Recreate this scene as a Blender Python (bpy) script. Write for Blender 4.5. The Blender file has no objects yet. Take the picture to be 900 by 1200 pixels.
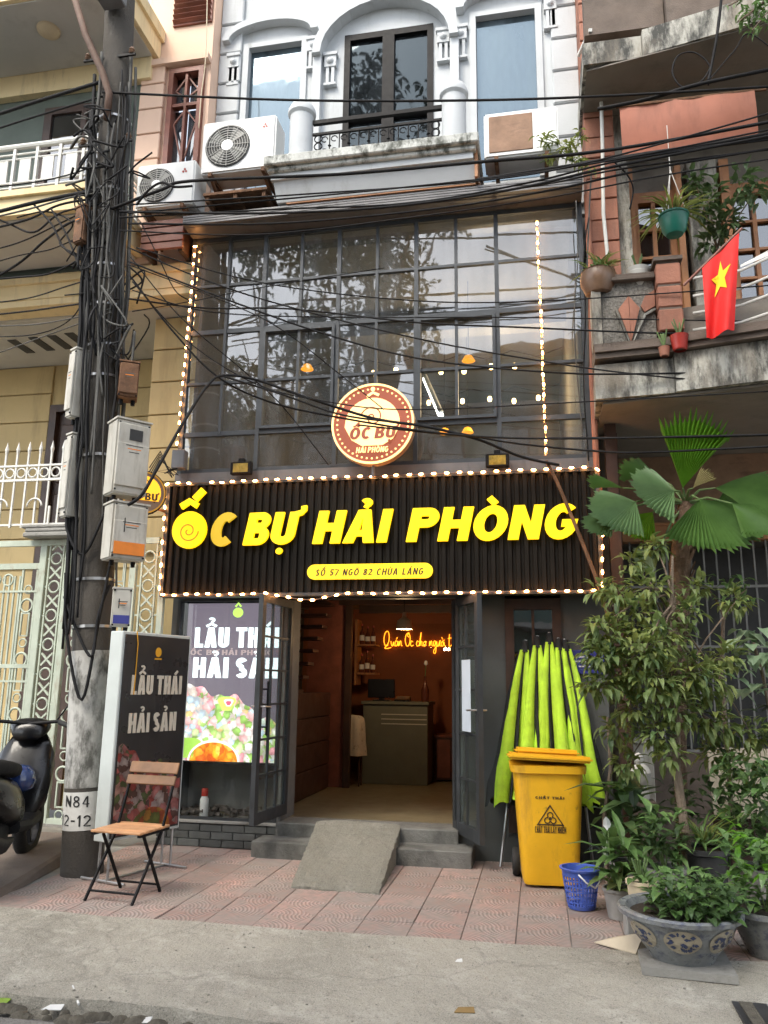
import bpy, bmesh, math, random, unicodedata
from mathutils import Vector, Matrix
from mathutils.geometry import tessellate_polygon
random.seed(7)
scn = bpy.context.scene
COL = scn.collection
R = math.radians

# ------------------------------------------------------------------ camera
FPX = 930.0                                   # focal length in photograph pixels (900 x 1200)
YAW, PITCH, ROLL = R(-11.0), R(12.3), R(0.73)
CAM = Vector((0.0, -7.5, 1.5))
_f = Vector((math.sin(YAW)*math.cos(PITCH), math.cos(YAW)*math.cos(PITCH), math.sin(PITCH)))
_r = Vector((math.cos(YAW), -math.sin(YAW), 0))
_u = _r.cross(_f)
_r, _u = _r*math.cos(ROLL)+_u*math.sin(ROLL), -_r*math.sin(ROLL)+_u*math.cos(ROLL)
cd = bpy.data.cameras.new('camera')
cam = bpy.data.objects.new('camera', cd); COL.objects.link(cam)
m3 = Matrix((_r, _u, -_f)).transposed()
cam.matrix_world = Matrix.Translation(CAM) @ m3.to_4x4()
cd.sensor_fit = 'VERTICAL'; cd.sensor_height = 36.0; cd.lens = 36.0*FPX/1200.0
cd.clip_start = 0.05; cd.clip_end = 500
scn.camera = cam

def _ray(x, y): return _r*((x-450)/FPX) - _u*((y-600)/FPX) + _f
def at(x, y, Y):                              # survey: the point of the plane Y = const seen at photo position (x, y)
    d = _ray(x, y); return CAM + d*((Y-CAM.y)/d.y)
def gr(x, y, z=0.0):                          # survey: the point of the level z seen at photo position (x, y)
    d = _ray(x, y); return CAM + d*((z-CAM.z)/d.z)

# ------------------------------------------------------------------ sky and sun (soft, overcast)
SUN_EL, SUN_AZ = R(52), R(205)                # azimuth clockwise from +Y
w = bpy.data.worlds.new('World'); scn.world = w; w.use_nodes = True
nt = w.node_tree; bg = nt.nodes['Background']
sky = nt.nodes.new('ShaderNodeTexSky'); sky.sky_type = 'NISHITA'; sky.sun_disc = False
sky.sun_elevation = SUN_EL; sky.sun_rotation = SUN_AZ; sky.air_density = 1.0; sky.dust_density = 1.6; sky.ozone_density = 1.0
hs_ = nt.nodes.new('ShaderNodeHueSaturation'); hs_.inputs['Saturation'].default_value = .35      # a white overcast sky
nt.links.new(sky.outputs[0], hs_.inputs['Color']); nt.links.new(hs_.outputs[0], bg.inputs[0]); bg.inputs[1].default_value = 0.15
ld = bpy.data.lights.new('sun', 'SUN'); ld.energy = 1.25; ld.angle = R(24); ld.color = (1, .91, .77)
sun = bpy.data.objects.new('sun', ld); COL.objects.link(sun)
sd = Vector((math.sin(SUN_AZ)*math.cos(SUN_EL), math.cos(SUN_AZ)*math.cos(SUN_EL), math.sin(SUN_EL)))
sun.rotation_euler = sd.to_track_quat('Z', 'Y').to_euler(); sun.location = (0, -20, 30)

vs = scn.view_settings
scn.display_settings.display_device = 'sRGB'
vs.view_transform = 'Standard'; vs.look = 'None'; vs.exposure = 1.6; vs.gamma = 1.0; vs.use_curve_mapping = False
cy = scn.cycles
cy.use_denoising = True
cy.denoising_prefilter = 'ACCURATE'
try: cy.denoiser = 'OPENIMAGEDENOISE'
except Exception: pass
cy.max_bounces = 5; cy.diffuse_bounces = 3; cy.glossy_bounces = 2; cy.transmission_bounces = 2; cy.transparent_max_bounces = 10
cy.use_adaptive_sampling = True; cy.adaptive_threshold = .03
cy.sample_clamp_indirect = 4.0; cy.caustics_reflective = False; cy.caustics_refractive = False

# ------------------------------------------------------------------ mesh builder
class MB:
    def __init__(s): s.v = []; s.f = []
    def quad(s, a, b, c, d):
        n = len(s.v); s.v += [tuple(a), tuple(b), tuple(c), tuple(d)]; s.f.append((n, n+1, n+2, n+3)); return s
    def tri(s, a, b, c):
        n = len(s.v); s.v += [tuple(a), tuple(b), tuple(c)]; s.f.append((n, n+1, n+2)); return s
    def hexa(s, p):                            # 8 corners: bottom 4 ccw, top 4 ccw
        n = len(s.v); s.v += [tuple(q) for q in p]
        for f in ((3,2,1,0),(4,5,6,7),(0,1,5,4),(1,2,6,5),(2,3,7,6),(3,0,4,7)): s.f.append(tuple(n+i for i in f))
        return s
    def box(s, x0, x1, y0, y1, z0, z1):
        x0, x1 = min(x0, x1), max(x0, x1); y0, y1 = min(y0, y1), max(y0, y1); z0, z1 = min(z0, z1), max(z0, z1)
        return s.hexa([(x0,y0,z0),(x1,y0,z0),(x1,y1,z0),(x0,y1,z0),(x0,y0,z1),(x1,y0,z1),(x1,y1,z1),(x0,y1,z1)])
    def rbox(s, c, size, mat=None):
        hx, hy, hz = [q/2 for q in size]; M_ = mat or Matrix.Identity(3); c = Vector(c)
        pts = [(-hx,-hy,-hz),(hx,-hy,-hz),(hx,hy,-hz),(-hx,hy,-hz),(-hx,-hy,hz),(hx,-hy,hz),(hx,hy,hz),(-hx,hy,hz)]
        return s.hexa([c + M_ @ Vector(p) for p in pts])
    def bar(s, a, b, w_, h_=None, up=(0,0,1)):   # rectangular bar from a to b
        a, b = Vector(a), Vector(b); h_ = h_ or w_; d = (b-a).normalized(); up = Vector(up)
        if abs(d.dot(up)) > .98: up = Vector((0, 1, 0))
        sx = d.cross(up).normalized(); sz = sx.cross(d)
        q = lambda p: [p-sx*w_/2-sz*h_/2, p+sx*w_/2-sz*h_/2, p+sx*w_/2+sz*h_/2, p-sx*w_/2+sz*h_/2]
        A, B = q(a), q(b)
        n = len(s.v); s.v += [tuple(p) for p in A+B]
        for f in ((3,2,1,0),(4,5,6,7),(0,1,5,4),(1,2,6,5),(2,3,7,6),(3,0,4,7)): s.f.append(tuple(n+i for i in f))
        return s
    def tube(s, pts, r, n=8, cap=True):
        pts = [Vector(p) for p in pts]; rr = r if isinstance(r, (list, tuple)) else [r]*len(pts)
        base = len(s.v); prev = None
        for i, p in enumerate(pts):
            d = (pts[min(i+1, len(pts)-1)] - pts[max(i-1, 0)])
            if d.length < 1e-9: d = Vector((0, 0, 1))
            d.normalize()
            if prev is None:
                a = d.orthogonal().normalized()
            else:
                a = prev - d*prev.dot(d)
                a = a.normalized() if a.length > 1e-6 else d.orthogonal().normalized()
            prev = a; b = d.cross(a)
            for k in range(n):
                t = 2*math.pi*k/n; s.v.append(tuple(p + (a*math.cos(t)+b*math.sin(t))*rr[i]))
        for i in range(len(pts)-1):
            for k in range(n):
                k2 = (k+1) % n
                s.f.append((base+i*n+k, base+i*n+k2, base+(i+1)*n+k2, base+(i+1)*n+k))
        if cap:
            s.f.append(tuple(base+k for k in reversed(range(n)))); e = base+(len(pts)-1)*n
            s.f.append(tuple(e+k for k in range(n)))
        return s
    def lathe(s, prof, c=(0,0,0), n=24, axis=None):
        c = Vector(c); base = len(s.v); M_ = axis or Matrix.Identity(3)
        for (r, z) in prof:
            for k in range(n):
                t = 2*math.pi*k/n; s.v.append(tuple(c + M_ @ Vector((r*math.cos(t), r*math.sin(t), z))))
        for i in range(len(prof)-1):
            for k in range(n):
                k2 = (k+1) % n; s.f.append((base+i*n+k, base+i*n+k2, base+(i+1)*n+k2, base+(i+1)*n+k))
        return s
    def torus(s, c, Rr, r, right, up, n=16, m=5, a0=0, a1=2*math.pi):
        c, right, up = Vector(c), Vector(right), Vector(up); full = abs(a1-a0-2*math.pi) < 1e-4
        pts = [c + (right*math.cos(a0+(a1-a0)*i/n) + up*math.sin(a0+(a1-a0)*i/n))*Rr for i in range(n+1)]
        return s.tube(pts, r, m, cap=not full)
    def prism(s, group, frame, d0, d1):          # group: [outer, hole, ...] 2d loops; frame: origin, right, up
        o, rt, up = [Vector(q) for q in frame]; nn = rt.cross(up).normalized()
        loops = [[Vector((p[0], p[1], 0)) for p in lp] for lp in group]
        flat = [p for lp in loops for p in lp]
        tr = tessellate_polygon(loops)
        n = len(s.v); k = len(flat)
        for d in (d0, d1):
            for p in flat: s.v.append(tuple(o + rt*p.x + up*p.y + nn*d))
        for t in tr:
            a, b, c_ = [flat[i] for i in t]
            if (b-a).cross(c_-a).z < 0: t = t[::-1]
            s.f.append(tuple(n+k+i for i in t)); s.f.append(tuple(n+i for i in t[::-1]))
        off = 0
        for li, lp in enumerate(loops):
            L = len(lp); area = sum(lp[i].x*lp[(i+1) % L].y-lp[(i+1) % L].x*lp[i].y for i in range(L))
            ccw = (area > 0) == (li == 0)
            for i in range(L):
                a, b = n+off+i, n+off+(i+1) % L
                s.f.append((a, b, b+k, a+k) if ccw else (b, a, a+k, b+k))
            off += L
        return s
    def build(s, name, mat, parent=None, smooth=False, bevel=0.0, seg=1, auto=None):
        me = bpy.data.meshes.new(name); me.from_pydata(s.v, [], s.f)
        if bevel:
            bm = bmesh.new(); bm.from_mesh(me); bmesh.ops.remove_doubles(bm, verts=bm.verts, dist=1e-5)
            bmesh.ops.bevel(bm, geom=[e for e in bm.edges if len(e.link_faces) == 2 and e.calc_face_angle(0) > .5], offset=bevel, segments=seg, affect='EDGES', clamp_overlap=True)
            bm.to_mesh(me); bm.free()
        return link(name, me, mat, parent, smooth)

def link(name, me, mat, parent=None, smooth=False):
    o = bpy.data.objects.new(name, me); COL.objects.link(o)
    if mat is not None and not me.materials: me.materials.append(MAT(mat) if isinstance(mat, str) else mat)
    if smooth: me.polygons.foreach_set('use_smooth', [True]*len(me.polygons))
    if smooth == 'auto':
        me.polygons.foreach_set('use_smooth', [True]*len(me.polygons))
        me.set_sharp_from_angle(angle=R(35))
    if parent is not None: adopt(o, parent)
    return o
ORG = {}
def adopt(o, parent):                            # meshes are drawn in the coordinates of the place
    o.parent = parent
    o.matrix_parent_inverse = Matrix.Translation(-ORG.get(parent.name, Vector((0,0,0))))
def thing(name, label, cat, loc=(0,0,0), group=None):
    o = bpy.data.objects.new(name, None); COL.objects.link(o); o.location = loc; o.empty_display_size = .1
    ORG[o.name] = Vector(loc); tag(o, label, cat, group); return o
def frame_thing(name, label, cat, loc, rotz=0, group=None):   # parts drawn in the thing's own coordinates
    o = bpy.data.objects.new(name, None); COL.objects.link(o); o.location = loc; o.rotation_euler = (0,0,rotz); o.empty_display_size = .1
    tag(o, label, cat, group); return o
def tag(o, label, cat, group=None):
    o['label'] = label; o['category'] = cat
    if group: o['group'] = group
    return o
def struct(o): o['kind'] = 'structure'; return o
def inst(name, src, parent, loc, rot=(0,0,0), scale=(1,1,1)):  # another piece with the same mesh
    o = bpy.data.objects.new(name, src.data); COL.objects.link(o); o.location = loc; o.rotation_euler = rot; o.scale = scale
    if parent is not None: adopt(o, parent)
    return o
def copy_tree(o, parent=None):
    c = o.copy(); COL.objects.link(c); c.parent = parent
    for ch in o.children: copy_tree(ch, c)
    return c

# ------------------------------------------------------------------ materials
MATS = {}
SPEC = {}
def MAT(n):
    if n not in MATS: MATS[n] = SPEC[n](n)
    return MATS[n]
def _nodes(name):
    m = bpy.data.materials.new(name); m.use_nodes = True; nt = m.node_tree; return m, nt, nt.nodes['Principled BSDF']
def N(nt, t, **k):
    n = nt.nodes.new('ShaderNode'+t)
    for a, b in k.items(): setattr(n, a, b)
    return n
def ramp(nt, src, p0, p1, c0=(0,0,0,1), c1=(1,1,1,1)):
    r = N(nt, 'ValToRGB'); r.color_ramp.elements[0].position = p0; r.color_ramp.elements[1].position = p1
    r.color_ramp.elements[0].color = c0; r.color_ramp.elements[1].color = c1; nt.links.new(src, r.inputs[0]); return r.outputs[0]
def noise(nt, vec, sc, det=4, rough=.6):
    n = N(nt, 'TexNoise'); n.inputs['Scale'].default_value = sc; n.inputs['Detail'].default_value = det; n.inputs['Roughness'].default_value = rough
    nt.links.new(vec, n.inputs['Vector']); return n.outputs['Fac']
def mix(nt, fac, a, b, mode='MIX'):
    m = N(nt, 'Mix'); m.data_type = 'RGBA'; m.blend_type = mode
    for i, x in ((0, fac), (6, a), (7, b)):
        if hasattr(x, 'node'): nt.links.new(x, m.inputs[i])
        elif i == 0: m.inputs[0].default_value = x
        else: m.inputs[i].default_value = tuple(x)+((1,) if len(x) == 3 else ())
    return m.outputs[2]
def mat(name, c, rough=.65, var=.18, sc=3.0, bump=.15, bsc=45, metal=0.0, stains=(), emis=None, spec=.5, rnd=.0, coat=0):
    def make(n):
        m, nt, b = _nodes(n); L = nt.links.new
        tc = N(nt, 'TexCoord').outputs['Object']
        lo = [max(0, q*(1-var)) for q in c]; hi = [min(1, q*(1+var)) for q in c]
        col = mix(nt, ramp(nt, noise(nt, tc, sc, 6), .3, .7), lo, hi)
        for (sc_, amt, sx, sz, th) in stains:     # colour, amount, scale across, scale along z, threshold
            mp = N(nt, 'Mapping'); mp.inputs['Scale'].default_value = (sx, sx, sz); L(tc, mp.inputs['Vector'])
            f = ramp(nt, noise(nt, mp.outputs[0], 1.0, 8, .68), th, th+.16)
            mm = N(nt, 'Math'); mm.operation = 'MULTIPLY'; mm.inputs[1].default_value = amt; L(f, mm.inputs[0])
            col = mix(nt, mm.outputs[0], col, sc_)
        if rnd:
            oi = N(nt, 'ObjectInfo'); h = N(nt, 'HueSaturation'); mr = N(nt, 'MapRange'); mr.inputs[3].default_value = 1-rnd; mr.inputs[4].default_value = 1+rnd
            L(oi.outputs['Random'], mr.inputs[0]); L(mr.outputs[0], h.inputs['Value']); L(col, h.inputs['Color']); col = h.outputs[0]
        L(col, b.inputs['Base Color']); b.inputs['Metallic'].default_value = metal
        rr = N(nt, 'MapRange'); rr.inputs[3].default_value = max(.03, rough-.12); rr.inputs[4].default_value = min(1, rough+.12)
        L(noise(nt, tc, sc*2.3, 3), rr.inputs[0]); L(rr.outputs[0], b.inputs['Roughness'])
        b.inputs['Specular IOR Level'].default_value = spec; b.inputs['Coat Weight'].default_value = coat
        if emis: b.inputs['Emission Color'].default_value = (*emis[0], 1); b.inputs['Emission Strength'].default_value = emis[1]
        if bump:
            bp = N(nt, 'Bump'); bp.inputs['Strength'].default_value = bump; bp.inputs['Distance'].default_value = .02
            L(noise(nt, tc, bsc, 5), bp.inputs['Height']); L(bp.outputs[0], b.inputs['Normal'])
        return m
    SPEC[name] = make
def emat(name, c, s, base=None):
    def make(n):
        m, nt, b = _nodes(n); b.inputs['Base Color'].default_value = (*(base or c), 1); b.inputs['Roughness'].default_value = .4
        b.inputs['Emission Color'].default_value = (*c, 1); b.inputs['Emission Strength'].default_value = s; return m
    SPEC[name] = make
def glass(name, tint=(.8,.84,.84), refl=.1, rough=.02, dust=.08, dust_sheen_col=(.5,.5,.47), grad=0.9, gc=(.92,.95,.97)):
    def make(n):
        m = bpy.data.materials.new(n); m.use_nodes = True; nt = m.node_tree; L = nt.links.new
        nt.nodes.remove(nt.nodes['Principled BSDF']); out = nt.nodes['Material Output']
        tc = N(nt, 'TexCoord').outputs['Object']
        t = N(nt, 'BsdfTransparent'); t.inputs[0].default_value = (*tint, 1)
        g = N(nt, 'BsdfGlossy'); g.inputs['Roughness'].default_value = rough; g.inputs[0].default_value = (*gc,1)
        bp = N(nt, 'Bump'); bp.inputs['Strength'].default_value = .04; bp.inputs['Distance'].default_value = .03; L(noise(nt, tc, 2.2, 2), bp.inputs['Height']); L(bp.outputs[0], g.inputs['Normal'])
        fr = N(nt, 'Fresnel'); fr.inputs[0].default_value = 1.5
        a = N(nt, 'Math'); a.operation = 'MULTIPLY_ADD'; a.inputs[1].default_value = grad; a.inputs[2].default_value = refl; L(fr.outputs[0], a.inputs[0]); a.use_clamp = True
        geo = N(nt, 'NewGeometry'); inv = N(nt, 'Math'); inv.operation = 'SUBTRACT'; inv.inputs[0].default_value = 1; L(geo.outputs['Backfacing'], inv.inputs[1])
        a2 = N(nt, 'Math'); a2.operation = 'MULTIPLY'; L(a.outputs[0], a2.inputs[0]); L(inv.outputs[0], a2.inputs[1])      # the mirror is the outer face of the pane only
        x = N(nt, 'MixShader'); L(a2.outputs[0], x.inputs[0]); L(t.outputs[0], x.inputs[1]); L(g.outputs[0], x.inputs[2])
        d = N(nt, 'BsdfDiffuse'); d.inputs[0].default_value = (*dust_sheen_col, 1)
        mp = N(nt, 'Mapping'); mp.inputs['Scale'].default_value = (6, 6, 1.4); L(tc, mp.inputs['Vector'])
        f = ramp(nt, noise(nt, mp.outputs[0], .7, 2.5, .5), .3, .75, (dust*.25,)*3+(1,), (dust*1.8,)*3+(1,))
        f2 = N(nt, 'Math'); f2.operation = 'MULTIPLY'; L(f, f2.inputs[0]); L(inv.outputs[0], f2.inputs[1])
        y = N(nt, 'MixShader'); L(f2.outputs[0], y.inputs[0]); L(x.outputs[0], y.inputs[1]); L(d.outputs[0], y.inputs[2])
        L(y.outputs[0], out.inputs[0]); return m
    SPEC[name] = make
def leafmat(name, c, c2, rough=.45, trans=.25, sc=2.0):
    def make(n):
        m, nt, b = _nodes(n); L = nt.links.new
        tc = N(nt, 'TexCoord').outputs['Object']; geo = N(nt, 'NewGeometry')
        col = mix(nt, geo.outputs['Random Per Island'], c, c2)
        col = mix(nt, ramp(nt, noise(nt, tc, sc, 3), .35, .7), col, [q*.8 for q in c])
        L(col, b.inputs['Base Color']); b.inputs['Roughness'].default_value = rough
        t = N(nt, 'BsdfTranslucent'); L(col, t.inputs[0]); x = N(nt, 'MixShader'); x.inputs[0].default_value = trans
        L(b.outputs[0], x.inputs[1]); L(t.outputs[0], x.inputs[2]); L(x.outputs[0], nt.nodes['Material Output'].inputs[0]); return m
    SPEC[name] = make

GRIME = (.05,.047,.04)
def concrete(name, base, dark, light, crack=.012):
    def make(n):
        m, nt, b = _nodes(n); L = nt.links.new; tc = N(nt, 'TexCoord').outputs['Object']
        c = mix(nt, ramp(nt, noise(nt, tc, .9, 6, .62), .38, .62), base, dark)
        c = mix(nt, ramp(nt, noise(nt, tc, 3.7, 7, .7), .50, .66), c, light)
        c = mix(nt, ramp(nt, noise(nt, tc, 7.5, 6, .72), .56, .70), c, [q*.55 for q in base])
        gf = noise(nt, tc, 160, 3, .7); c = mix(nt, ramp(nt, gf, .36, .70, (0,0,0,1), (.8,.8,.8,1)), [q*.72 for q in base] if False else c, [min(1,q*1.45) for q in base])
        gd = noise(nt, tc, 95, 2, .6); c = mix(nt, ramp(nt, gd, .60, .68, (0,0,0,1), (.7,.7,.7,1)), c, [q*.40 for q in base])
        wv = N(nt, 'TexNoise'); wv.inputs['Scale'].default_value = 3; wv.inputs['Detail'].default_value = 5; L(tc, wv.inputs['Vector'])
        ad = N(nt, 'VectorMath'); ad.operation = 'MULTIPLY_ADD'; ad.inputs[1].default_value = (.35,.35,.35); L(wv.outputs['Color'], ad.inputs[0]); L(tc, ad.inputs[2])
        vo = N(nt, 'TexVoronoi'); vo.feature = 'DISTANCE_TO_EDGE'; vo.inputs['Scale'].default_value = .55; L(ad.outputs[0], vo.inputs['Vector'])
        cr = ramp(nt, vo.outputs['Distance'], 0, crack, (.28,.28,.28,1), (0,0,0,1)); c = mix(nt, cr, c, [q*.3 for q in base])
        L(c, b.inputs['Base Color']); b.inputs['Roughness'].default_value = .9
        bp = N(nt, 'Bump'); bp.inputs['Strength'].default_value = .7; bp.inputs['Distance'].default_value = .012; L(noise(nt, tc, 75, 6, .75), bp.inputs['Height'])
        bp2_ = N(nt, 'Bump'); bp2_.inputs['Strength'].default_value = .6; bp2_.inputs['Distance'].default_value = .05; L(noise(nt, tc, 6, 5, .7), bp2_.inputs['Height']); L(bp.outputs[0], bp2_.inputs['Normal'])
        L(bp2_.outputs[0], b.inputs['Normal']); return m
    SPEC[name] = make
concrete('apron', (.32,.30,.25), (.175,.163,.135), (.40,.38,.33), .007)
concrete('asphalt', (.17,.16,.145), (.10,.095,.085), (.22,.21,.19), .004)
concrete('ramp_concrete', (.19,.182,.15), (.11,.105,.085), (.25,.24,.205), .004)
mat('dirt', (.09,.08,.06), .95, .35, 14, .9, 60)
mat('old_concrete', (.27,.265,.245), .85, .2, 3, .35, 70, stains=((GRIME, .6, 3.5, 1.2, .55),))
mat('step_concrete', (.15,.148,.135), .9, .25, 5, .5, 60, stains=(((.07,.07,.062), .8, 4, 3, .48), ((.24,.235,.215), .5, 7, 7, .6)))
mat('recess_wall', (.15,.15,.145), .7, .2, 3, .1, 40)
mat('grid_metal', (.045,.052,.06), .5, .25, 6, .04, 60, metal=.15)
mat('brown_concrete', (.13,.10,.08), .85, .25, 4, .3, 60, stains=((GRIME, .5, 3, 3, .55),))
mat('dark_wall', (.075,.08,.08), .55, .15, 2, .08, 50, stains=(((.11,.11,.105), .5, 4, .8, .55),))
mat('dark_brick', (.085,.09,.085), .6, .25, 9, .3, 60, rnd=.3)
mat('grey_metal', (.13,.13,.135), .45, .2, 3, .05, 60, stains=(((.05,.045,.04), .6, 7, 1.5, .55),), metal=.2)
mat('frame_metal', (.038,.042,.046), .55, .25, 6, .04, 60, metal=.15)
mat('black_sheet', (.009,.007,.005), .6, .4, 2, .03, 60, stains=(((.03,.026,.02), .35, 18, .5, .6),), spec=.15)
mat('white_wall', (.50,.525,.54), .8, .08, 1.6, .12, 40, stains=(((.38,.39,.38), .6, 5, .6, .54), ((.26,.26,.24), .55, 12, 1.2, .62)))
mat('white_trim', (.49,.515,.53), .75, .08, 3, .1, 50, stains=(((.25,.25,.23), .7, 7, 1.6, .60),))
mat('moss_white', (.52,.53,.50), .85, .2, 4, .3, 40, stains=(((.07,.075,.06), .92, 9, 5, .46),))
mat('peach', (.74,.52,.39), .8, .06, 1.6, .08, 40, stains=(((.5,.36,.27), .5, 5, .7, .58),))
mat('cream', (.74,.60,.35), .8, .08, 1.6, .12, 40, stains=(((.45,.36,.22), .65, 5, .7, .52), ((.22,.18,.12), .6, 11, 1.2, .61)))
mat('yellow_wall', (.50,.385,.19), .8, .08, 1.6, .08, 40, stains=(((.34,.26,.13), .65, 4, .6, .52), ((.18,.13,.07), .5, 12, 1.2, .62)))
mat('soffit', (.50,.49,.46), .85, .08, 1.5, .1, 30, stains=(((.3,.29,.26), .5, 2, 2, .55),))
mat('greenish_wall', (.10,.125,.105), .7, .15, 2, .05)
mat('dark_wood', (.045,.022,.014), .5, .35, 5, .12, 40)
mat('red_wood', (.17,.055,.035), .5, .3, 5, .12, 40, rnd=.1)
mat('orange_wood', (.34,.15,.06), .55, .25, 5, .15, 40, stains=(((.12,.06,.03), .6, 9, 2, .55),))
mat('terracotta', (.32,.135,.085), .75, .2, 3, .25, 40, stains=(((.13,.07,.05), .6, 5, 1.5, .52),), rnd=.12)
mat('awning_red', (.36,.13,.08), .65, .15, 2, .05, 30, stains=(((.2,.08,.05), .6, 5, .8, .5),))
mat('stained', (.42,.41,.36), .9, .25, 3, .4, 40, stains=(((.04,.04,.036), .95, 7, 2.2, .43), ((.22,.19,.15), .8, 3, 1, .46), ((.03,.03,.028), .8, 22, 6, .55)))
mat('pebble', (.20,.185,.16), .95, .5, 40, 1.0, 45, stains=(((.05,.05,.045), .8, 4, 2, .52),))
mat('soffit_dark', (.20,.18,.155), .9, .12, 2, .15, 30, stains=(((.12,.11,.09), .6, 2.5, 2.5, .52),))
mat('pole_concrete', (.072,.064,.054), .95, .2, 3, .4, 50, stains=(((.06,.055,.05), .8, 4, .7, .5), ((.22,.21,.19), .5, 6, 3, .62)))
mat('pole_paint', (.66,.66,.63), .8, .1, 8, .2, 40, stains=((GRIME, .7, 8, 3, .60),))
mat('pole_old_paint', (.42,.415,.39), .9, .2, 7, .3, 40, stains=(((.07,.07,.06), .9, 9, 4, .47),))
mat('cable', (.012,.012,.013), .7, .3, 6, .05, spec=.2)
mat('cable_grey', (.09,.09,.085), .7, .3, 6, .05, spec=.2)
mat('pipe_brown', (.10,.055,.035), .7, .3, 8, .2)
mat('rust', (.14,.07,.035), .85, .5, 9, .4, 40)
mat('box_white', (.47,.455,.40), .55, .12, 4, .05, 40, stains=(((.25,.22,.17), .7, 9, 1.6, .52), ((.12,.10,.08), .6, 20, 5, .62)))
mat('ac_white', (.74,.75,.74), .45, .06, 3, .02, 40, stains=(((.45,.43,.38), .5, 7, 1.5, .58),))
mat('ac_grille', (.36,.36,.34), .55, .15, 6, .03)
mat('ac_dark', (.05,.05,.05), .7, .2, 6, .03)
mat('ac_brown', (.28,.17,.11), .8, .25, 5, .1, stains=(((.12,.07,.05), .6, 4, 12, .55),))
mat('gate_paint', (.40,.45,.37), .6, .15, 4, .08, 40, stains=(((.25,.17,.10), .7, 10, 4, .57), ((.16,.15,.12), .5, 5, 2, .56)))
mat('rail_white', (.66,.66,.62), .55, .1, 4, .05, 40, stains=(((.3,.28,.22), .5, 8, 3, .6),))
mat('board_side', (.50,.54,.52), .6, .08, 3, .05, 40, stains=(((.25,.26,.25), .4, 6, 2, .6),))
mat('board_face', (.030,.028,.028), .3, .3, 2, .02)
mat('board_letters', (.62,.57,.47), .5, .06, 5, .02)
mat('seat_wood', (.45,.235,.11), .5, .22, 7, .1, 60, rnd=.12)
mat('back_wood', (.20,.10,.045), .55, .25, 7, .1, 60, rnd=.12)
mat('black_metal', (.010,.010,.011), .5, .3, 9, .03, spec=.12)
mat('bin_yellow', (.80,.43,.012), .48, .10, 4, .05, 50, stains=(((.42,.22,.03), .6, 7, 1.6, .55), ((.12,.08,.03), .75, 11, 7, .62), ((.88,.60,.2), .4, 30, 8, .66)))
mat('bin_print', (.06,.035,.012), .6, .3, 30, 0)
mat('tyre', (.014,.014,.014), .8, .3, 20, .2)
mat('lime', (.43,.68,.035), .85, .2, 7, .35, 22, stains=(((.28,.44,.04), .7, 11, 2.2, .52), ((.2,.3,.05), .5, 5, 5, .6)))
mat('black_cloth', (.012,.013,.014), .85, .4, 5, .1)
mat('aluminium', (.42,.42,.42), .35, .15, 5, .02, metal=.8)
mat('basket_blue', (.06,.115,.46), .5, .2, 12, .05, stains=(((.12,.14,.25), .6, 14, 9, .55),))
mat('plaque_blue', (.035,.04,.22), .4, .2, 4, .02)
mat('plaque_text', (.6,.6,.66), .5, .1, 4, 0)
mat('pot_glaze', (.19,.20,.20), .3, .25, 8, .05, stains=(((.05,.06,.11), .85, 16, 22, .50), (GRIME, .6, 3, 2, .58)))
mat('pot_cream', (.60,.50,.34), .45, .1, 5, .04, stains=(((.35,.27,.18), .5, 6, 4, .58),))
mat('pot_grey', (.30,.29,.27), .8, .15, 5, .15, stains=((GRIME, .5, 4, 3, .57),))
mat('pot_dark', (.035,.035,.037), .5, .3, 5, .05)
mat('pot_brown', (.17,.10,.06), .35, .35, 6, .05)
mat('pot_green', (.012,.14,.10), .35, .15, 5, .02)
mat('pot_white', (.55,.54,.5), .6, .1, 5, .05, stains=((GRIME, .4, 5, 3, .58),))
mat('soil', (.04,.03,.022), .95, .4, 20, .8)
mat('bark', (.16,.12,.085), .9, .3, 9, .7, 50, stains=(((.30,.27,.22), .5, 6, 3, .58),))
mat('palm_bark', (.13,.08,.05), .9, .4, 12, .9, 40)
mat('stem_green', (.10,.16,.05), .6, .2, 8, .1)
mat('card', (.50,.43,.32), .85, .1, 6, .1)
mat('tan_floor', (.15,.125,.075), .35, .15, 3, .05, stains=(((.2,.16,.1), .5, 2, 2, .55),))
mat('red_wall', (.28,.09,.035), .75, .15, 2, .08)
mat('plain_ceiling', (.33,.35,.36), .8, .1, 2, .05)
mat('room_wall', (.17,.155,.135), .8, .12, 1.4, .05, stains=(((.10,.085,.07), .6, 1.5, 1, .54),))
mat('room_ceiling', (.22,.215,.20), .8, .1, 1.4, .05)
mat('desk', (.105,.11,.085), .5, .12, 4, .03)
mat('desk_strip', (.45,.44,.38), .4, .1, 4, 0)
mat('screen_black', (.008,.009,.012), .3, .2, 4, 0)
mat('stair_wood', (.05,.021,.014), .45, .3, 4, .08)
mat('pale_cloth', (.42,.38,.33), .9, .1, 4, .05, stains=(((.08,.06,.05), .8, 14, 14, .56),))
mat('bottle_glass', (.10,.03,.02), .15, .3, 8, 0)
mat('bottle_white', (.66,.66,.66), .4, .05, 8, 0)
mat('cap_red', (.35,.03,.02), .4, .1, 8, 0)
mat('junk', (.10,.085,.075), .9, .6, 18, .8)
mat('scooter_black', (.004,.004,.005), .3, .3, 4, .01, coat=.25, spec=.3)
mat('scooter_grey', (.014,.014,.015), .6, .3, 5, .05, spec=.2)
mat('scooter_seat', (.006,.006,.007), .7, .3, 9, .1, spec=.2)
mat('scooter_blue', (.012,.03,.11), .2, .3, 4, 0, coat=.6)
mat('chrome', (.6,.6,.6), .2, .1, 5, 0, metal=1)
mat('flag_red', (.72,.012,.008), .7, .06, 4, .03)
mat('flag_star', (.85,.62,.01), .7, .05, 4, .03)
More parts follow.
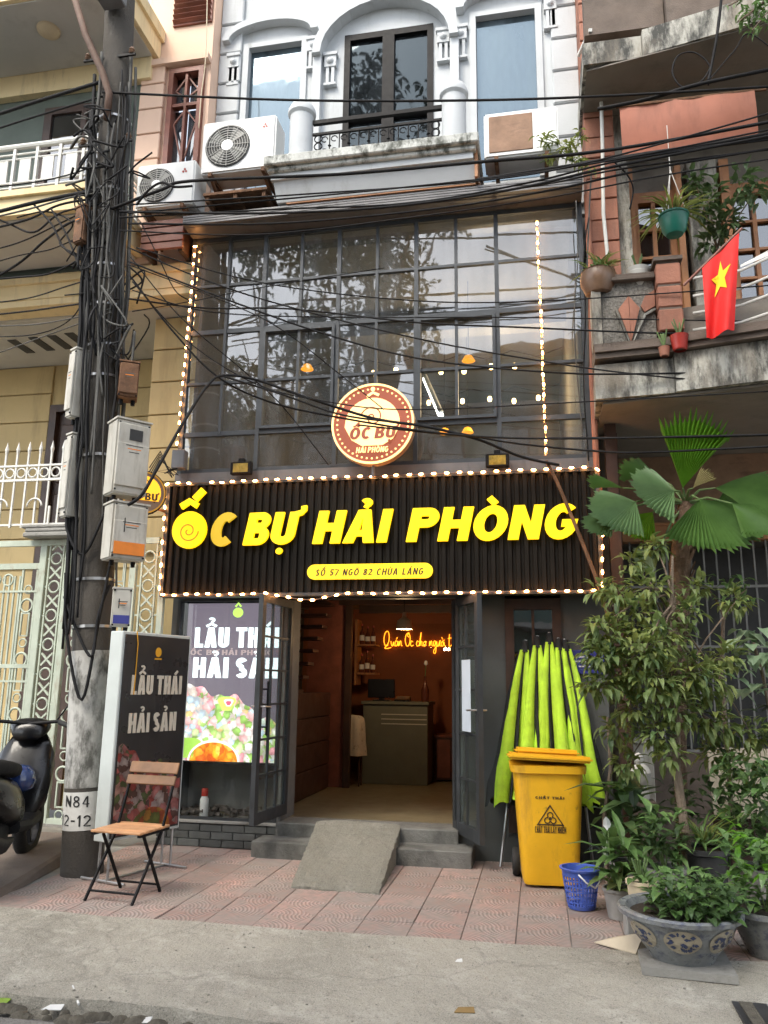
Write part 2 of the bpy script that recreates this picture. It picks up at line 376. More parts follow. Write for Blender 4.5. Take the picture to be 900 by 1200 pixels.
mat('iron_bar', (.20,.20,.19), .6, .25, 7, .1)
mat('paper', (.55,.62,.70), .8, .05, 5, .02)
mat('orange_sticker', (.75,.22,.02), .6, .1, 9, 0)
mat('print_dark', (.02,.02,.02), .6, .2, 9, 0)
mat('opp_wall', (.42,.40,.36), .85, .12, .8, .1, 20, stains=(((.2,.19,.17), .6, 1.5, .4, .55),))
mat('opp_wall_green', (.20,.27,.24), .85, .12, .8, .1, 20, stains=(((.1,.13,.12), .6, 1.5, .4, .55),))
mat('opp_roof', (.25,.08,.05), .85, .2, 2, .2)
mat('gold', (.75,.38,.02), .5, .1, 4, 0)
mat('sign_c', (.42,.25,.03), .5, .1, 4, 0, emis=((.6,.40,.012), .34))  # unlit letter; a painted glow lifts its gold
mat('disc_rim', (.25,.16,.10), .5, .2, 4, 0)
mat('sign_maroon', (.26,.055,.03), .5, .1, 4, 0, emis=((.5,.13,.05), .13))
mat('scrap_white', (.6,.6,.58), .8, .1, 9, .05)
mat('dry_leaf', (.22,.14,.05), .8, .3, 9, .1)
mat('green_scrap', (.18,.28,.03), .7, .2, 9, .05)
emat('bulb_warm', (1.0,.42,.12), 22.0)
emat('bulb_room', (1.0,.62,.22), 8.0)
emat('letter_lit', (1.0,.60,.003), .46, (.8,.55,.01))
emat('plate_lit', (1.0,.60,.015), .42, (.8,.55,.02))
emat('disc_lit', (1.0,.66,.26), .55)
emat('neon', (1.0,.30,.012), 1.3)
emat('pendant_glow', (1.0,.72,.35), 6.0)
emat('amber_glow', (1.0,.36,.005), .62)
emat('tube_lit', (1.0,.93,.78), 5.0)
emat('blade_lit', (1.0,.45,.008), .42)
emat('poster_white', (.80,.95,1.0), 0.72, (.7,.7,.7))
emat('poster_dark', (.19,.16,.21), 0.39, (.1,.1,.1))
emat('poster_green', (.35,.62,.10), 0.44)
emat('poster_pink', (1.0,.36,.45), 0.44)
emat('poster_rose', (.85,.12,.20), 0.42)
emat('poster_orange', (1.0,.30,.02), 0.44)
emat('poster_yellow', (1.0,.80,.15), 0.44)
emat('poster_blue', (.55,.72,.95), 0.44)
emat('poster_cream', (1.0,.92,.80), 0.44)
emat('poster_lime', (.55,.95,.15), 0.47)
emat('poster_words', (.42,.34,.34), 0.36)
glass('pane', (.82,.86,.88), .115, .02, .17, (.20,.225,.25), 1.2)
glass('pane_door', (.86,.90,.89), .05, .02, .06, (.22,.26,.25), 1.2)
glass('pane_clear', (.95,.96,.95), .0, .01, .0, grad=.9)
glass('pane_dark', (.14,.16,.17), .12, .02, .05, (.3,.3,.3), 1.3)
glass('pane_black', (.05,.07,.09), .30, .02, .10, (.12,.14,.16), 1.0, (.11,.135,.15))
glass('pane_sky', (.05,.07,.09), .62, .03, .28, (.24,.31,.36), 1.0, (.15,.195,.23))  # pale blue film painted in for sky reflection, lifts the dark mirrored trees
leafmat('leaf_bush', (.17,.25,.08), (.29,.34,.12), .5, .4)
leafmat('leaf_dark', (.06,.11,.04), (.10,.165,.06), .4, .25)
leafmat('leaf_mid', (.105,.205,.06), (.175,.285,.09), .4, .3)
leafmat('leaf_yellow', (.19,.24,.06), (.30,.33,.09), .5, .35)
leafmat('leaf_pale', (.20,.30,.17), (.36,.44,.30), .5, .3)
leafmat('leaf_palm', (.085,.18,.04), (.12,.23,.055), .42, .25, 5)
leafmat('leaf_palm_sheen', (.11,.20,.08), (.15,.25,.105), .4, .2, 5)  # sky sheen on these fronds is put into a paler green
leafmat('leaf_bright', (.13,.32,.025), (.18,.38,.035), .4, .45, 5)
leafmat('leaf_dry', (.36,.31,.14), (.42,.36,.18), .6, .3, 5)
leafmat('leaf_tree', (.03,.06,.02), (.06,.10,.03), .5, .2)

def food_mat(name, cols, emi):                      # a printed picture of mixed seafood: irregular patches of colour
    def make(n):
        m, nt, b = _nodes(n); L = nt.links.new; tc = N(nt, 'TexCoord').outputs['Object']
        nz = N(nt, 'TexNoise'); nz.inputs['Scale'].default_value = 22; nz.inputs['Detail'].default_value = 4; L(tc, nz.inputs['Vector'])
        ad = N(nt, 'VectorMath'); ad.operation = 'MULTIPLY_ADD'; ad.inputs[1].default_value = (.07,.07,.07); L(nz.outputs['Color'], ad.inputs[0]); L(tc, ad.inputs[2])
        v1 = N(nt, 'TexVoronoi'); v1.inputs['Scale'].default_value = 15; L(ad.outputs[0], v1.inputs['Vector'])
        v2 = N(nt, 'TexVoronoi'); v2.inputs['Scale'].default_value = 5.5; L(ad.outputs[0], v2.inputs['Vector'])
        sp = N(nt, 'SeparateColor'); L(v1.outputs['Color'], sp.inputs[0]); sp2 = N(nt, 'SeparateColor'); L(v2.outputs['Color'], sp2.inputs[0])
        av = N(nt, 'Math'); av.operation = 'MULTIPLY_ADD'; av.inputs[1].default_value = .55; L(sp.outputs[0], av.inputs[0])
        hv = N(nt, 'Math'); hv.operation = 'MULTIPLY'; hv.inputs[1].default_value = .45; L(sp2.outputs[1], hv.inputs[0]); L(hv.outputs[0], av.inputs[2])
        r = N(nt, 'ValToRGB'); r.color_ramp.interpolation = 'CONSTANT'; el = r.color_ramp.elements
        while len(el) < len(cols): el.new(.5)
        for i, c in enumerate(cols): el[i].position = .12+.76*i/len(cols); el[i].color = (*c, 1)
        L(av.outputs[0], r.inputs[0])
        sh = ramp(nt, v1.outputs['Distance'], .0, .75, (1,1,1,1), (.45,.40,.40,1))
        c = mix(nt, 1.0, r.outputs[0], sh, 'MULTIPLY')
        L(c, b.inputs['Base Color']); b.inputs['Roughness'].default_value = .4
        if emi: L(c, b.inputs['Emission Color']); b.inputs['Emission Strength'].default_value = emi
        return m
    SPEC[name] = make
food_mat('food_lit', [(.95,.90,.80),(.95,.42,.48),(.80,.92,.80),(.9,.88,.85),(.35,.62,.15),(.60,.78,.9),(1,.62,.62),(.70,.9,.45),(.95,.92,.85),(1,.80,.35),(.45,.75,.2)], .58)
food_mat('soup_lit', [(1,.30,.02),(1,.45,.03),(.85,.15,.02),(1,.62,.10),(.45,.6,.08),(1,.35,.03)], .62)
food_mat('food_print', [(.36,.30,.27),(.30,.05,.04),(.40,.16,.15),(.10,.05,.04),(.33,.27,.25),(.38,.10,.09),(.09,.12,.04),(.42,.24,.20)], 0)
food_mat('soup_print', [(.48,.16,.02),(.4,.2,.03),(.3,.06,.02),(.12,.14,.03)], 0)
mat('grit_stone', (.24,.225,.19), .95, .4, 30, .5)
# ------------------------------------------------------------------ lettering (heavy sans capitals drawn as outlines)
def arc(cx, cy, rx, ry, a0, a1, n=10):
    return [(cx+rx*math.cos(R(a0+(a1-a0)*i/n)), cy+ry*math.sin(R(a0+(a1-a0)*i/n))) for i in range(n+1)]
def stroke(pts, t):                               # thick open polyline as one outline
    L, Rr = [], []
    for i, p in enumerate(pts):
        a = pts[max(i-1, 0)]; b = pts[min(i+1, len(pts)-1)]
        dx, dy = b[0]-a[0], b[1]-a[1]; l = math.hypot(dx, dy) or 1; nx, ny = -dy/l*t/2, dx/l*t/2
        L.append((p[0]+nx, p[1]+ny)); Rr.append((p[0]-nx, p[1]-ny))
    return L+Rr[::-1]
def glyph(ch, w, t):
    h = t*.9; X = w
    if ch == 'I': return t, [[[(0,0),(t,0),(t,1),(0,1)]]]
    if ch == 'H': return X, [[[(0,0),(t,0),(t,.5-h/2),(X-t,.5-h/2),(X-t,0),(X,0),(X,1),(X-t,1),(X-t,.5+h/2),(t,.5+h/2),(t,1),(0,1)]]]
    if ch == 'L': X = w*.8; return X, [[[(0,0),(X,0),(X,h),(t,h),(t,1),(0,1)]]]
    if ch == 'T': c = X/2; return X, [[[(c-t/2,0),(c+t/2,0),(c+t/2,1-h),(X,1-h),(X,1),(0,1),(0,1-h),(c-t/2,1-h)]]]
    if ch == 'E': X = w*.8; return X, [[[(0,0),(X,0),(X,h),(t,h),(t,.5-h/2),(X*.92,.5-h/2),(X*.92,.5+h/2),(t,.5+h/2),(t,1-h),(X,1-h),(X,1),(0,1)]]]
    if ch == 'N': return X, [[[(0,0),(t,0),(t,.52),(X-t,0),(X,0),(X,1),(X-t,1),(X-t,.48),(t,1),(0,1)]]]
    if ch == 'M': X = w*1.25; c = X/2; return X, [[[(0,0),(t,0),(t,.6),(c,.18),(X-t,.6),(X-t,0),(X,0),(X,1),(X-t*.9,1),(c,.52),(t*.9,1),(0,1)]]]
    if ch == 'Y': c = X/2; return X, [[[(c-t/2,0),(c+t/2,0),(c+t/2,.42),(X,1),(X-t*1.15,1),(c,.6),(t*1.15,1),(0,1),(c-t/2,.42)]]]
    if ch == 'A':
        X = w*1.12; c = X/2; e = t*.62
        o = [(0,0),(t*1.05,0),(t*1.05+.06*X,.2),(X-t*1.05-.06*X,.2),(X-t*1.05,0),(X,0),(c+e,1),(c-e,1)]
        k = max(.02, c-t*1.05-.12*X); return X, [[o, [(c-k,.2+h*.75),(c+k,.2+h*.75),(c,max(.2+h*.75+.1,.80))]]]
    if ch == 'U': r = X/2; return X, [[[(0,1)]+arc(r, r*.9, r, r*.9, 180, 360, 12)+[(X,1),(X-t,1)]+arc(r, r*.9, r-t, max(.03, r*.9-h), 360, 180, 12)+[(t,1)]]]
    if ch == 'O': X = w*1.12; return X, [[arc(X/2, .5, X/2, .52, 0, 360, 26)[:-1], arc(X/2, .5, X/2-t, .52-h, 0, 360, 26)[:-1]]]
    if ch == 'C': return X, [[arc(X*.54, .5, X*.54, .52, 48, 312, 18)+arc(X*.54, .5, X*.54-t, .52-h, 308, 52, 18)]]
    if ch == 'G':
        X = w*1.08; q = X*.5
        return X, [[arc(q, .5, q, .52, 48, 330, 18)+[(X*.97,.55),(X*.5,.55),(X*.5,.55-h*.85),(X-t,.55-h*.85)]+arc(q, .5, q-t, .52-h, 322, 52, 16)]]
    if ch == 'P': r = .29; return w*.96, [[[(0,0),(t,0),(t,1-2*r)]+arc(w*.96-r, 1-r, r, r, -90, 90, 12)+[(0,1)], [(t,1-2*r+h)]+arc(w*.96-r, 1-r, r-t*.95, r-h, -90, 90, 10)+[(t,1-h)]]]
    if ch == 'B':
        r1, r2 = .26, .29
        o = [(0,0)]+arc(w-r2, r2, r2, r2, -90, 62, 10)+arc(w*.95-r1, 1-r1+.01, r1, r1, -55, 90, 10)+[(0,1)]
        hh = h*.85
        return w, [[o, [(t,hh)]+arc(w-r2, r2, max(.02,r2-t), max(.03,r2-hh), -90, 90, 8)+[(t,2*r2-hh)], [(t,1-2*r1+hh)]+arc(w*.95-r1, 1-r1, max(.02,r1-t), max(.03,r1-hh), -90, 90, 8)+[(t,1-hh)]]]
    if ch == 'D': r = .5; return w, [[[(0,0)]+arc(w*.45, .5, w*.55, .5, -90, 90, 14)+[(0,1)], [(t,h)]+arc(w*.45, .5, w*.55-t, .5-h, -90, 90, 12)+[(t,1-h)]]]
    T = t; q = T/2; r = w*.9
    if ch == 'S': return r, [[stroke(arc(r/2, .74, r/2-q, .26-q, 25, 265, 10)+arc(r/2, .26, r/2-q, .26-q, 85, -155, 10), T)]]
    if ch == '2': return r, [[stroke(arc(r/2, .70, r/2-q, .30-q, 165, -35, 10)+[(q,q),(r,q)], T)]]
    if ch == '5': return r, [[stroke([(r,1-q),(q*1.3,1-q),(q*1.1,.56)]+arc(r*.46, .32, r*.54-q, .32-q, 110, -150, 10), T)]]
    if ch == '7': return r, [[stroke([(0,1-q),(r-q*.6,1-q),(r*.35,0)], T)]]
    if ch == '8': return r, [[arc(r/2, .27, r/2, .28, 0, 360, 18)[:-1], arc(r/2, .27, r/2-T, .28-T*.9, 0, 360, 14)[:-1]], [arc(r/2, .75, r/2*.9, .25, 0, 360, 18)[:-1], arc(r/2, .75, r/2*.9-T, .25-T*.9, 0, 360, 14)[:-1]]]
    if ch == '4': return r, [[[(r*.6,0),(r*.6+T,0),(r*.6+T,1),(r*.6,1)]], [stroke([(r*.62,1-q),(q,.3),(r,.3)], T*.9)]]
    if ch == '1': return T*1.8, [[[(T*.8,0),(T*1.8,0),(T*1.8,1),(T,1),(0,.8),(0,.65),(T*.8,.76)]]]
    if ch == '-': return r*.6, [[[(0,.42),(r*.6,.42),(r*.6,.42+T),(0,.42+T)]]]
    return w*.5, []
def mark(code, x, w, t, lift):                    # accents over or under a letter that spans x..x+w
    c = x+w/2; y = 1.06+lift; s = t*.62
    if code == 0x301: return [[stroke([(c-.02,y),(c+.16,y+.2)], s)]]
    if code == 0x300: return [[stroke([(c+.04,y),(c-.16,y+.2)], s)]]
    if code == 0x302: return [[stroke([(c-.22,y),(c,y+.13),(c+.22,y)], s)]]
    if code == 0x309: return [[stroke(arc(c, y+.15, .1, .08, 160, -70, 7)+[(c,y)], s*.8)]]
    if code == 0x303: return [[stroke([(c-.22,y+.02),(c-.1,y+.1),(c+.08,y+.03),(c+.22,y+.1)], s*.8)]]
    if code == 0x323: return [[arc(c, -.2, .095, .095, 0, 360, 12)[:-1]]]
    if code == 0x31b: return [[stroke([(x+w-t*.35,.93),(x+w+.06,.97),(x+w+.12,1.05),(x+w+.1,1.18)], s)]]
    return []
def layout(text, w=.62, t=.24, gap=.1, slant=0.0, space=.36):
    """list of (character, groups) with advancing x, plus the total width; cap height 1"""
    x = 0; out = []
    for ch in text:
        if ch == ' ': x += space; continue
        d = unicodedata.normalize('NFD', ch)
        gw, gs = glyph(d[0], w, t)
        groups = [[[(p[0]+x, p[1]) for p in lp] for lp in g] for g in gs]
        lift = 0
        for k in d[1:]:
            groups += mark(ord(k), x, gw, t, lift)
            if ord(k) == 0x302: lift = .17
        if slant: groups = [[[(p[0]+p[1]*slant, p[1]) for p in lp] for lp in g] for g in groups]
        out.append((ch, groups)); x += gw+gap
    return out, x-gap
def write(text, frame, height, width, depth, matname, parent, each='letter', d0=0.0, one=None, **k):
    """letters as raised pieces; frame = lower left, right, up; width = run of the words"""
    lay, tot = layout(text, **k); o, rt, up = [Vector(q) for q in frame]
    sx = width/tot; rt = rt.normalized(); up = up.normalized(); res = []
    mb = MB()
    for ch, groups in lay:
        if one is None: mb = MB()
        for i, g in enumerate(groups):
            g2 = [[(p[0]*sx, p[1]*height) for p in lp] for lp in g]
            mb.prism(g2, (o, rt, up), d0, d0+depth+i*.0007)
        if one is None: res.append(mb.build(each, matname, parent))
    if one is not None: res.append(mb.build(one, matname, parent))
    return res
# ------------------------------------------------------------------ ground
struct(MB().quad((-150,-150,-.16),(150,-150,-.16),(150,150,-.16),(-150,150,-.16)).build('ground', 'asphalt'))
b = MB(); random.seed(3)
nx = 60                                            # street of worn concrete, its near edge ragged where the gutter is
b.quad((-30,-12,-.105),(30,-12,-.105),(30,-3.62,-.105),(-30,-3.62,-.105))
struct(b.build('road', 'asphalt'))
b = MB()
xs = [-12+i*.2 for i in range(121)]
inn = [random.uniform(-.012,.02)+.02*math.sin(x*1.3+1)+.012*math.sin(x*5.1) for x in xs]
fr = [(x, -3.46+random.uniform(-.025,.025)+.03*math.sin(x*2.1)) for x in xs]
for i in range(120):
    (xa, ya), (xb, yb) = fr[i], fr[i+1]
    b.quad((xa,ya,-.066),(xb,yb,-.066),(xb,-2.36,-.0),(xa,-2.36,-.0))
    b.quad((xa,-2.36,-.0),(xb,-2.36,-.0),(xb,-2.30+inn[i+1],.0055),(xa,-2.30+inn[i],.0055)); b.quad((xa,-2.30+inn[i],.0055),(xb,-2.30+inn[i+1],.0055),(xb,-2.285+inn[i+1],-.01),(xa,-2.285+inn[i],-.01))
    b.quad((xa,ya-.02,-.16),(xb,yb-.02,-.16),(xb,yb,-.066),(xa,ya,-.066))
struct(b.build('pavement_apron', 'apron'))
b = MB()
for i in range(170):                                # dirt lying in the gutter
    x = -4+i*.05; y = -3.54+random.uniform(-.05,.04); s_ = random.uniform(.02,.07)
    b.lathe([(s_,-.11),(s_*.7,-.1+s_*.12),(.001,-.095+s_*.25)], (x,y,0), 7)
o = b.build('gutter_dirt', 'dirt', smooth=True); o['kind'] = 'stuff'; o['label'] = 'strip of dark dirt along the edge of the road'; o['category'] = 'dirt'
# tiled footpath: every tile of its own
mb = MB().box(-12,12,-2.3,.6,-.25,-.016)
side = struct(mb.build('sidewalk', 'old_concrete'))
def tile_mat(n):
    m, nt, bs = _nodes(n); L = nt.links.new
    tc = N(nt, 'TexCoord').outputs['Object']; oi = N(nt, 'ObjectInfo')
    def rings(cx, cy, freq):
        vm = N(nt, 'VectorMath'); vm.operation = 'DISTANCE'; vm.inputs[1].default_value = (cx, cy, .0); L(tc, vm.inputs[0])
        a = N(nt, 'Math'); a.operation = 'MULTIPLY'; a.inputs[1].default_value = freq; L(vm.outputs['Value'], a.inputs[0])
        s_ = N(nt, 'Math'); s_.operation = 'SINE'; L(a.outputs[0], s_.inputs[0]); return s_.outputs[0], vm.outputs['Value']
    r1, d1 = rings(-.165, -.165, 235); r2, d2 = rings(.165, .165, 235)
    lt = N(nt, 'Math'); lt.operation = 'LESS_THAN'; L(d1, lt.inputs[0]); L(d2, lt.inputs[1])
    mx = N(nt, 'Mix'); mx.data_type = 'FLOAT'; L(lt.outputs[0], mx.inputs[0]); L(r2, mx.inputs[2]); L(r1, mx.inputs[3])
    g = ramp(nt, mx.outputs[0], .0, .5)
    wn = N(nt, 'Mapping'); L(tc, wn.inputs['Vector']); L(oi.outputs['Location'], wn.inputs['Location'])
    big = ramp(nt, noise(nt, wn.outputs[0], 2.0, 6, .65), .36, .62)
    mid = ramp(nt, noise(nt, wn.outputs[0], 16, 5, .7), .45, .7)
    hs = N(nt, 'HueSaturation'); mr = N(nt, 'MapRange'); mr.inputs[3].default_value = .70; mr.inputs[4].default_value = 1.18
    L(oi.outputs['Random'], mr.inputs[0]); L(mr.outputs[0], hs.inputs['Value']); hs.inputs['Color'].default_value = (.43,.275,.235,1)
    c = mix(nt, big, hs.outputs[0], (.33,.29,.26))
    c = mix(nt, mid, c, (.26,.225,.20))
    gi = N(nt, 'Math'); gi.operation = 'MULTIPLY_ADD'; gi.inputs[1].default_value = -.38; gi.inputs[2].default_value = .38; L(g, gi.inputs[0])
    c = mix(nt, gi.outputs[0], c, (.13,.10,.085))
    L(c, bs.inputs['Base Color']); bs.inputs['Roughness'].default_value = .82
    bp = N(nt, 'Bump'); bp.inputs['Strength'].default_value = .45; bp.inputs['Distance'].default_value = .005
    L(mx.outputs[0], bp.inputs['Height']); L(bp.outputs[0], bs.inputs['Normal']); return m
SPEC['tile'] = tile_mat
TS = .33
proto = MB().box(-TS/2+.0025, TS/2-.0025, -TS/2+.0025, TS/2-.0025, -.03, .0).build('tile', 'tile', None, bevel=.003)
random.seed(5); first = True
for j in range(8):
    for i in range(-12, 5):
        x, y = -.02+i*TS, -2.3+TS/2+j*TS
        if x-TS/2 < -3.95: continue
        if y > -.1: continue
        if first: o = proto; first = False
        else: o = bpy.data.objects.new('tile', proto.data); COL.objects.link(o)
        o.location = (x, y, random.uniform(-.005,.002)); o.rotation_euler = (random.uniform(-.009,.009), random.uniform(-.009,.009), random.choice((0,0,math.pi/2)))
        o.parent = side
# grit and crumbs lying about on the apron and in front of the tiles
random.seed(61); b = MB()
for i in range(230):
    x = random.uniform(-4,1.8); y = random.choice((random.uniform(-3.42,-2.35), random.uniform(-2.42,-2.28), random.uniform(-3.45,-3.25))); s_ = random.uniform(.002,.007)
    z = -.066+(min(y,-2.36)+3.46)/1.10*.066
    b.rbox((x,y,z+s_*.3), (s_*random.uniform(1,2.2),s_*random.uniform(1,2),s_), Matrix.Rotation(random.random()*6,3,'Z') @ Matrix.Rotation(random.uniform(-.4,.4),3,'X'))
o = b.build('grit', 'grit_stone'); o['kind'] = 'stuff'; o['label'] = 'loose grit and crumbs scattered on the concrete strip'; o['category'] = 'grit'
# raised brown forecourt of the house on the left
b = MB(); b.hexa([(-9,-2.28,-.01),(-3.74,-2.28,-.01),(-4.1,-.25,-.01),(-9,-.25,-.01),(-9,-2.20,.03),(-3.82,-2.2,.025),(-4.16,-.25,.10),(-9,-.25,.10)])
struct(b.build('forecourt', 'brown_concrete'))
# drain opening near the kerb
dr = thing('drain_grate', 'dark square drain opening in the concrete at the bottom right corner', 'drain', (1.0,-3.0,-.04))
a0 = gr(858,1164,-.03); 
b = MB(); b.box(.90,1.55,-3.22,-2.84,-.20,-.024); b.build('drain_bed', 'pot_dark', dr)
for i in range(5): MB().box(.93+i*.13,.99+i*.13,-3.20,-2.86,-.05,-.016).build('slat', 'old_concrete' if i % 2 else 'dirt', dr)

# ------------------------------------------------------------------ the house with the restaurant
H = thing('shop_house', 'narrow white town house with black glass-grid restaurant front', 'house', (-1.5,.2,0))
XL, XR = -3.62, .60
def P_(name, m, fn, parent=H, **k):
    mb = MB(); fn(mb); return mb.build(name, m, parent, **k)
# ground floor: wall pieces round the openings
P_('wall', 'dark_wall', lambda b: (b.box(XL,-3.56,0,.25,0,2.4), b.box(-.76,-.30,0,.2,0,2.4), b.box(.21,XR,0,.2,0,2.4), b.box(-.30,.21,.004,.2,0,.25), b.box(XL,XR,.003,.25,2.4,3.44), b.box(-3.56,-2.41,.006,.25,2.33,2.4), b.box(-2.41,-.76,.006,.2,2.36,2.4)))
P_('wall', 'dark_wall', lambda b: (b.box(XL,XL+.1,.25,6.0,-.1,6.3), b.box(XR-.1,XR,.2,6.0,-.1,6.3)))
# steps and threshold
for (x0,x1,y0,y1,z1) in ((-2.55,-.60,-.36,.05,.135), (-2.43,-.74,-.06,.3,.25)):
    P_('step', 'step_concrete', lambda b: b.box(x0,x1,y0,y1,-.02,z1), bevel=.008)
def ramp_(b):                                        # a hand-laid slab with crumbled edges
    random.seed(77); nu, nv = 18, 26; jl = [random.uniform(-.006,.006) for _ in range(nv+1)]; jr = [random.uniform(-.007,.005) for _ in range(nv+1)]; jf = [random.uniform(-.014,.01)+.01*math.sin(i*.6) for i in range(nu+1)]
    for j in range(nv+1):
        v = j/nv
        for i in range(nu+1):
            u = i/nu; x = (-1.88+(-2.04+1.88)*v)*(1-u)+(-1.20+(-1.26+1.20)*v)*u; x += jl[j]*(1-u)**6+jr[j]*u**6
            y = -1.31+1.27*v+(jf[i]*(1-v)**8); e = min(u,1-u,v*1.5)
            z = .018+.267*v+random.uniform(-.003,.003)-(.010 if e < .01 else 0)+.006*math.sin(u*7+v*5)
            b.v.append((x,y,z))
    for j in range(nv):
        for i in range(nu): k = j*(nu+1)+i; b.f.append((k,k+1,k+nu+2,k+nu+1))
    n = len(b.v); b.v += [(p[0],p[1],-.01) for p in b.v[:n]]
    rim = [i for i in range(nu+1)]+[j*(nu+1)+nu for j in range(1,nv+1)]+[nv*(nu+1)+i for i in range(nu-1,-1,-1)]+[j*(nu+1) for j in range(nv-1,0,-1)]
    for k in range(len(rim)): p, q = rim[k], rim[(k+1) % len(rim)]; b.f.append((q,p,p+n,q+n))
P_('ramp', 'ramp_concrete', ramp_)
# base of dark bricks under the shop window
random.seed(2)
P_('base', 'dark_wall', lambda b: b.box(-3.60,-2.43,-.02,.1,-.01,.21))
bp_ = None
for r_ in range(3):
    x = -3.61 - (r_ % 2)*.11
    while x < -2.44:
        x0, x1 = max(x,-3.61), min(x+.212,-2.425)
        if x1-x0 > .04:
            q = MB().box(x0,x1,-.045-random.uniform(0,.004),-.018,.005+r_*.068,.066+r_*.068).build('brick', 'dark_brick', H, bevel=.003)
        x += .22
P_('sill', 'old_concrete', lambda b: b.box(-3.61,-2.425,-.06,.45,.212,.235), bevel=.004)
P_('recess', 'recess_wall', lambda b: (b.box(-3.56,-2.44,.42,.45,.235,2.36), b.box(-3.58,-3.56,.25,.45,.235,2.36), b.box(-2.44,-2.41,.0,.45,.235,2.36)))
sw = P_('shop_window', 'frame_metal', lambda b: (b.box(-3.56,-3.53,-.01,.03,.235,2.33), b.box(-2.48,-2.445,-.012,.05,.235,2.33), b.box(-3.53,-2.48,-.01,.03,2.30,2.33), b.box(-3.53,-2.48,-.01,.03,.235,.26)))
P_('pane', 'pane_clear', lambda b: b.box(-3.53,-2.48,.006,.012,.26,2.30), sw)
# narrow window right of the door
nw = P_('window', 'dark_wood', lambda b: (b.box(-.30,-.22,-.03,.1,.25,2.30), b.box(.13,.21,-.03,.1,.25,2.30), b.box(-.22,.13,-.028,.1,2.20,2.30), b.box(-.22,.13,-.028,.1,.25,.33), b.box(-.058,-.032,-.012,.05,.33,2.20), b.box(-.22,.13,-.010,.05,1.52,1.55)))
for (x0,x1) in ((-.22,-.058),(-.032,.13)):
    for (z0,z1) in ((.33,1.52),(1.55,2.20)): P_('pane', 'pane_dark', lambda b: b.box(x0,x1,.03,.036,z0,z1), nw)
# door leaves of dark green steel with small panes
def leaf(hx, hy, fx, fy, z0, z1, cols, rows, flip):
    a, c = Vector((hx,hy,0)), Vector((fx,fy,0)); d = (c-a); Wd = d.length; d.normalize(); n_ = Vector((-d.y,d.x,0))
    Rm = Matrix((d, n_, Vector((0,0,1)))).transposed()
    q = lambda u0,u1,za,zb,th,off=0: (a+d*((u0+u1)/2)+n_*off+Vector((0,0,(za+zb)/2)), (u1-u0,th,zb-za), Rm)
    L_ = MB()
    for u0,u1,za,zb in ((0,.06,z0,z1),(Wd-.07,Wd,z0,z1),(.06,Wd-.07,z0,z0+.10),(.06,Wd-.07,z1-.07,z1)): L_.rbox(*q(u0,u1,za,zb,.045))
    iw, ih = Wd-.13, z1-z0-.17
    for i in range(1, cols): u = .06+iw*i/cols; L_.rbox(*q(u-.009,u+.009,z0+.10,z1-.07,.024))
    for j in range(1, rows): z = z0+.10+ih*j/rows; L_.rbox(*q(.06,Wd-.07,z-.009,z+.009,.022))
    lo = L_.build('door', 'frame_metal', H)
    for i in range(cols):
        for j in range(rows):
            MB().rbox(*q(.06+iw*i/cols,.06+iw*(i+1)/cols,z0+.10+ih*j/rows,z0+.10+ih*(j+1)/rows,.005,.002)).build('pane', 'pane_door', lo)
    h_ = MB()
    for s_ in (-1,1): h_.tube([a+d*(Wd-.035)+n_*s_*.02+Vector((0,0,1.30)), a+d*(Wd-.035)+n_*s_*.065+Vector((0,0,1.30)), a+d*(Wd-.15)+n_*s_*.07+Vector((0,0,1.295))], .009, 6)
    h_.build('handle', 'aluminium', lo)
    if flip:                                   # long pull bar on the left leaf
        t = MB()
        for s_ in (-1,1):
            pp = a+d*(Wd-.10)+n_*s_*.06
            t.tube([pp+Vector((0,0,1.05)), pp+Vector((0,0,1.52))], .012, 6)
            for zz in (1.12,1.45): t.tube([pp+Vector((0,0,zz)), pp-n_*s_*.06+Vector((0,0,zz))], .008, 5)
        t.build('pull_bar', 'black_metal', lo)
    return lo, a, d, n_
leaf(-2.40,.12,-2.47,-.60,.30,2.30,3,6,True)
lo, a_, d_, n_ = leaf(-.79,.13,-.50,-.50,.22,2.30,2,5,False)
Rm = Matrix((d_, n_, Vector((0,0,1)))).transposed()
for s_ in (-1,): MB().rbox(a_+d_*.43+n_*s_*.034+Vector((0,0,1.42)), (.22,.004,.62), Rm).build('notice', 'paper', lo)
P_('door_frame', 'frame_metal', lambda b: (b.box(-.76,-.73,-.012,.15,.25,2.36), b.box(-2.41,-.76,-.010,.12,2.315,2.36)))
# ground floor room
P_('room_floor', 'tan_floor', lambda b: b.box(XL+.1,XR-.1,.3,5.6,-.1,.25))
P_('room_wall', 'red_wall', lambda b: (b.box(XL+.1,XR-.1,4.3,4.4,.25,2.9), b.box(-.55,-.45,.2,4.3,.25,2.9)))
P_('room_ceiling', 'plain_ceiling', lambda b: b.box(XL+.1,XR-.1,.26,4.4,2.62,2.7))
for i in range(3):
    P_('ceiling_beam', 'dark_wood', lambda b: b.box(-2.5,-.55,1.2+i*1.2,1.3+i*1.2,2.5,2.62))
st = P_('staircase', 'stair_wood', lambda b: (b.box(-3.3,-2.62,1.03,2.5,.25,1.40),))
for j in range(4): P_('plank', 'stair_wood', lambda b: b.box(-2.62,-2.598,1.04,2.48,.27+j*.285,.54+j*.285), st, bevel=.004)
for j in range(8): P_('tread', 'stair_wood', lambda b: b.box(-3.35,-2.6,1.05+j*.19,1.30+j*.19,1.40+j*.155,1.44+j*.155), st, bevel=.004)
for j in range(5): P_('plank', 'red_wood', lambda b: b.box(-3.4,-2.45,.47,.50,.27+j*.40,.655+j*.40), st, bevel=.004)
P_('post', 'dark_wood', lambda b: (b.box(-2.44,-2.36,2.55,2.63,.25,2.62),))
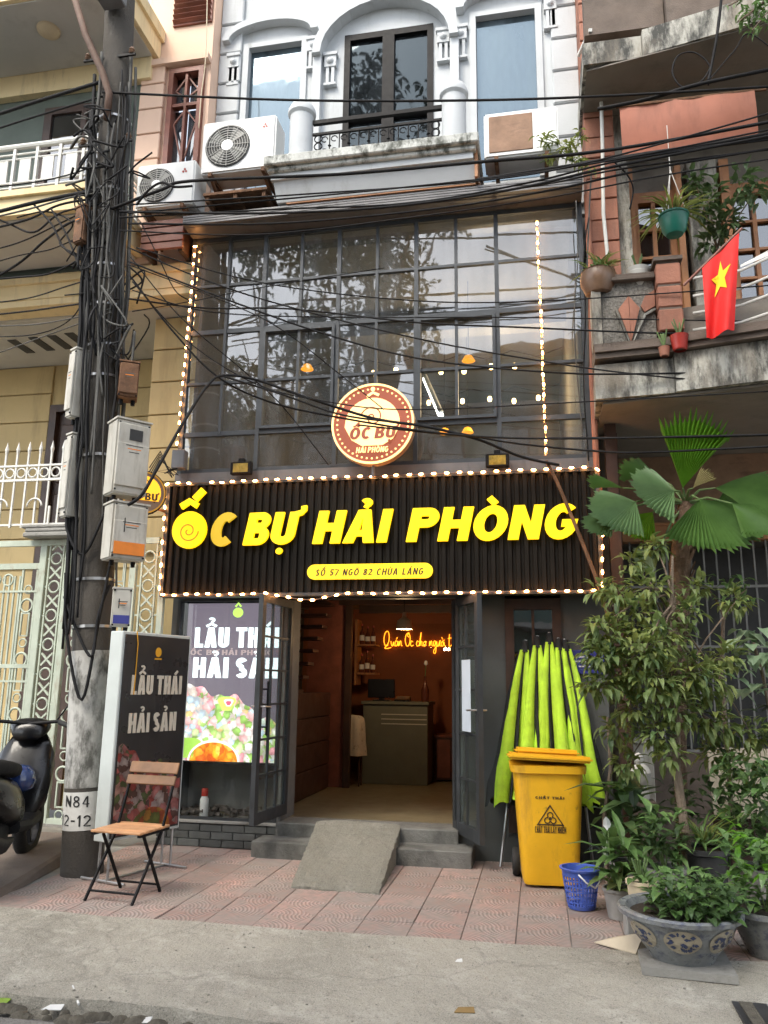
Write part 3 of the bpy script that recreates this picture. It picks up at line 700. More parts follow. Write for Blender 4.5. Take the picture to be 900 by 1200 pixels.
P_('partition', 'red_wood', lambda b: b.box(-2.95,-2.44,2.58,2.62,.25,2.62))
# upper glass front: frame and panes
GX = [-3.59+.41*i for i in range(11)]; GX[-1] = .52
GZ = [3.62,4.02,4.58,5.16,5.70,6.25]
gf = P_('window_grid', 'grid_metal', lambda b: b.box(GX[0]-.03,GX[0]+.015,-.13,-.07,3.60,6.27))
P_('mullion', 'grid_metal', lambda b: b.box(GX[-1]-.015,GX[-1]+.03,-.13,-.07,3.60,6.27), gf)
for i in range(1, 9):
    z0 = GZ[1] if i in (1,3,5,7) else GZ[0]
    tk = .021 if i in (2,4,6,8) else .0145
    P_('mullion', 'grid_metal', lambda b: b.box(GX[i]-tk,GX[i]+tk,-.132+.001*i,-.07,z0,GZ[5]+.02), gf)
for j, z in enumerate(GZ):
    tk = .024 if j in (0,1,3,5) else .0145
    P_('transom', 'grid_metal', lambda b: b.box(GX[0]+.015,GX[-1]-.015,-.122,-.078,z-tk,z+tk), gf)
def casem(b, i0, i1):
    x0, x1, z0, z1 = GX[i0]+.022, GX[i1]-.022, GZ[1]+.025, GZ[3]-.025
    for q in ((x0,x0+.03,z0,z1),(x1-.03,x1,z0,z1),(x0+.03,x1-.03,z0,z0+.03),(x0+.03,x1-.03,z1-.03,z1)): b.box(q[0],q[1],-.15,-.075,q[2],q[3])
P_('casement', 'grid_metal', lambda b: casem(b,2,4), gf); P_('casement', 'grid_metal', lambda b: casem(b,6,8), gf)
random.seed(11)
for j in range(5):
    edges = ([0,2,4,6,8,10] if j == 0 else [0,1,2,3,4,5,6,7,8,10])
    for i0, i1 in zip(edges[:-1], edges[1:]):
        rx, rz = random.uniform(-.006,.006), random.uniform(-.006,.006)
        x0, x1, z0, z1 = GX[i0], GX[i1], GZ[j], GZ[j+1]; cx, cz = (x0+x1)/2, (z0+z1)/2
        Rm = Matrix.Rotation(rx, 3, 'X') @ Matrix.Rotation(rz, 3, 'Z')
        MB().rbox((cx,-.1,cz), (x1-x0-.01,.005,z1-z0-.01), Rm).build('pane', 'pane', gf)
P_('lintel', 'grey_metal', lambda b: (b.box(XL,XR-.05,-.16,.05,3.44,3.595), b.box(XL,XR-.05,-.19,-.16,3.46,3.49)))
# first floor room behind the glass
P_('room_floor', 'tan_floor', lambda b: b.box(XL+.1,XR-.1,.05,6,3.44,3.56))
P_('room_wall', 'room_wall', lambda b: (b.box(XL+.1,XR-.1,5.6,5.7,3.56,6.3), b.box(XL+.1,XL+.14,-.06,5.6,3.56,6.3), b.box(XR-.14,XR-.1,-.06,5.6,3.56,6.3)))
P_('room_ceiling', 'room_ceiling', lambda b: (b.box(XL+.14,XR-.14,.0,5.6,6.3,6.4), b.box(XL+.14,XR-.14,2.0,2.25,6.0,6.3), b.box(XL+.14,XR-.14,.0,.12,6.28,6.31)))
# head box and ribbed soffit between glass and balcony
P_('head_box', 'grey_metal', lambda b: (b.box(XL,XR-.05,-.34,.3,6.285,6.40),))
for i in range(4): P_('rib', 'grey_metal', lambda b: b.box(XL,XR-.05,-.40+.0*i,-.34,6.29+i*.028,6.31+i*.028))
# white storeys
WY = .3
ZT = 11.5
wo = {}
c0, c1 = at(290,50,WY), at(354,135,WY); LW = (-3.27, -2.58, 7.05, 9.08)
DW = (at(403,100,WY).x, at(508,100,WY).x, 6.86, at(455,36,WY).z)
RW = (at(557,80,WY).x, at(630,80,WY).x, 6.9, at(595,15,WY).z)
def holes_wall(b, x0, x1, z0, z1, y0, y1, hs):
    hs = sorted(hs); x = x0
    for (a, c, d, e) in hs:
        b.box(x,a,y0,y1,z0,z1); b.box(a,c,y0,y1,z0,d); b.box(a,c,y0,y1,e,z1); x = c
    b.box(x,x1,y0,y1,z0,z1)
P_('upper_wall', 'white_wall', lambda b: holes_wall(b, XL, XR+.02, 6.41, ZT, WY, WY+.25, (LW, DW, RW)))
P_('upper_room', 'dark_wall', lambda b: b.box(XL+.1,XR-.1,WY+1.4,WY+1.45,6.4,ZT))
for (x0,x1,z0,z1) in (LW, RW):
    wf = P_('window', 'white_trim', lambda b: (b.box(x0-.06,x0+.012,WY-.03,WY+.1,z0,z1+.05), b.box(x1-.012,x1+.06,WY-.03,WY+.1,z0,z1+.05), b.box(x0+.012,x1-.012,WY-.028,WY+.1,z1-.012,z1+.05)))
    P_('pane', 'pane_sky', lambda b: b.box(x0,x1,WY+.06,WY+.066,z0,z1), wf)
# arched hoods over the windows
def hood(b, x0, x1, z, ry, t=.09, d=.12):
    c = (x0+x1)/2; rx = (x1-x0)/2; n = 16
    for i in range(n):
        p = [(c-rx*math.cos(math.pi*k/n), z+ry*math.sin(math.pi*k/n)) for k in (i, i+1)]
        q = [(c-(rx+t)*math.cos(math.pi*k/n), z+(ry+t)*math.sin(math.pi*k/n)) for k in (i, i+1)]
        b.hexa([(p[0][0],WY-d,p[0][1]),(p[1][0],WY-d,p[1][1]),(p[1][0],WY,p[1][1]),(p[0][0],WY,p[0][1]),(q[0][0],WY-d,q[0][1]),(q[1][0],WY-d,q[1][1]),(q[1][0],WY,q[1][1]),(q[0][0],WY,q[0][1])])
P_('window_hood', 'white_trim', lambda b: hood(b, LW[0]-.22, LW[1]+.12, LW[3]+.06, .20))
P_('window_hood', 'white_trim', lambda b: hood(b, RW[0]-.12, RW[1]+.2, RW[3]+.06, .20))
P_('window_hood', 'white_trim', lambda b: (hood(b, DW[0]-.26, DW[1]+.2, 8.75, .62, .1, .16), b.box(DW[0]-.36,DW[0]-.26,WY-.1,WY,6.9,8.75), b.box(DW[1]+.2,DW[1]+.3,WY-.1,WY,6.9,8.75)))
# small square ornaments beside the arches, quoin blocks at the corners
for (x, z) in ((LW[0]-.17,LW[3]-.28),(LW[1]+.14,LW[3]-.2),(DW[0]-.16,8.62),(DW[1]+.12,8.74),(RW[0]-.16,8.75),(RW[1]+.16,8.98)):
    oo = P_('ornament', 'white_trim', lambda b: (b.box(x-.07,x+.07,WY-.06,WY,z,z+.15), b.box(x-.085,x+.085,WY-.075,WY,z+.15,z+.19), b.box(x-.05,x-.015,WY-.05,WY,z-.22,z), b.box(x+.015,x+.05,WY-.05,WY,z-.22,z), b.box(x-.075,x+.075,WY-.06,WY,z-.25,z-.22)))
    P_('rosette', 'white_trim', lambda b: b.lathe([(.001,.03),(.03,.025),(.045,0)], (x,WY-.06,z+.075), 10, Matrix.Rotation(R(90),3,'X')), oo, smooth=True)
for k in range(11):
    z = 6.5+k*.42
    P_('quoin', 'white_wall', lambda b: b.box(XL-.012,XL+.27,WY-.05,WY,z,z+.395), bevel=.012)
    P_('quoin', 'white_wall', lambda b: b.box(XR-.27,XR+.015,WY-.05,WY,z,z+.395), bevel=.012)
# balcony door
x0,x1,z0,z1 = DW; xm = (x0+x1)/2
dd = P_('balcony_door', 'black_metal', lambda b: (b.box(x0,x0+.07,WY-.02,WY+.08,z0,z1), b.box(x1-.07,x1,WY-.02,WY+.08,z0,z1), b.box(xm-.07,xm+.07,WY-.02,WY+.08,z0,z1), b.box(x0+.07,xm-.07,WY-.018,WY+.08,z1-.08,z1), b.box(xm+.07,x1-.07,WY-.018,WY+.08,z1-.08,z1), b.box(x0+.07,xm-.07,WY-.018,WY+.08,z0,z0+.2), b.box(xm+.07,x1-.07,WY-.018,WY+.08,z0,z0+.2), b.box(x0+.07,xm-.07,WY-.016,WY+.08,z0+1.0,z0+1.06), b.box(xm+.07,x1-.07,WY-.016,WY+.08,z0+1.0,z0+1.06)))
for (a,c) in ((x0+.07,xm-.07),(xm+.07,x1-.07)):
    for (d,e) in ((z0+.2,z0+1.0),(z0+1.06,z1-.08)): P_('pane', 'pane_black', lambda b: b.box(a,c,WY+.03,WY+.036,d,e), dd)
# balcony
BX0, BX1 = -2.66, -.44
bal = P_('balcony', 'moss_white', lambda b: (b.box(BX0,BX1,-.62,WY,6.74,6.85), b.box(BX0+.03,BX1-.03,-.57,WY,6.69,6.742)), bevel=.012)
P_('balcony_edge', 'white_trim', lambda b: (b.box(BX0+.06,BX1-.06,-.53,WY,6.62,6.688),), bal)
P_('balcony_beam', 'white_wall', lambda b: b.hexa([(BX0+.10,-.42,6.42),(BX1-.05,-.42,6.42),(BX1-.05,WY,6.42),(BX0+.10,WY,6.42),(BX0+.08,-.50,6.618),(BX1-.05,-.50,6.618),(BX1-.05,WY,6.618),(BX0+.08,WY,6.618)]), bal)
P_('soffit_board', 'orange_wood', lambda b: (b.box(BX0+.2,BX1-.05,-.415,-.1,6.402,6.418), b.box(BX1-.05,BX1-.02,-.5,.2,6.43,6.73)), bal)
for px in (-2.33, -.70):
    pr = P_('pier', 'white_trim', lambda b: b.lathe([(.15,6.85),(.15,6.93),(.125,6.95),(.125,7.42),(.15,7.45),(.15,7.49),(.12,7.56),(.06,7.60),(.001,7.61)], (px,-.40,0), 20), bal, smooth='auto')
def rail(b):
    for z, t in ((7.34,.022),(7.20,.013),(6.91,.013)): b.box(-2.2,-.82,-.40-t,-.40+t,z-t,z+t)
    for i in range(13):
        x = -2.12+i*.105; b.tube([(x,-.40,6.91),(x,-.40,7.20)], .0075, 6)
        if i % 2: b.lathe([(.001,-.02),(.02,0),(.001,.02)], (x,-.40,7.05), 8)
ra = P_('railing', 'black_metal', rail, bal)
for i in range(2):
    for k in range(3): P_('scroll', 'black_metal', lambda b: b.torus((-2.14+i*1.25,-.40,6.965+k*.09), .042, .007, (1,0,0), (0,0,1), 14, 5), bal)

for i in range(11):                                  # curled ironwork between the bars
    x = -2.07+i*.105
    P_('scroll', 'black_metal', lambda b: b.torus((x,-.40,7.13), .032, .006, (1,0,0), (0,0,1), 12, 5, 0, R(300)), bal)
    P_('scroll', 'black_metal', lambda b: b.torus((x,-.40,6.98), .036, .006, (1,0,0), (0,0,1), 12, 5, R(180), R(480)), bal)
mat('lens_amber', (.22,.17,.03), .3, .4, 20, 0)
# ------------------------------------------------------------------ big sign over the door
SY = -.30
SX0, SX1, SZ0, SZ1 = -3.58, .545, 2.34, 3.42
sg = thing('shop_sign', 'wide black ribbed sign with lit yellow letters over the door', 'sign', (-1.5,SY,2.34))
b = MB(); n = 55; pit = (SX1-SX0)/n
for i in range(n):
    x = SX0+i*pit
    pr = [(x,0),(x+pit*.30,0),(x+pit*.42,.022),(x+pit*.88,.022),(x+pit,0)]
    for (xa,ya),(xb,yb) in zip(pr[:-1],pr[1:]): b.quad((xa,SY-ya,SZ0),(xb,SY-yb,SZ0),(xb,SY-yb,SZ1),(xa,SY-ya,SZ1))
b.box(SX0,SX1,SY+.004,SY+.03,SZ0,SZ1)
b.build('ribbed_sheet', 'black_sheet', sg)
b = MB()
for (x0,x1,z0,z1) in ((SX0-.03,SX0,SZ0-.03,SZ1+.03),(SX1,SX1+.03,SZ0-.03,SZ1+.03),(SX0,SX1,SZ1,SZ1+.03),(SX0,SX1,SZ0-.03,SZ0)): b.box(x0,x1,SY-.03,-.19,z0,z1)
b.build('sign_frame', 'frame_metal', sg)
b = MB()
for x in (-3.2,-2.0,-.9,.2): b.box(x-.02,x+.02,SY+.03,.0,2.6,2.64); b.box(x-.02,x+.02,SY+.03,.0,3.25,3.29)
b.build('bracket', 'frame_metal', sg)
LF = lambda x, z=2.80: ((x,SY-.024,z),(1,0,0),(0,0,1))
# the snail-shell O with its accents
b = MB(); b.prism([arc(.175,.165,.178,.185,0,360,32)[:-1]], LF(-3.51), 0, .035)
b.prism([stroke([(.07,.40),(.16,.455),(.245,.405)], .062)], LF(-3.51), 0, .035)
b.prism([stroke([(.21,.47),(.30,.565)], .07)], LF(-3.51), 0, .0355)
lo = b.build('letter', 'letter_lit', sg)
sp = [(.175+.0+(.022+.0145*t)*math.cos(t*1.0+2.2), .155+(.022+.0145*t)*math.sin(t+2.2)) for t in [i*.28 for i in range(38)]]
sp = [(.17+(p[0]-.175)*.62, .15+(p[1]-.155)*.62) for p in sp]
MB().prism([stroke(sp, .014)], LF(-3.51), .035, .0375).build('spiral_line', 'gold', lo)
write('C', LF(-3.135), .325, .25, .03, 'sign_c', sg, w=.72, t=.29, slant=.18)
kw = dict(t=.265, gap=.075, slant=.18)
write('BỰ', LF(-2.775), .315, .50, .035, 'letter_lit', sg, w=.70, **kw)
write('HẢI', LF(-2.08), .315, .715, .035, 'letter_lit', sg, w=.74, **kw)
write('PHÒNG', LF(-1.18), .315, 1.535, .035, 'letter_lit', sg, w=.76, **kw)
# address plate
ap = MB().prism([arc(.07,.07,.07,.07,90,270,10)+arc(1.12,.07,.07,.07,-90,90,10)], ((-2.12,SY-.022,2.46),(1,0,0),(0,0,1)), 0, .03).build('address_plate', 'plate_lit', sg)
write('SỐ 57 NGÕ 82 CHÙA LÁNG', ((-2.04,SY-.0525,2.492),(1,0,0),(0,0,1)), .062, 1.02, .003, 'bin_print', ap, one='address_words', w=.62, t=.2, gap=.16, slant=.2, space=.5)

# ------------------------------------------------------------------ lamp strings: a cable and every bulb
bulb_mesh = {}
def bulb(parent, p, d, key='bulb_warm', L=.021, r=.0105):
    k = (key, L, r)
    if k not in bulb_mesh:
        o = MB().lathe([(.001,-L),(r*.75,-L*.8),(r,0),(r*.75,L*.8),(.001,L)], (0,0,0), 8).build('bulb', key, None, smooth=True)
        bulb_mesh[k] = o.data; bpy.data.objects.remove(o)
    o = bpy.data.objects.new('bulb', bulb_mesh[k]); COL.objects.link(o); o.location = p
    o.rotation_euler = Vector(d).to_track_quat('Z', 'Y').to_euler(); adopt(o, parent); return o
def string(name, label, pts, step, sag=.0, grp='warm lamp strings on the restaurant front', skip=()):
    t = thing(name, label, 'lamp string', pts[0], grp)
    path = [Vector(p) for p in pts]; MB().tube(path, .004, 5).build('cable', 'pot_brown', t, smooth=True)
    acc = step*.5; i = 0; k = 0
    while i < len(path)-1:
        seg = path[i+1]-path[i]; l = seg.length
        if acc > l: acc -= l; i += 1; continue
        p = path[i]+seg*(acc/l); d = seg.normalized()
        if k not in skip and random.random() > .012:
            d2 = (d+Vector((random.uniform(-.12,.12),random.uniform(-.1,.1),random.uniform(-.12,.12)))).normalized()
            bulb(t, p+Vector((random.uniform(-.004,.004),-.014,random.uniform(-.006,.006))), d2)
        acc += step*random.uniform(.93,1.07); k += 1
    return t
random.seed(21)
ly = SY-.045
bot = []
for i in range(36):
    x = SX1+.02-(SX1-SX0+.04)*i/35; dz = 0
    if -2.45 < x < -1.75: dz = -.055*math.sin((x+2.45)/.7*math.pi)
    bot.append((x, ly, SZ0-.012+dz+random.uniform(-.007,.007)))
per = [(SX0-.02,ly,SZ0-.01),(SX0-.03,ly,SZ1+.0),(SX0,ly,SZ1+.022)]+[(SX0+(SX1-SX0)*i/12,ly,SZ1+.02+random.uniform(-.004,.004)) for i in range(1,12)]+[(SX1-.03,ly,SZ1+.03),(SX1+.03,ly,SZ1-.01),(SX1+.045,ly,SZ1-.4),(SX1+.02,ly,SZ0)]+bot[1:]
string('lamp_string', 'warm lamp string running all round the edge of the black sign', per, .116)
lt, lb_ = at(229,290,-.145), at(208,522,-.145)
string('lamp_string', 'warm lamp string hanging down the left edge of the glass grid', [lt+Vector((.06,0,.0)), lt, lt.lerp(lb_,.5)+Vector((.004,0,0)), lb_], .108)
rt_, rb_ = at(629,257,-.145), at(640,532,-.145)
string('lamp_string', 'warm lamp string hanging down the right part of the glass grid', [rt_, rt_.lerp(rb_,.5)+Vector((.004,0,0)), rb_], .108)

# ------------------------------------------------------------------ round lit sign over the big sign
c = at(437,497,-.42); rr = .405
rs = thing('round_sign', 'round lit maroon and cream sign standing above the black sign', 'sign', (c.x,-.42,3.45))
AX = Matrix.Rotation(R(90), 3, 'X')                # lathe axis towards the street
b = MB(); b.lathe([(.001,.0),(rr-.004,.0),(rr,.01),(rr,.09),(rr-.03,.095)], (c.x,-.34,c.z), 48, AX); b.build('drum', 'disc_rim', rs, smooth='auto')
CF = ((c.x,-.432,c.z),(1,0,0),(0,0,1))
ring = lambda r0, r1, n=48: [arc(0,0,r1,r1,0,360,n)[:-1], arc(0,0,r0,r0,0,360,n)[:-1]]
MB().prism(ring(.382,.400), CF, 0, .022).build('rim', 'disc_lit', rs)
MB().prism([arc(0,0,.382,.382,0,360,48)[:-1]], CF, -.002, .010).build('face', 'sign_maroon', rs)
for i in range(44):
    a = 2*math.pi*i/44
    q = MB().lathe([(.011,0),(.008,.008),(.001,.010)], (c.x+.346*math.cos(a),-.442,c.z+.346*math.sin(a)), 6, AX).build('bulb', 'disc_lit', rs)
shell = arc(0,.0,.265,.255,10,170,16)+[(-.27,-.03),(-.2,-.16),(-.1,-.22),(.1,-.22),(.2,-.16),(.27,-.03)]
MB().prism([shell], CF, .010, .018).build('shell', 'disc_lit', rs)
sp = [((.012+.021*t)*math.cos(t)*.55, .06+(.012+.021*t)*math.sin(t)*.55) for t in [i*.3 for i in range(32)]]
MB().prism([stroke(sp, .012)], CF, .018, .021).build('spiral_line', 'sign_maroon', rs)
write('ỐC BỰ', ((c.x-.225,-.452,c.z-.155),(1,0,0),(0,0,1)), .115, .44, .006, 'sign_maroon', rs, one='lettering', w=.66, t=.24, gap=.1, slant=.15, space=.22)
write('HẢI PHÒNG', ((c.x-.155,-.446,c.z-.29),(1,0,0),(0,0,1)), .055, .31, .006, 'disc_lit', rs, one='lettering', w=.66, t=.2, gap=.12, slant=.15, space=.3)
b = MB(); b.prism([stroke([(-.06,.27),(.0,.31),(.06,.28)], .025)], CF, .010, .018); b.prism([arc(0,.345,.022,.022,0,360,10)[:-1]], CF, .010, .018); b.build('accent', 'disc_lit', rs)
MB().tube([(c.x,-.38,3.42),(c.x,-.38,c.z-rr+.01)], .014, 8).build('post', 'grey_metal', rs)
for dx in (-.1,.1): MB().tube([(c.x+dx,-.36,c.z),(c.x+dx,-.16,c.z-.1)], .01, 6).build('stay', 'grey_metal', rs)
# blade sign of the same kind at the left corner, half behind the meter boxes
c2 = at(168,577,-.62); c2 = Vector((c2.x,-.62,c2.z)); ang = R(38)
bs = thing('blade_sign', 'round yellow sign jutting out at left behind the meter boxes', 'sign', c2)
nrm = Vector((math.sin(ang),-math.cos(ang),0)); rgt = Vector((math.cos(ang),math.sin(ang),0))
AX2 = Matrix((rgt, Vector((0,0,1)).cross(nrm)*0+Vector((0,0,1)), nrm)).transposed()
MB().lathe([(.001,-.06),(.215,-.06),(.22,-.05),(.22,.0),(.205,.004)], c2, 36, AX2).build('drum', 'black_metal', bs, smooth='auto')
F2 = (c2, rgt, (0,0,1))
MB().prism([arc(0,0,.205,.205,0,360,36)[:-1]], F2, .002, .006).build('face', 'disc_rim', bs)
MB().prism(ring(.194,.208,36), F2, .006, .012).build('rim', 'gold', bs)
MB().prism([arc(0,0,.165,.165,-28,208,20)], F2, .006, .012).build('shell', 'blade_lit', bs)
write('ỐC BỰ', (c2-rgt*.135-Vector((0,0,.075))+nrm*.013,rgt,(0,0,1)), .07, .27, .004, 'bin_print', bs, one='lettering', w=.66, t=.24, gap=.1, space=.22)
MB().prism([stroke([((.006+.013*t)*math.cos(t)*.5, .08+(.006+.013*t)*math.sin(t)*.5) for t in [i*.35 for i in range(24)]], .008)], F2, .012, .014).build('spiral_line', 'bin_print', bs)
MB().tube([c2+Vector((0,0,.1))-nrm*.05, Vector((-3.60,-.02,c2.z+.12))], .014, 6).build('arm', 'rust', bs)
MB().tube([c2-Vector((0,0,.1))-nrm*.05, Vector((-3.60,-.02,c2.z-.12))], .014, 6).build('arm', 'rust', bs)
# little flood lamps on the lintel
for px, lab in ((283,'small yellow flood lamp on the ledge near the left corner'),(583,'small yellow flood lamp on the ledge below the right lamp string')):
    p = at(px, 549 if px < 400 else 540, -.24)
    t = thing('flood_lamp', lab, 'lamp', p, 'flood lamps on the ledge')
    MB().box(p.x-.11,p.x+.11,-.27,-.21,p.z-.065,p.z+.065).build('case', 'black_metal', t, bevel=.008)
    MB().box(p.x-.078,p.x+.078,-.274,-.268,p.z-.045,p.z+.045).build('lens', 'lens_amber', t)
    MB().box(p.x-.03,p.x+.03,-.26,-.20,p.z+.066,p.z+.10).build('bracket', 'black_metal', t)
# transformer box at the foot of the left lamp string
p = at(210,540,-.25)
t = thing('junction_box', 'small grey junction box with tangled wires under the left lamp string', 'box', p)
MB().box(p.x-.07,p.x+.07,-.29,-.19,p.z-.09,p.z+.11).build('case', 'grey_metal', t, bevel=.01)
random.seed(4)
for k in range(4):
    b = MB(); q = [p+Vector((random.uniform(-.12,.02),random.uniform(-.1,.0),-.07-.05*i+random.uniform(-.03,.03))) for i in range(4)]
    q[0] = p+Vector((0,-.03,-.09)); b.tube([q[0], q[1]+Vector((-.1,0,0)), q[2], q[0]+Vector((-.2,0,.1+k*.03)), q[0]+Vector((-.36,.1,-.1+k*.05))], .006, 5).build('wire', 'cable', t)
# ------------------------------------------------------------------ things inside the restaurant
dk = thing('reception_desk', 'tall grey-green reception desk with three pale stripes seen through the door', 'desk', (-1.87,3.2,.25))
MB().box(-2.30,-1.44,3.05,3.65,.25,1.25).build('body', 'desk', dk, bevel=.006)
MB().box(-2.32,-1.42,3.02,3.67,1.25,1.29).build('top', 'desk', dk, bevel=.005)
for z in (1.00,1.06,1.12): MB().box(-2.05,-1.45,3.044,3.049,z,z+.012).build('stripe', 'desk_strip', dk)
mo = thing('monitor', 'black till monitor standing on the left of the desk', 'monitor', (-2.1,3.35,1.29))
MB().box(-2.30,-1.93,3.34,3.38,1.33,1.58).build('panel', 'screen_black', mo, bevel=.006)
MB().box(-2.15,-2.08,3.36,3.42,1.30,1.40).build('neck', 'screen_black', mo); MB().box(-2.22,-2.0,3.28,3.48,1.29,1.305).build('foot', 'screen_black', mo)
kb = thing('card_reader', 'small dark till pad lying on the desk top', 'till', (-1.8,3.3,1.29))
MB().hexa([(-1.9,3.15,1.291),(-1.70,3.15,1.291),(-1.70,3.32,1.291),(-1.9,3.32,1.291),(-1.9,3.15,1.315),(-1.70,3.15,1.315),(-1.70,3.32,1.36),(-1.9,3.32,1.36)]).build('case', 'screen_black', kb, bevel=.004)
MB().quad((-1.88,3.18,1.3245),(-1.72,3.18,1.3245),(-1.72,3.30,1.3565),(-1.88,3.30,1.3565)).build('keypad', 'grey_metal', kb)
vs_ = thing('bottle', 'slim bottle with flowers at the right end of the desk', 'vase', (-1.5,3.25,1.29))
MB().lathe([(.001,0),(.045,0),(.05,.02),(.05,.16),(.02,.24),(.016,.32),(.02,.33)], (-1.50,3.25,1.29), 12).build('glass_body', 'bottle_glass', vs_, smooth='auto')
MB().tube([(-1.5,3.25,1.6),(-1.49,3.25,1.78)], .006, 5).build('stem', 'stem_green', vs_)
MB().lathe([(.001,0),(.03,.02),(.02,.06),(.001,.07)], (-1.49,3.25,1.76), 8).build('flower', 'bottle_white', vs_, smooth=True)
# neon script on the back wall: "Quán Ốc cho người t..."
ne = thing('neon_sign', 'orange neon handwriting glowing on the back wall', 'neon sign', (-1.6,4.25,2.1))
def scr(letters, x0, z0, s):
    segs = []; x = x0
    G = {'Q': [[(.45,.1),(.2,.05),(.05,.4),(.15,.85),(.4,.98),(.55,.7),(.5,.3),(.3,.05),(.15,-.1),(.4,-.12),(.75,-.05)]],
     'u': [[(0,.35),(.06,.1),(.16,.05),(.26,.3),(.27,.1),(.36,.05)]], 'a': [[(.3,.32),(.12,.36),(.04,.18),(.12,.04),(.26,.12),(.3,.32),(.3,.1),(.4,.05)]],
     'á': [[(.3,.32),(.12,.36),(.04,.18),(.12,.04),(.26,.12),(.3,.32),(.3,.1),(.4,.05)],[(.16,.46),(.28,.6)]],
     'n': [[(0,.05),(.04,.35),(.06,.08),(.14,.32),(.22,.34),(.26,.08),(.36,.06)]],
     'Ố': [[(.4,.9),(.12,.75),(.04,.35),(.2,.04),(.42,.15),(.5,.55),(.38,.85),(.25,.7),(.4,.6)],[(.2,1.02),(.3,1.14),(.4,1.02)],[(.4,1.12),(.52,1.3)]],
     'c': [[(.26,.3),(.12,.36),(.04,.18),(.12,.04),(.32,.1)]], 'h': [[(0,.05),(.12,.7),(.18,.9),(.12,.5),(.06,.05),(.14,.3),(.24,.32),(.26,.08),(.36,.06)]],
     'o': [[(.2,.34),(.06,.25),(.08,.06),(.22,.06),(.26,.25),(.2,.34),(.36,.3)]],
     'g': [[(.28,.32),(.12,.36),(.04,.18),(.14,.04),(.28,.3),(.26,-.3),(.12,-.42),(.06,-.25),(.36,.06)]],
     'ư': [[(0,.35),(.06,.1),(.16,.05),(.26,.3),(.34,.4),(.27,.1),(.38,.05)]], 'ờ': [[(.2,.34),(.06,.25),(.08,.06),(.22,.06),(.26,.25),(.2,.34),(.34,.42)],[(.1,.6),(.2,.48)]],
     'i': [[(0,.3),(.04,.08),(.16,.06)],[(.06,.46),(.07,.48)]], 't': [[(.1,.8),(.06,.1),(.18,.04),(.3,.12)],[(-.06,.52),(.28,.56)]]}
    for ch in letters:
        if ch == ' ': x += .25*s; continue
        wd = 0
        for sgm in G[ch]:
            segs.append([(x+p[0]*s, z0+p[1]*s) for p in sgm]); wd = max(wd, max(p[0] for p in sgm))
        x += wd*s*.96
    return segs
segs = scr('Quán Ốc cho người t', 0, 0, .2); wmax = max(p[0] for q in segs for p in q)
def smoothp(pts, k=5):
    out = []
    for i in range(len(pts)-1):
        p0, p1, p2, p3 = [pts[max(0,min(len(pts)-1,i+j))] for j in (-1,0,1,2)]
        for m in range(k):
            t = m/k
            out.append(tuple(.5*((2*p1[q])+(-p0[q]+p2[q])*t+(2*p0[q]-5*p1[q]+4*p2[q]-p3[q])*t*t+(-p0[q]+3*p1[q]-3*p2[q]+p3[q])*t**3) for q in range(len(p1))))
    return out+[tuple(pts[-1])]
nw_ = 1.02
for q in segs:
    MB().tube([(-2.27+p[0]*nw_/wmax, 4.26, 2.06+p[1]*1.15) for p in smoothp(q)], .0052, 6).build('tube', 'neon', ne, smooth=True)
MB().box(-2.33,-1.0,4.284,4.29,2.0,2.4).build('back_plate', 'pane_clear', ne)
# lit pendant lamp
pl = thing('pendant_lamp', 'small lit cone pendant lamp hanging inside the doorway', 'lamp', (-1.58,2.0,2.62))
MB().lathe([(.02,.20),(.03,.14),(.085,.10),(.10,.0),(.095,.0),(.08,.09),(.02,.13)], (-1.58,2.0,2.16), 20).build('shade', 'pot_cream', pl, smooth='auto')
MB().tube([(-1.58,2.0,2.36),(-1.58,2.0,2.62)], .005, 5).build('cord', 'cable', pl)
MB().lathe([(.001,-.035),(.03,-.02),(.035,.0),(.02,.04)], (-1.58,2.0,2.19), 10).build('bulb', 'pendant_glow', pl, smooth=True)
l = bpy.data.lights.new('pendant_light', 'POINT'); l.energy = 9; l.color = (1,.66,.34); l.shadow_soft_size = .06
lo = bpy.data.objects.new('pendant_light', l); COL.objects.link(lo); lo.location = (-1.58,2.0,2.12)
lo.parent = pl; lo.matrix_parent_inverse = Matrix.Translation(-ORG[pl.name])
# wall shelves with bottles
sh = thing('wall_shelf', 'narrow two-tier shelf of bottles left of the neon writing', 'shelf', (-2.35,3.6,1.6))
for z in (1.64,2.03): MB().box(-2.50,-2.22,3.45,3.75,z,z+.025).build('board', 'orange_wood', sh)
MB().box(-2.52,-2.49,3.45,3.75,1.5,2.4).build('side', 'orange_wood', sh)
random.seed(8)
for z in (1.665,2.055):
    for k in range(3):
        x = -2.44+k*.08
        t = thing('bottle', ['leftmost','middle','rightmost'][k]+' bottle on the '+('lower' if z < 2 else 'upper')+' board of the narrow wall shelf', 'bottle', (x,3.55,z), 'bottles on the wall shelf')
        hh = random.uniform(.22,.28)
        MB().lathe([(.001,0),(.032,0),(.034,.01),(.034,hh*.6),(.012,hh*.78),(.011,hh)], (x,3.55,z), 10).build('glass_body', 'bottle_glass', t, smooth='auto')
        MB().lathe([(.0345,0),(.0345,hh*.28)], (x,3.55,z+hh*.2), 10).build('label_band', 'bottle_white', t)
        MB().lathe([(.014,0),(.014,.025),(.001,.027)], (x,3.55,z+hh), 8).build('cap', 'cap_red', t)
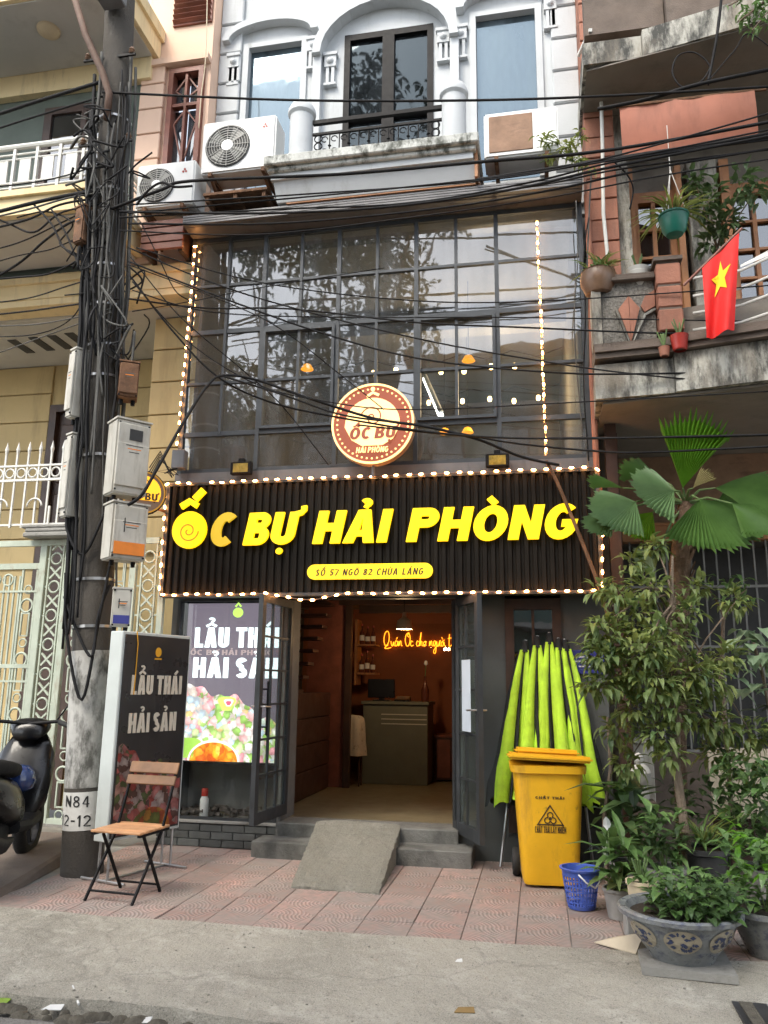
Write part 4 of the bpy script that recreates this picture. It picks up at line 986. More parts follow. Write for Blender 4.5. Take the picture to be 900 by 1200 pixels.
# draped cloth on a stand, low cabinet
dc = thing('cloth_stand', 'pale patterned cloth draped over a small stand beside the desk', 'cloth', (-2.55,2.75,.25))
b = MB(); prof = []
for k in range(28):
    a = 2*math.pi*k/28; prof.append((math.cos(a)*(.15+.018*math.sin(5*a)), math.sin(a)*(.12+.018*math.cos(6*a))))
zz = [(.62,1.15),(.8,1.02),(1.0,.95),(1.08,.85),(1.11,.6),(1.12,.02)]
base = len(b.v)
for (z, s_) in zz:
    for p in prof: b.v.append((-2.22-.33+p[0]*s_+.33-.15, 2.8+p[1]*s_, z))
for i in range(len(zz)-1):
    for k in range(28): b.f.append((base+i*28+k, base+i*28+(k+1) % 28, base+(i+1)*28+(k+1) % 28, base+(i+1)*28+k))
b.build('cloth', 'pale_cloth', dc, smooth=True)
for dx in (-.1,.1):
    for dy in (-.07,.07): MB().tube([(-2.37+dx,2.8+dy,.25),(-2.37+dx,2.8+dy,.7)], .012, 6).build('leg', 'dark_wood', dc)
cb = thing('low_cabinet', 'low dark red cabinet standing right of the desk', 'cabinet', (-1.2,3.7,.25))
MB().box(-1.40,-.98,3.55,4.1,.27,.82).build('body', 'stair_wood', cb, bevel=.006)
MB().box(-1.42,-.96,3.53,4.12,.82,.85).build('top', 'red_wood', cb, bevel=.004)
for k in range(2): MB().box(-1.38+k*.2,-1.20+k*.2,3.538,3.549,.3,.79).build('door', 'red_wood', cb, bevel=.004)
# lit poster in the shop window
po = thing('lit_poster', 'glowing seafood hotpot poster in the window left of the door', 'poster', (-3.0,.16,.73))
PX0, PX1, PZ0, PZ1, PY = -3.545, -2.49, .73, 2.315, .16
MB().box(PX0,PX1,PY+.01,PY+.10,PZ0,PZ1).build('light_box', 'frame_metal', po)
PF = ((PX0+.02,PY+.008,PZ0+.02),(1,0,0),(0,0,1)); PW, PH = PX1-PX0-.04, PZ1-PZ0-.04
MB().prism([[(0,0),(PW,0),(PW,PH),(0,PH)]], PF, 0, .002).build('print_ground', 'poster_dark', po)
write('LẨU THÁI', ((PX0+.11,PY+.004,PZ0+1.12),(1,0,0),(0,0,1)), .20, .90, .002, 'poster_white', po, one='words', w=.46, t=.2, gap=.06, space=.22)
write('HẢI SẢN', ((PX0+.11,PY+.004,PZ0+.82),(1,0,0),(0,0,1)), .20, .90, .002, 'poster_white', po, one='words', w=.50, t=.2, gap=.07, space=.22)
write('ỐC BỰ HẢI PHÒNG', ((PX0+.07,PY+.004,PZ0+1.045),(1,0,0),(0,0,1)), .052, .88, .002, 'poster_words', po, one='words', w=.66, t=.22, gap=.1)
MB().prism([arc(.54,1.45,.055,.05,0,360,16)[:-1]], PF, .003, .006).build('emblem', 'poster_lime', po)
MB().prism([stroke([(.51,1.51),(.54,1.545),(.57,1.51)], .02)], PF, .003, .006).build('emblem', 'poster_lime', po)
random.seed(31)
# the printed picture: bowls of seafood, greens and soup, layered sheets of print
top_ = [(PW*t, (.70-.36*t*t)+.035*math.sin(t*14)+.02*math.sin(t*37)) for t in [i/40 for i in range(41)]]
MB().prism([[(0,0),(PW,0)]+top_[::-1]], PF, .003, .004).build('print', 'food_lit', po)
for (x, z, r, m) in ((.47,.55,.085,'poster_lime'),(.49,.56,.045,'poster_cream'),(.49,.555,.026,'poster_rose'),(.09,.12,.12,'poster_green')):
    lay_ = .0045+x*.002
    MB().prism([[(x+r*(1+.25*math.sin(3*a))*math.cos(a), max(.0,z+r*(1+.2*math.cos(2*a))*math.sin(a))) for a in [2*math.pi*i/24 for i in range(24)]]], PF, .0035, lay_+(.1-r)*.01).build('print', m, po)
MB().prism([arc(.36,.0,.27,.20,0,180,24)], PF, .0035, .0072).build('print', 'poster_cream', po)
MB().prism([arc(.36,.0,.25,.178,0,180,24)], PF, .0035, .0076).build('print', 'soup_lit', po)
# bottle and clutter on the window ledge
t = thing('bottle', 'small white bottle with red cap on the shop window ledge', 'bottle', (-3.20,.09,.235))
MB().lathe([(.001,0),(.038,0),(.042,.01),(.042,.17),(.03,.19),(.03,.20)], (-3.20,.09,.235), 14).build('body', 'bottle_white', t, smooth='auto')
MB().lathe([(.032,0),(.032,.06),(.028,.068),(.001,.069)], (-3.20,.09,.435), 12).build('cap', 'cap_red', t, smooth='auto')
random.seed(15)
b = MB()
for k in range(90):
    s_ = random.uniform(.012,.035); b.rbox((random.uniform(-3.5,-2.5),random.uniform(.06,.38),.24+s_*.5+random.uniform(0,.05)), (s_*2.2,s_*1.4,s_), Matrix.Rotation(random.random()*6,3,'Z') @ Matrix.Rotation(random.uniform(-.5,.5),3,'X'))
o = b.build('loose_clutter', 'junk'); o['kind'] = 'stuff'; o['label'] = 'loose dusty rubble and scraps on the shop window ledge'; o['category'] = 'clutter'

# ------------------------------------------------------------------ lamps of the upper dining room
random.seed(12)
ss = thing('lamp_string', 'bare bulb string hanging in swags under the dining room ceiling', 'lamp string', (-1.2,3,5.9), 'bulb strings inside')
for row, (yy, zz, xs_) in enumerate(((2.2,5.55,[-2.05,-1.75,-1.45,-1.15,-.85,-.5,-.2]),(3.6,5.6,[-2.2,-1.9,-1.5,-1.0,-.6,-.25,.1]))):
    pts = []
    for i in range(25):
        x = -3.4+3.8*i/24; pts.append((x, yy, zz+.14+.05*math.cos(i*1.57)))
    MB().tube(pts, .005, 4).build('cable', 'cable', ss)
    for x in xs_: bulb(ss, (x, yy, zz+random.uniform(-.05,.05)), (0,0,1), 'bulb_room', .042, .032)
for px, py, yy, lab in ((360,433,1.3,'amber pendant lamp behind the grid, left of the round sign'),(549,423,1.3,'amber pendant lamp behind the right casement window'),(521,508,2.4,'left one of two amber lamps low behind the glass at right'),(548,507,2.4,'right one of two amber lamps low behind the glass at right')):
    p = at(px, py, yy)
    t = thing('pendant_lamp', lab, 'lamp', (p.x,yy,6.28), 'amber pendants in the dining room')
    MB().lathe([(.015,.075),(.045,.06),(.08,.0),(.075,.0),(.04,.055)], p, 16).build('shade', 'amber_glow', t, smooth='auto')
    MB().tube([p+Vector((0,0,.08)), (p.x,yy,6.28)], .005, 4).build('cord', 'cable', t)
p = at(507,468,2.6)
t = thing('tube_lamp', 'bright slanting tube lamp glowing behind the glass above the round sign', 'lamp', p)
p0, p1 = at(498,444,2.7), at(517,488,1.9)
MB().tube([p0, p1], .035, 10).build('tube', 'tube_lit', t, smooth='auto'); MB().tube([p0+Vector((0,0,.05)), p1+Vector((0,0,.05))], .03, 6).build('batten', 'white_trim', t)
for e in (p0,): MB().tube([e+Vector((0,0,.05)), (e.x,e.y,6.3)], .004, 4).build('hanger', 'cable', t)
l = bpy.data.lights.new('room_light', 'POINT'); l.energy = 42; l.color = (1,.68,.36); l.shadow_soft_size = .3
lo = bpy.data.objects.new('room_light', l); COL.objects.link(lo); lo.location = (-.3,2.3,5.2); lo.parent = t; lo.matrix_parent_inverse = Matrix.Translation(-ORG[t.name])
# dining tables upstairs, just enough to be there
# ------------------------------------------------------------------ air conditioners
def ac(label, x0, x1, y0, z0, z1, brown=False):
    t = thing('air_conditioner', label, 'air conditioner', ((x0+x1)/2,y0,z0), 'outdoor units on the white house'); w_ = x1-x0; hh = z1-z0; d = .32
    MB().box(x0,x1,y0,y0+d,z0,z1).build('case', 'ac_white', t, bevel=.018, seg=2)
    if brown:
        MB().box(x0+.05,x0+w_*.66,y0-.008,y0+.01,z0+.05,z1-.05).build('grille', 'ac_brown', t, bevel=.006)
        MB().box(x0+w_*.70,x1-.03,y0-.006,y0+.01,z0+.06,z1-.06).build('panel', 'ac_white', t, bevel=.004)
    else:
        cx, cz, r = x0+w_*.36, (z0+z1)/2-.01, min(hh*.42, w_*.30)
        MB().lathe([(r,0),(r,.012),(.001,.012)], (cx,y0-.0015,cz), 32, Matrix.Rotation(R(90),3,'X')).build('fan_recess', 'ac_dark', t)
        g = MB()
        for k in range(1, 9): g.torus((cx,y0-.02,cz), r*k/8.5, .0045, (1,0,0), (0,0,1), 36, 4)
        for k in range(12):
            a = math.pi*2*k/12; g.tube([(cx+.05*math.cos(a),y0-.022,cz+.05*math.sin(a)),(cx+r*math.cos(a),y0-.022,cz+r*math.sin(a))], .004, 4)
        g.build('grille', 'ac_grille', t)
        MB().lathe([(.001,.028),(r*.26,.026),(r*.28,.014)], (cx,y0,cz), 20, Matrix.Rotation(R(90),3,'X')).build('hub', 'ac_white', t)
        for k in range(4):
            a = math.pi/2*k+.4
            MB().hexa([(cx+.05*math.cos(a),y0-.0138,cz+.05*math.sin(a)),(cx+r*.9*math.cos(a+.2),y0-.0138,cz+r*.9*math.sin(a+.2)),(cx+r*.9*math.cos(a+.9),y0-.0136,cz+r*.9*math.sin(a+.9)),(cx+.05*math.cos(a+.9),y0-.0136,cz+.05*math.sin(a+.9))]+[(cx+.05*math.cos(a),y0-.0148,cz+.05*math.sin(a)),(cx+r*.9*math.cos(a+.2),y0-.0148,cz+r*.9*math.sin(a+.2)),(cx+r*.9*math.cos(a+.9),y0-.0146,cz+r*.9*math.sin(a+.9)),(cx+.05*math.cos(a+.9),y0-.0146,cz+.05*math.sin(a+.9))]).build('fan_blade', 'ac_grille', t)
        # three-diamond emblem in red
        for (dx, dz) in ((0,.018),(-.016,-.010),(.016,-.010)):
            MB().prism([[(dx,dz-.016),(dx+.014,dz),(dx,dz+.016),(dx-.014,dz)]], ((x1-.12,y0-.001,z1-.13),(1,0,0),(0,0,1)), 0, .003).build('emblem', 'cap_red', t)
    for x in (x0+.12, x1-.12):
        MB().box(x-.02,x+.02,y0-.02,.32,z0-.05,z0-.004).build('bracket', 'rust', t)
        MB().bar((x,y0+.05,z0-.05),(x,.28,z0-.36), .03).build('strut', 'rust', t)
    return t
ac('large white air conditioner with round fan left of the balcony', -3.46, -2.62, -.40, 6.88, 7.52)
ac('smaller white air conditioner beside the pole, lower left of the other', -4.20, -3.52, -.40, 6.55, 7.08)
ac('boxy air conditioner with brown panel right of the balcony', -.40, .34, -.36, 6.72, 7.24, True)
t = thing('awning_board', 'rusty brown board shelf under the large air conditioner', 'shelf', (-3.05,-.2,6.6))
MB().hexa([(-3.40,-.42,6.60),(-2.68,-.42,6.60),(-2.68,.28,6.66),(-3.40,.28,6.66),(-3.40,-.42,6.63),(-2.68,-.42,6.63),(-2.68,.28,6.69),(-3.40,.28,6.69)]).build('board', 'rust', t)
for x in (-3.36,-3.04,-2.72): MB().box(x-.02,x+.02,-.40,.28,6.54,6.60).build('batten', 'rust', t)
t = thing('wood_rack', 'old brown timber rack below the smaller air conditioner', 'rack', (-3.9,-.2,6.2))
for k in range(4): MB().box(-4.15,-3.66,-.30,-.26,6.10+k*.09,6.17+k*.09).build('slat', 'red_wood', t)
for x in (-4.12,-3.70): MB().box(x-.025,x+.025,-.255,.0,6.08,6.46).build('post', 'dark_wood', t)
# wilting plant on the right unit
# ------------------------------------------------------------------ house on the left
LH = thing('left_house', 'cream and peach house with white balcony rail behind the pole', 'house', (-6,1,0))
p_ = lambda name, m, fn, parent=LH, **k: P_(name, m, fn, parent, **k)
p_('wall', 'yellow_wall', lambda b: (b.box(-9,-6.35,1.62,1.8,0,5.7), b.box(-5.66,-4.3,1.62,1.8,0,5.7), b.box(-6.35,-5.66,1.62,1.8,5.12,5.7)))
dl_ = p_('door', 'dark_wood', lambda b: (b.box(-6.35,-6.25,1.58,1.7,0,5.12), b.box(-5.76,-5.66,1.58,1.7,0,5.12), b.box(-6.25,-5.76,1.58,1.7,5.02,5.12), b.box(-6.25,-5.76,1.66,1.7,0,5.02)))
for z in (3.1,4.05): p_('panel', 'dark_wood', lambda b: b.box(-6.2,-5.81,1.635,1.66,z,z+.8), dl_, bevel=.012)
for k in range(7):
    z = 2.9+k*.4
    for (x0,x1) in ((-9,-6.36),(-5.65,-4.32)): p_('wall_course', 'yellow_wall', lambda b: b.box(x0,x1,1.59,1.62,z,z+.385), bevel=.006)
p_('pier', 'yellow_wall', lambda b: b.box(-4.32,-3.645,.54,1.7,0,5.7))
for k in range(7): p_('wall_course', 'yellow_wall', lambda b: b.box(-4.33,-3.64,.5,.54,2.9+k*.4,3.285+k*.4), bevel=.006)
p_('beam', 'cream', lambda b: (b.box(-9,-3.64,.0,.3,5.80,6.10), b.box(-9,-3.64,-.04,.0,5.98,6.06), b.box(-9,-3.64,.015,.3,5.72,5.798)))
p_('porch_soffit', 'soffit', lambda b: b.box(-9,-3.64,.3,1.9,5.70,5.80))
for px, py in ((24,405),(48,402),(70,400),(90,397)):
    g = gr(px,py,5.70); p_('vent', 'ac_dark', lambda b: b.box(g.x-.06,g.x+.06,g.y-.18,g.y+.22,5.69,5.70))
# first floor balcony
p_('balcony_slab', 'cream', lambda b: (b.box(-9,-4.28,-1.0,.0,6.20,6.47), b.box(-9,-4.25,-1.04,.0,6.40,6.47)) and None, bevel=.0)
p_('balcony_soffit', 'soffit', lambda b: b.box(-8.9,-4.36,-.92,.0,6.18,6.198))
p_('wall', 'greenish_wall', lambda b: b.box(-9,-4.5,.05,.3,6.1,8.6))
dl_ = p_('balcony_door', 'dark_wood', lambda b: (b.box(-5.75,-5.65,.0,.1,6.47,8.35), b.box(-4.78,-4.68,.0,.1,6.47,8.35), b.box(-5.65,-4.78,.0,.1,8.25,8.35), b.box(-5.25,-5.18,.0,.1,6.47,8.25)))
for x0,x1 in ((-5.65,-5.25),(-5.18,-4.78)): p_('pane', 'pane_dark', lambda b: b.box(x0,x1,.03,.036,6.5,8.25), dl_)
ry = -.93
def path_rail(z, t, nm='rail'):
    pts = [(-9,ry,z),(-4.5,ry,z)]+[(-4.5+.17*math.sin(a),ry+.17-.17*math.cos(a),z) for a in [R(15*i) for i in range(1,7)]]+[(-4.33,.0,z)]
    return pts
for z, t in ((7.06,.032),(6.97,.012),(6.91,.012),(6.63,.012),(6.57,.012)): p_('rail', 'rail_white', lambda b: b.tube(path_rail(z,t), t, 8))
for k in range(16):
    x = -4.52-.27*k; p_('baluster', 'rail_white', lambda b: b.box(x-.016,x+.016,ry-.016,ry+.016,6.47,7.05))
    if k < 14: p_('rail_panel', 'rail_white', lambda b: b.box(x-.20,x-.07,ry-.008,ry+.008,6.63,6.91))
for k in range(3): p_('baluster', 'rail_white', lambda b: b.box(-4.346,-4.314,-.66+.26*k,-.628+.26*k,6.47,7.05))
# slab above the balcony
p_('upper_slab', 'cream', lambda b: (b.box(-9,-4.30,-1.05,.05,8.86,9.25), b.box(-9,-4.26,-1.1,.05,9.1,9.26)), bevel=.0)
p_('upper_soffit', 'soffit', lambda b: b.box(-9,-4.36,-1.0,-.05,8.842,8.858))
p_('beam', 'cream', lambda b: b.box(-9,-4.36,-.045,.06,8.55,8.84))
g = gr(57,35,8.84); lp = p_('ceiling_lamp', 'pot_cream', lambda b: b.lathe([(.13,.0),(.125,-.03),(.09,-.05),(.001,-.055)], (g.x,max(g.y,-.9),8.842), 20), smooth='auto')
# peach wall with window, pilaster and louvre
p_('wall', 'peach', lambda b: holes_wall(b, -4.5, -3.635, 6.1, 11.5, .06, .3, ((-4.14,-3.70,7.30,8.66),)))
for k in range(9): p_('pilaster_block', 'peach', lambda b: b.box(-4.5,-4.20,.0,.06,6.12+k*.34,6.445+k*.34), bevel=.008) if 6.12+k*.34 < 8.7 else None
p_('ledge', 'peach', lambda b: (b.box(-4.52,-3.64,-.04,.06,8.72,8.80),))
wi = p_('window', 'red_wood', lambda b: (b.box(-4.14,-4.08,.0,.2,7.30,8.66), b.box(-3.76,-3.70,.0,.2,7.30,8.66), b.box(-4.08,-3.76,.002,.2,8.60,8.66), b.box(-4.08,-3.76,.002,.2,7.30,7.36), b.box(-3.935,-3.905,.02,.1,7.36,8.60), b.box(-4.08,-3.76,.025,.1,8.15,8.19)))
for x0,x1 in ((-4.08,-3.935),(-3.905,-3.76)):
    for z0,z1 in ((7.36,8.15),(8.19,8.60)): p_('pane', 'pane_dark', lambda b: b.box(x0,x1,.12,.126,z0,z1), wi)
for (za, zb) in ((8.19,8.6),(7.36,8.15)):
    for s_ in (-1,1): p_('lattice', 'red_wood', lambda b: (b.bar((-3.92,.06,zb-.02),(-3.92+s_*.14,.06,zb-.22), .018), b.bar((-3.92+s_*.14,.06,zb-.22),(-3.92+s_*.02,.06,za+.1), .018)), wi)
lv = p_('louvre', 'red_wood', lambda b: b.box(-4.16,-3.66,.03,.06,9.30,10.4))
for k in range(14): p_('slat', 'red_wood', lambda b: b.rbox((-3.91,.01,9.34+k*.075), (.48,.05,.012), Matrix.Rotation(R(-35),3,'X')), lv)
# ------------------------------------------------------------------ iron gate and fence of the left house
GY = -.22
gt = thing('iron_gate', 'cream iron gate of rings and crosses behind the pole and scooter', 'gate', (-4.8,GY,0))
def gx(px, py=750): return at(px, py, GY).x
gz = at(60,655,GY).z
Z0 = .17; zt = 2.86
ringo = MB().torus((0,0,0), .058, .011, (1,0,0), (0,0,1), 16, 5).build('ring', 'gate_paint', gt, smooth=True)
cross = MB().bar((-.06,0,-.06),(.06,0,.06), .018).bar((-.06,.001,.06),(.06,.001,-.06), .018).build('cross', 'gate_paint', gt)
used = {'ring': False, 'cross': False}
def put(kind, x, z, s=1.0):
    src = ringo if kind == 'ring' else cross
    if not used[kind]: used[kind] = True; src.location = (x,GY,z); src.scale = (s,s,s); return src
    return inst(kind, src, gt, (x,GY,z), scale=(s,s,s))
def stile(x, wd=.05, z0=Z0, z1=zt): MB().box(x-wd/2,x+wd/2,GY-.025,GY+.025,z0,z1).build('stile', 'gate_paint', gt, bevel=.004)
def ladder(x, z0, z1):                              # column of alternating ring and cross between two thin bars
    for s_ in (-1,1): MB().box(x+s_*.078-.008,x+s_*.078+.008,GY-.012,GY+.012,z0,z1).build('bar', 'gate_paint', gt)
    z = z0+.09; k = 0
    while z < z1-.06:
        put('ring' if k % 2 else 'cross', x, z)
        for s_ in (-1,1):
            if k % 2: MB().box(x+s_*.086-(0 if s_ > 0 else .035),x+s_*.086+(.035 if s_ > 0 else 0),GY-.006,GY+.006,z-.008,z+.008).build('pin', 'gate_paint', gt)
        z += .145; k += 1
def links(x, z0, z1):                               # column of rings and upright rectangles
    z = z0+.08; k = 0
    while z < z1-.1:
        if k % 3 == 1:
            for s_ in (-1,1): MB().box(x+s_*.042-.007,x+s_*.042+.007,GY-.01,GY+.01,z-.06,z+.16).build('link', 'gate_paint', gt)
            MB().box(x-.049,x+.049,GY-.008,GY+.008,z-.07,z-.056).build('link', 'gate_paint', gt); MB().box(x-.049,x+.049,GY-.008,GY+.008,z+.156,z+.17).build('link', 'gate_paint', gt); z += .24
        else: put('ring', x, z, .72 if k % 3 == 0 else 1.15); z += .135 if k % 3 == 0 else .165
        k += 1
for px in (42,72): stile(gx(px), .075)
ladder(gx(57), Z0, zt+.1); links(gx(88), Z0, zt); links(gx(27), Z0, 2.6)
for px in (-2,4,10,16): MB().box(gx(px)-.008,gx(px)+.008,GY-.008,GY+.008,Z0,2.55).build('bar', 'gate_paint', gt)
for px in (36,19): MB().box(gx(px)-.01,gx(px)+.01,GY-.01,GY+.01,Z0,2.62).build('bar', 'gate_paint', gt)
for px in (100,112,126,140): MB().box(gx(px)-.008,gx(px)+.008,GY-.01,GY+.01,Z0,zt).build('bar', 'gate_paint', gt)
stile(gx(150),.07); ladder(gx(173,690), Z0, zt+.02); stile(gx(190,690),.06); links(gx(118), Z0, zt); links(gx(134), Z0, zt)
MB().box(-6.2,-3.70,GY-.02,GY+.02,zt,zt+.06).build('top_rail', 'gate_paint', gt)
MB().box(-6.2,gx(38),GY-.018,GY+.018,2.62,2.68).build('rail', 'gate_paint', gt); MB().box(-6.2,gx(38),GY-.018,GY+.018,2.38,2.40).build('rail', 'gate_paint', gt)
MB().box(-6.2,gx(38),GY-.016,GY+.016,1.62,1.66).build('rail', 'gate_paint', gt); MB().box(-6.2,gx(38),GY-.016,GY+.016,1.48,1.5).build('rail', 'gate_paint', gt)
MB().box(-6.2,-3.70,GY-.02,GY+.02,Z0,Z0+.05).build('bottom_rail', 'gate_paint', gt)
MB().box(-6.2,gx(42),GY+.004,GY+.012,Z0+.05,.80).build('kick_plate', 'gate_paint', gt)
for k in range(6): put('ring', gx(4)-.02-.15*k+.0, 2.51, 1.0) if k < 2 else None
# capping and spear fence on top
ft = thing('spear_fence', 'white spear-topped fence with a row of rings above the gate', 'fence', (-5,GY,3.0))
cz0 = 2.93
for (x0,x1,z0,z1) in ((gx(36,640),gx(92,640),cz0,cz0+.05),(gx(38,640),gx(90,640),cz0+.05,cz0+.09),(gx(34,640),gx(95,640),cz0+.09,cz0+.13)): MB().box(x0,x1,GY-.16,GY+.16,z0,z1).build('capping', 'old_concrete', ft, bevel=.012)
fz = cz0+.13
MB().box(-6.2,-4.10,GY-.014,GY+.014,fz+.50,fz+.525).build('rail', 'rail_white', ft)
MB().box(-6.2,-4.10,GY-.014,GY+.014,fz+.66,fz+.68).build('rail', 'rail_white', ft)
MB().box(-6.2,-4.10,GY-.014,GY+.014,fz+.02,fz+.04).build('rail', 'rail_white', ft)
for k in range(15):
    x = -4.2-.135*k
    MB().box(x-.009,x+.009,GY-.009,GY+.009,fz,fz+.82).build('bar', 'rail_white', ft)
    MB().lathe([(.001,.14),(.022,.05),(.012,0)], (x,GY,fz+.80), 6).build('spear', 'rail_white', ft)
    MB().torus((x-.067,GY,fz+.592), .05, .010, (1,0,0), (0,0,1), 14, 5).build('ring', 'rail_white', ft, smooth=True)
for k in range(4): MB().torus((-4.34-.40*k,GY-.02,fz+.22), .085, .010, (1,0,0), (0,0,1), 12, 5, 0, math.pi).build('arch', 'rail_white', ft, smooth=True)
for x in (-4.42,-4.86,-5.3): MB().box(x-.11,x-.09,GY-.03,GY-.012,fz,fz+.22).build('arch_leg', 'rail_white', ft)

# ------------------------------------------------------------------ old house on the right
RH = thing('right_house', 'old stained house with orange brick and crowded balcony at right', 'house', (2,.5,0))
q_ = lambda name, m, fn, parent=RH, **k: P_(name, m, fn, parent, **k)
RX = .61; RE = 5.0
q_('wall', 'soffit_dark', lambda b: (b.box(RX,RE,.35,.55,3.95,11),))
for k in range(23):                                  # pilaster of orange blocks
    z = 3.95+k*.235
    q_('block', 'terracotta', lambda b: b.box(RX,.90,-.12+(.004 if k % 2 else 0),.36,z,z+.223), bevel=.006)
q_('render_strip', 'stained', lambda b: b.box(.905,1.03,-.02,.36,3.95,7.6))
q_('drain_pipe', 'rail_white', lambda b: b.tube([at(700,0,-.25)+Vector((0,0,.3)), at(703,60,-.25), at(706,170,-.25), at(707,250,-.2), at(712,300,-.2)], .018, 8), smooth='auto')
q_('downpipe', 'terracotta', lambda b: b.tube([(.60,-.2,6.3),(.60,-.2,5.2),(.565,-.24,4.6),(.57,-.24,3.4),(.63,-.22,2.9)], .028, 8), smooth='auto')
# upper balcony slab and its stained edge
e0 = at(684,76,-.75).z
q_('upper_slab', 'stained', lambda b: (b.hexa([(RX-.03,-.75,e0),(1.12,-.75,e0),(1.12,.35,e0),(RX-.03,.35,e0),(RX-.03,-.75,e0+.24),(1.12,-.75,e0+.24),(1.12,.35,e0+.24),(RX-.03,.35,e0+.24)]), b.hexa([(1.125,-.80,e0-.02),(RE,-1.7,e0-.02),(RE,.35,e0-.02),(1.125,.35,e0-.02),(1.125,-.80,e0+.26),(RE,-1.7,e0+.26),(RE,.35,e0+.26),(1.125,.35,e0+.26)])))
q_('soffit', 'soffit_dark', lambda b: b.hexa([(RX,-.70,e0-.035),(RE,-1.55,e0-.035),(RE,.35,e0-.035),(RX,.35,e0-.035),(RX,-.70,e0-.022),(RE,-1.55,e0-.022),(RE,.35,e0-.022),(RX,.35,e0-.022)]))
q_('ledge', 'terracotta', lambda b: b.hexa([(RX,-.6,e0+.25),(1.1,-.6,e0+.25),(1.1,.3,e0+.25),(RX,.3,e0+.25),(RX,-.6,e0+.36),(1.1,-.6,e0+.36),(1.1,.3,e0+.36),(RX,.3,e0+.36)]))
q_('parapet', 'brown_concrete', lambda b: (b.box(RX,1.35,-.70,-.55,e0+.37,e0+1.1), b.hexa([(1.36,-.78,e0+.27),(RE,-1.6,e0+.27),(RE,-1.45,e0+.27),(1.36,-.63,e0+.27),(1.36,-.78,e0+1.1),(RE,-1.6,e0+1.1),(RE,-1.45,e0+1.1),(1.36,-.63,e0+1.1)])))
q_('strut', 'rail_white', lambda b: b.bar(at(692,35,-.72), at(678,65,-.30), .03))
# wooden doors on the balcony
for (x0,x1) in ((1.09,1.50),(2.02,2.5)):
    dz0, dz1 = 4.45, 6.55
    fr_ = q_('door', 'orange_wood', lambda b: (b.box(x0,x0+.055,.24,.36,dz0,dz1), b.box(x1-.055,x1,.24,.36,dz0,dz1), b.box(x0+.055,x1-.055,.242,.36,dz1-.12,dz1), b.box((x0+x1)/2-.02,(x0+x1)/2+.02,.25,.36,dz0,dz1-.12)))
    for k in range(6):
        z = dz0+.12+k*.31
        q_('glazing_bar', 'orange_wood', lambda b: b.box(x0+.055,x1-.055,.256,.34,z-.014,z+.014), fr_)
        for (a,c) in ((x0+.055,(x0+x1)/2-.02),((x0+x1)/2+.02,x1-.055)): q_('pane', 'pane_dark', lambda b: b.box(a,c,.30,.306,z+.014,z+.296), fr_)
q_('door_surround', 'orange_wood', lambda b: (b.box(1.035,1.088,.10,.36,4.4,6.75), b.box(1.502,1.56,.10,.36,4.4,6.75), b.box(1.93,2.018,.1,.36,4.4,6.75)))
q_('render_strip', 'stained', lambda b: b.box(1.62,1.90,.1,.36,4.0,6.8))
# balcony of the first floor
q_('balcony_slab', 'stained', lambda b: (b.hexa([(.545,-.80,3.93),(1.19,-.86,3.93),(1.19,.35,3.93),(.60,.35,3.93),(.545,-.80,4.24),(1.19,-.86,4.24),(1.19,.35,4.24),(.60,.35,4.24)]), b.hexa([(1.195,-.89,3.93),(RE,-1.75,3.93),(RE,.35,3.93),(1.195,.35,3.93),(1.195,-.89,4.27),(RE,-1.75,4.27),(RE,.35,4.27),(1.195,.35,4.27)])))
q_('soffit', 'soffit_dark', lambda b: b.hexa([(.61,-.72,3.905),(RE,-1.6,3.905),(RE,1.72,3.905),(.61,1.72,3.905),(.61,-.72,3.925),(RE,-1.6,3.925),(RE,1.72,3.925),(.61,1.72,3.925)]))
for k, (dz, dy) in enumerate(((4.275,.02),(4.325,.05),(4.375,.0))):
    q_('moulding', 'brown_concrete', lambda b: (b.hexa([(.55,-.84-dy,dz),(1.19,-.90-dy,dz),(1.19,-.5,dz),(.55,-.5,dz),(.55,-.84-dy,dz+.045),(1.19,-.90-dy,dz+.045),(1.19,-.5,dz+.045),(.55,-.5,dz+.045)]), b.hexa([(1.195,-.93-dy,dz+.005),(RE,-1.8-dy,dz+.005),(RE,-1.4,dz+.005),(1.195,-.5,dz+.005),(1.195,-.93-dy,dz+.05),(RE,-1.8-dy,dz+.05),(RE,-1.4,dz+.05),(1.195,-.5,dz+.05)])))
q_('parapet', 'pebble', lambda b: b.box(.63,1.08,-.80,-.66,4.42,5.0))
q_('parapet_end', 'stained', lambda b: b.box(.545,.625,-.83,-.62,4.42,5.03))
q_('coping', 'brown_concrete', lambda b: (b.box(.53,1.09,-.86,-.60,5.0,5.035), b.box(.55,1.09,-.83,-.62,5.036,5.075)), bevel=.006)
DF = ((.86,-.802,4.70),(1,0,0),(0,0,1))
for (pts) in ([(-.09,.04),(0,-.27),(.0,-.10),(.0,.16)], [(.003,.16),(.003,-.27),(.09,.04)], [(.10,.06),(.13,.0),(.22,.05),(.22,.20),(.14,.15)]):
    q_('diamond', 'terracotta', lambda b: b.prism([pts], DF, 0, .02))
q_('diamond_edge', 'stained', lambda b: (b.prism([stroke([(-.11,.04),(0,-.31),(.13,-.03),(.22,.02)], .022)], DF, 0, .03)))
for k in range(3):
    z = 4.47+k*.215
    q_('block', 'terracotta', lambda b: b.box(1.09,1.29,-.92,-.70,z,z+.195), bevel=.01)
    q_('joint', 'brown_concrete', lambda b: b.box(1.10,1.28,-.91,-.71,z+.195,z+.215))
q_('post_cap', 'brown_concrete', lambda b: b.box(1.07,1.31,-.94,-.68,5.115,5.15))
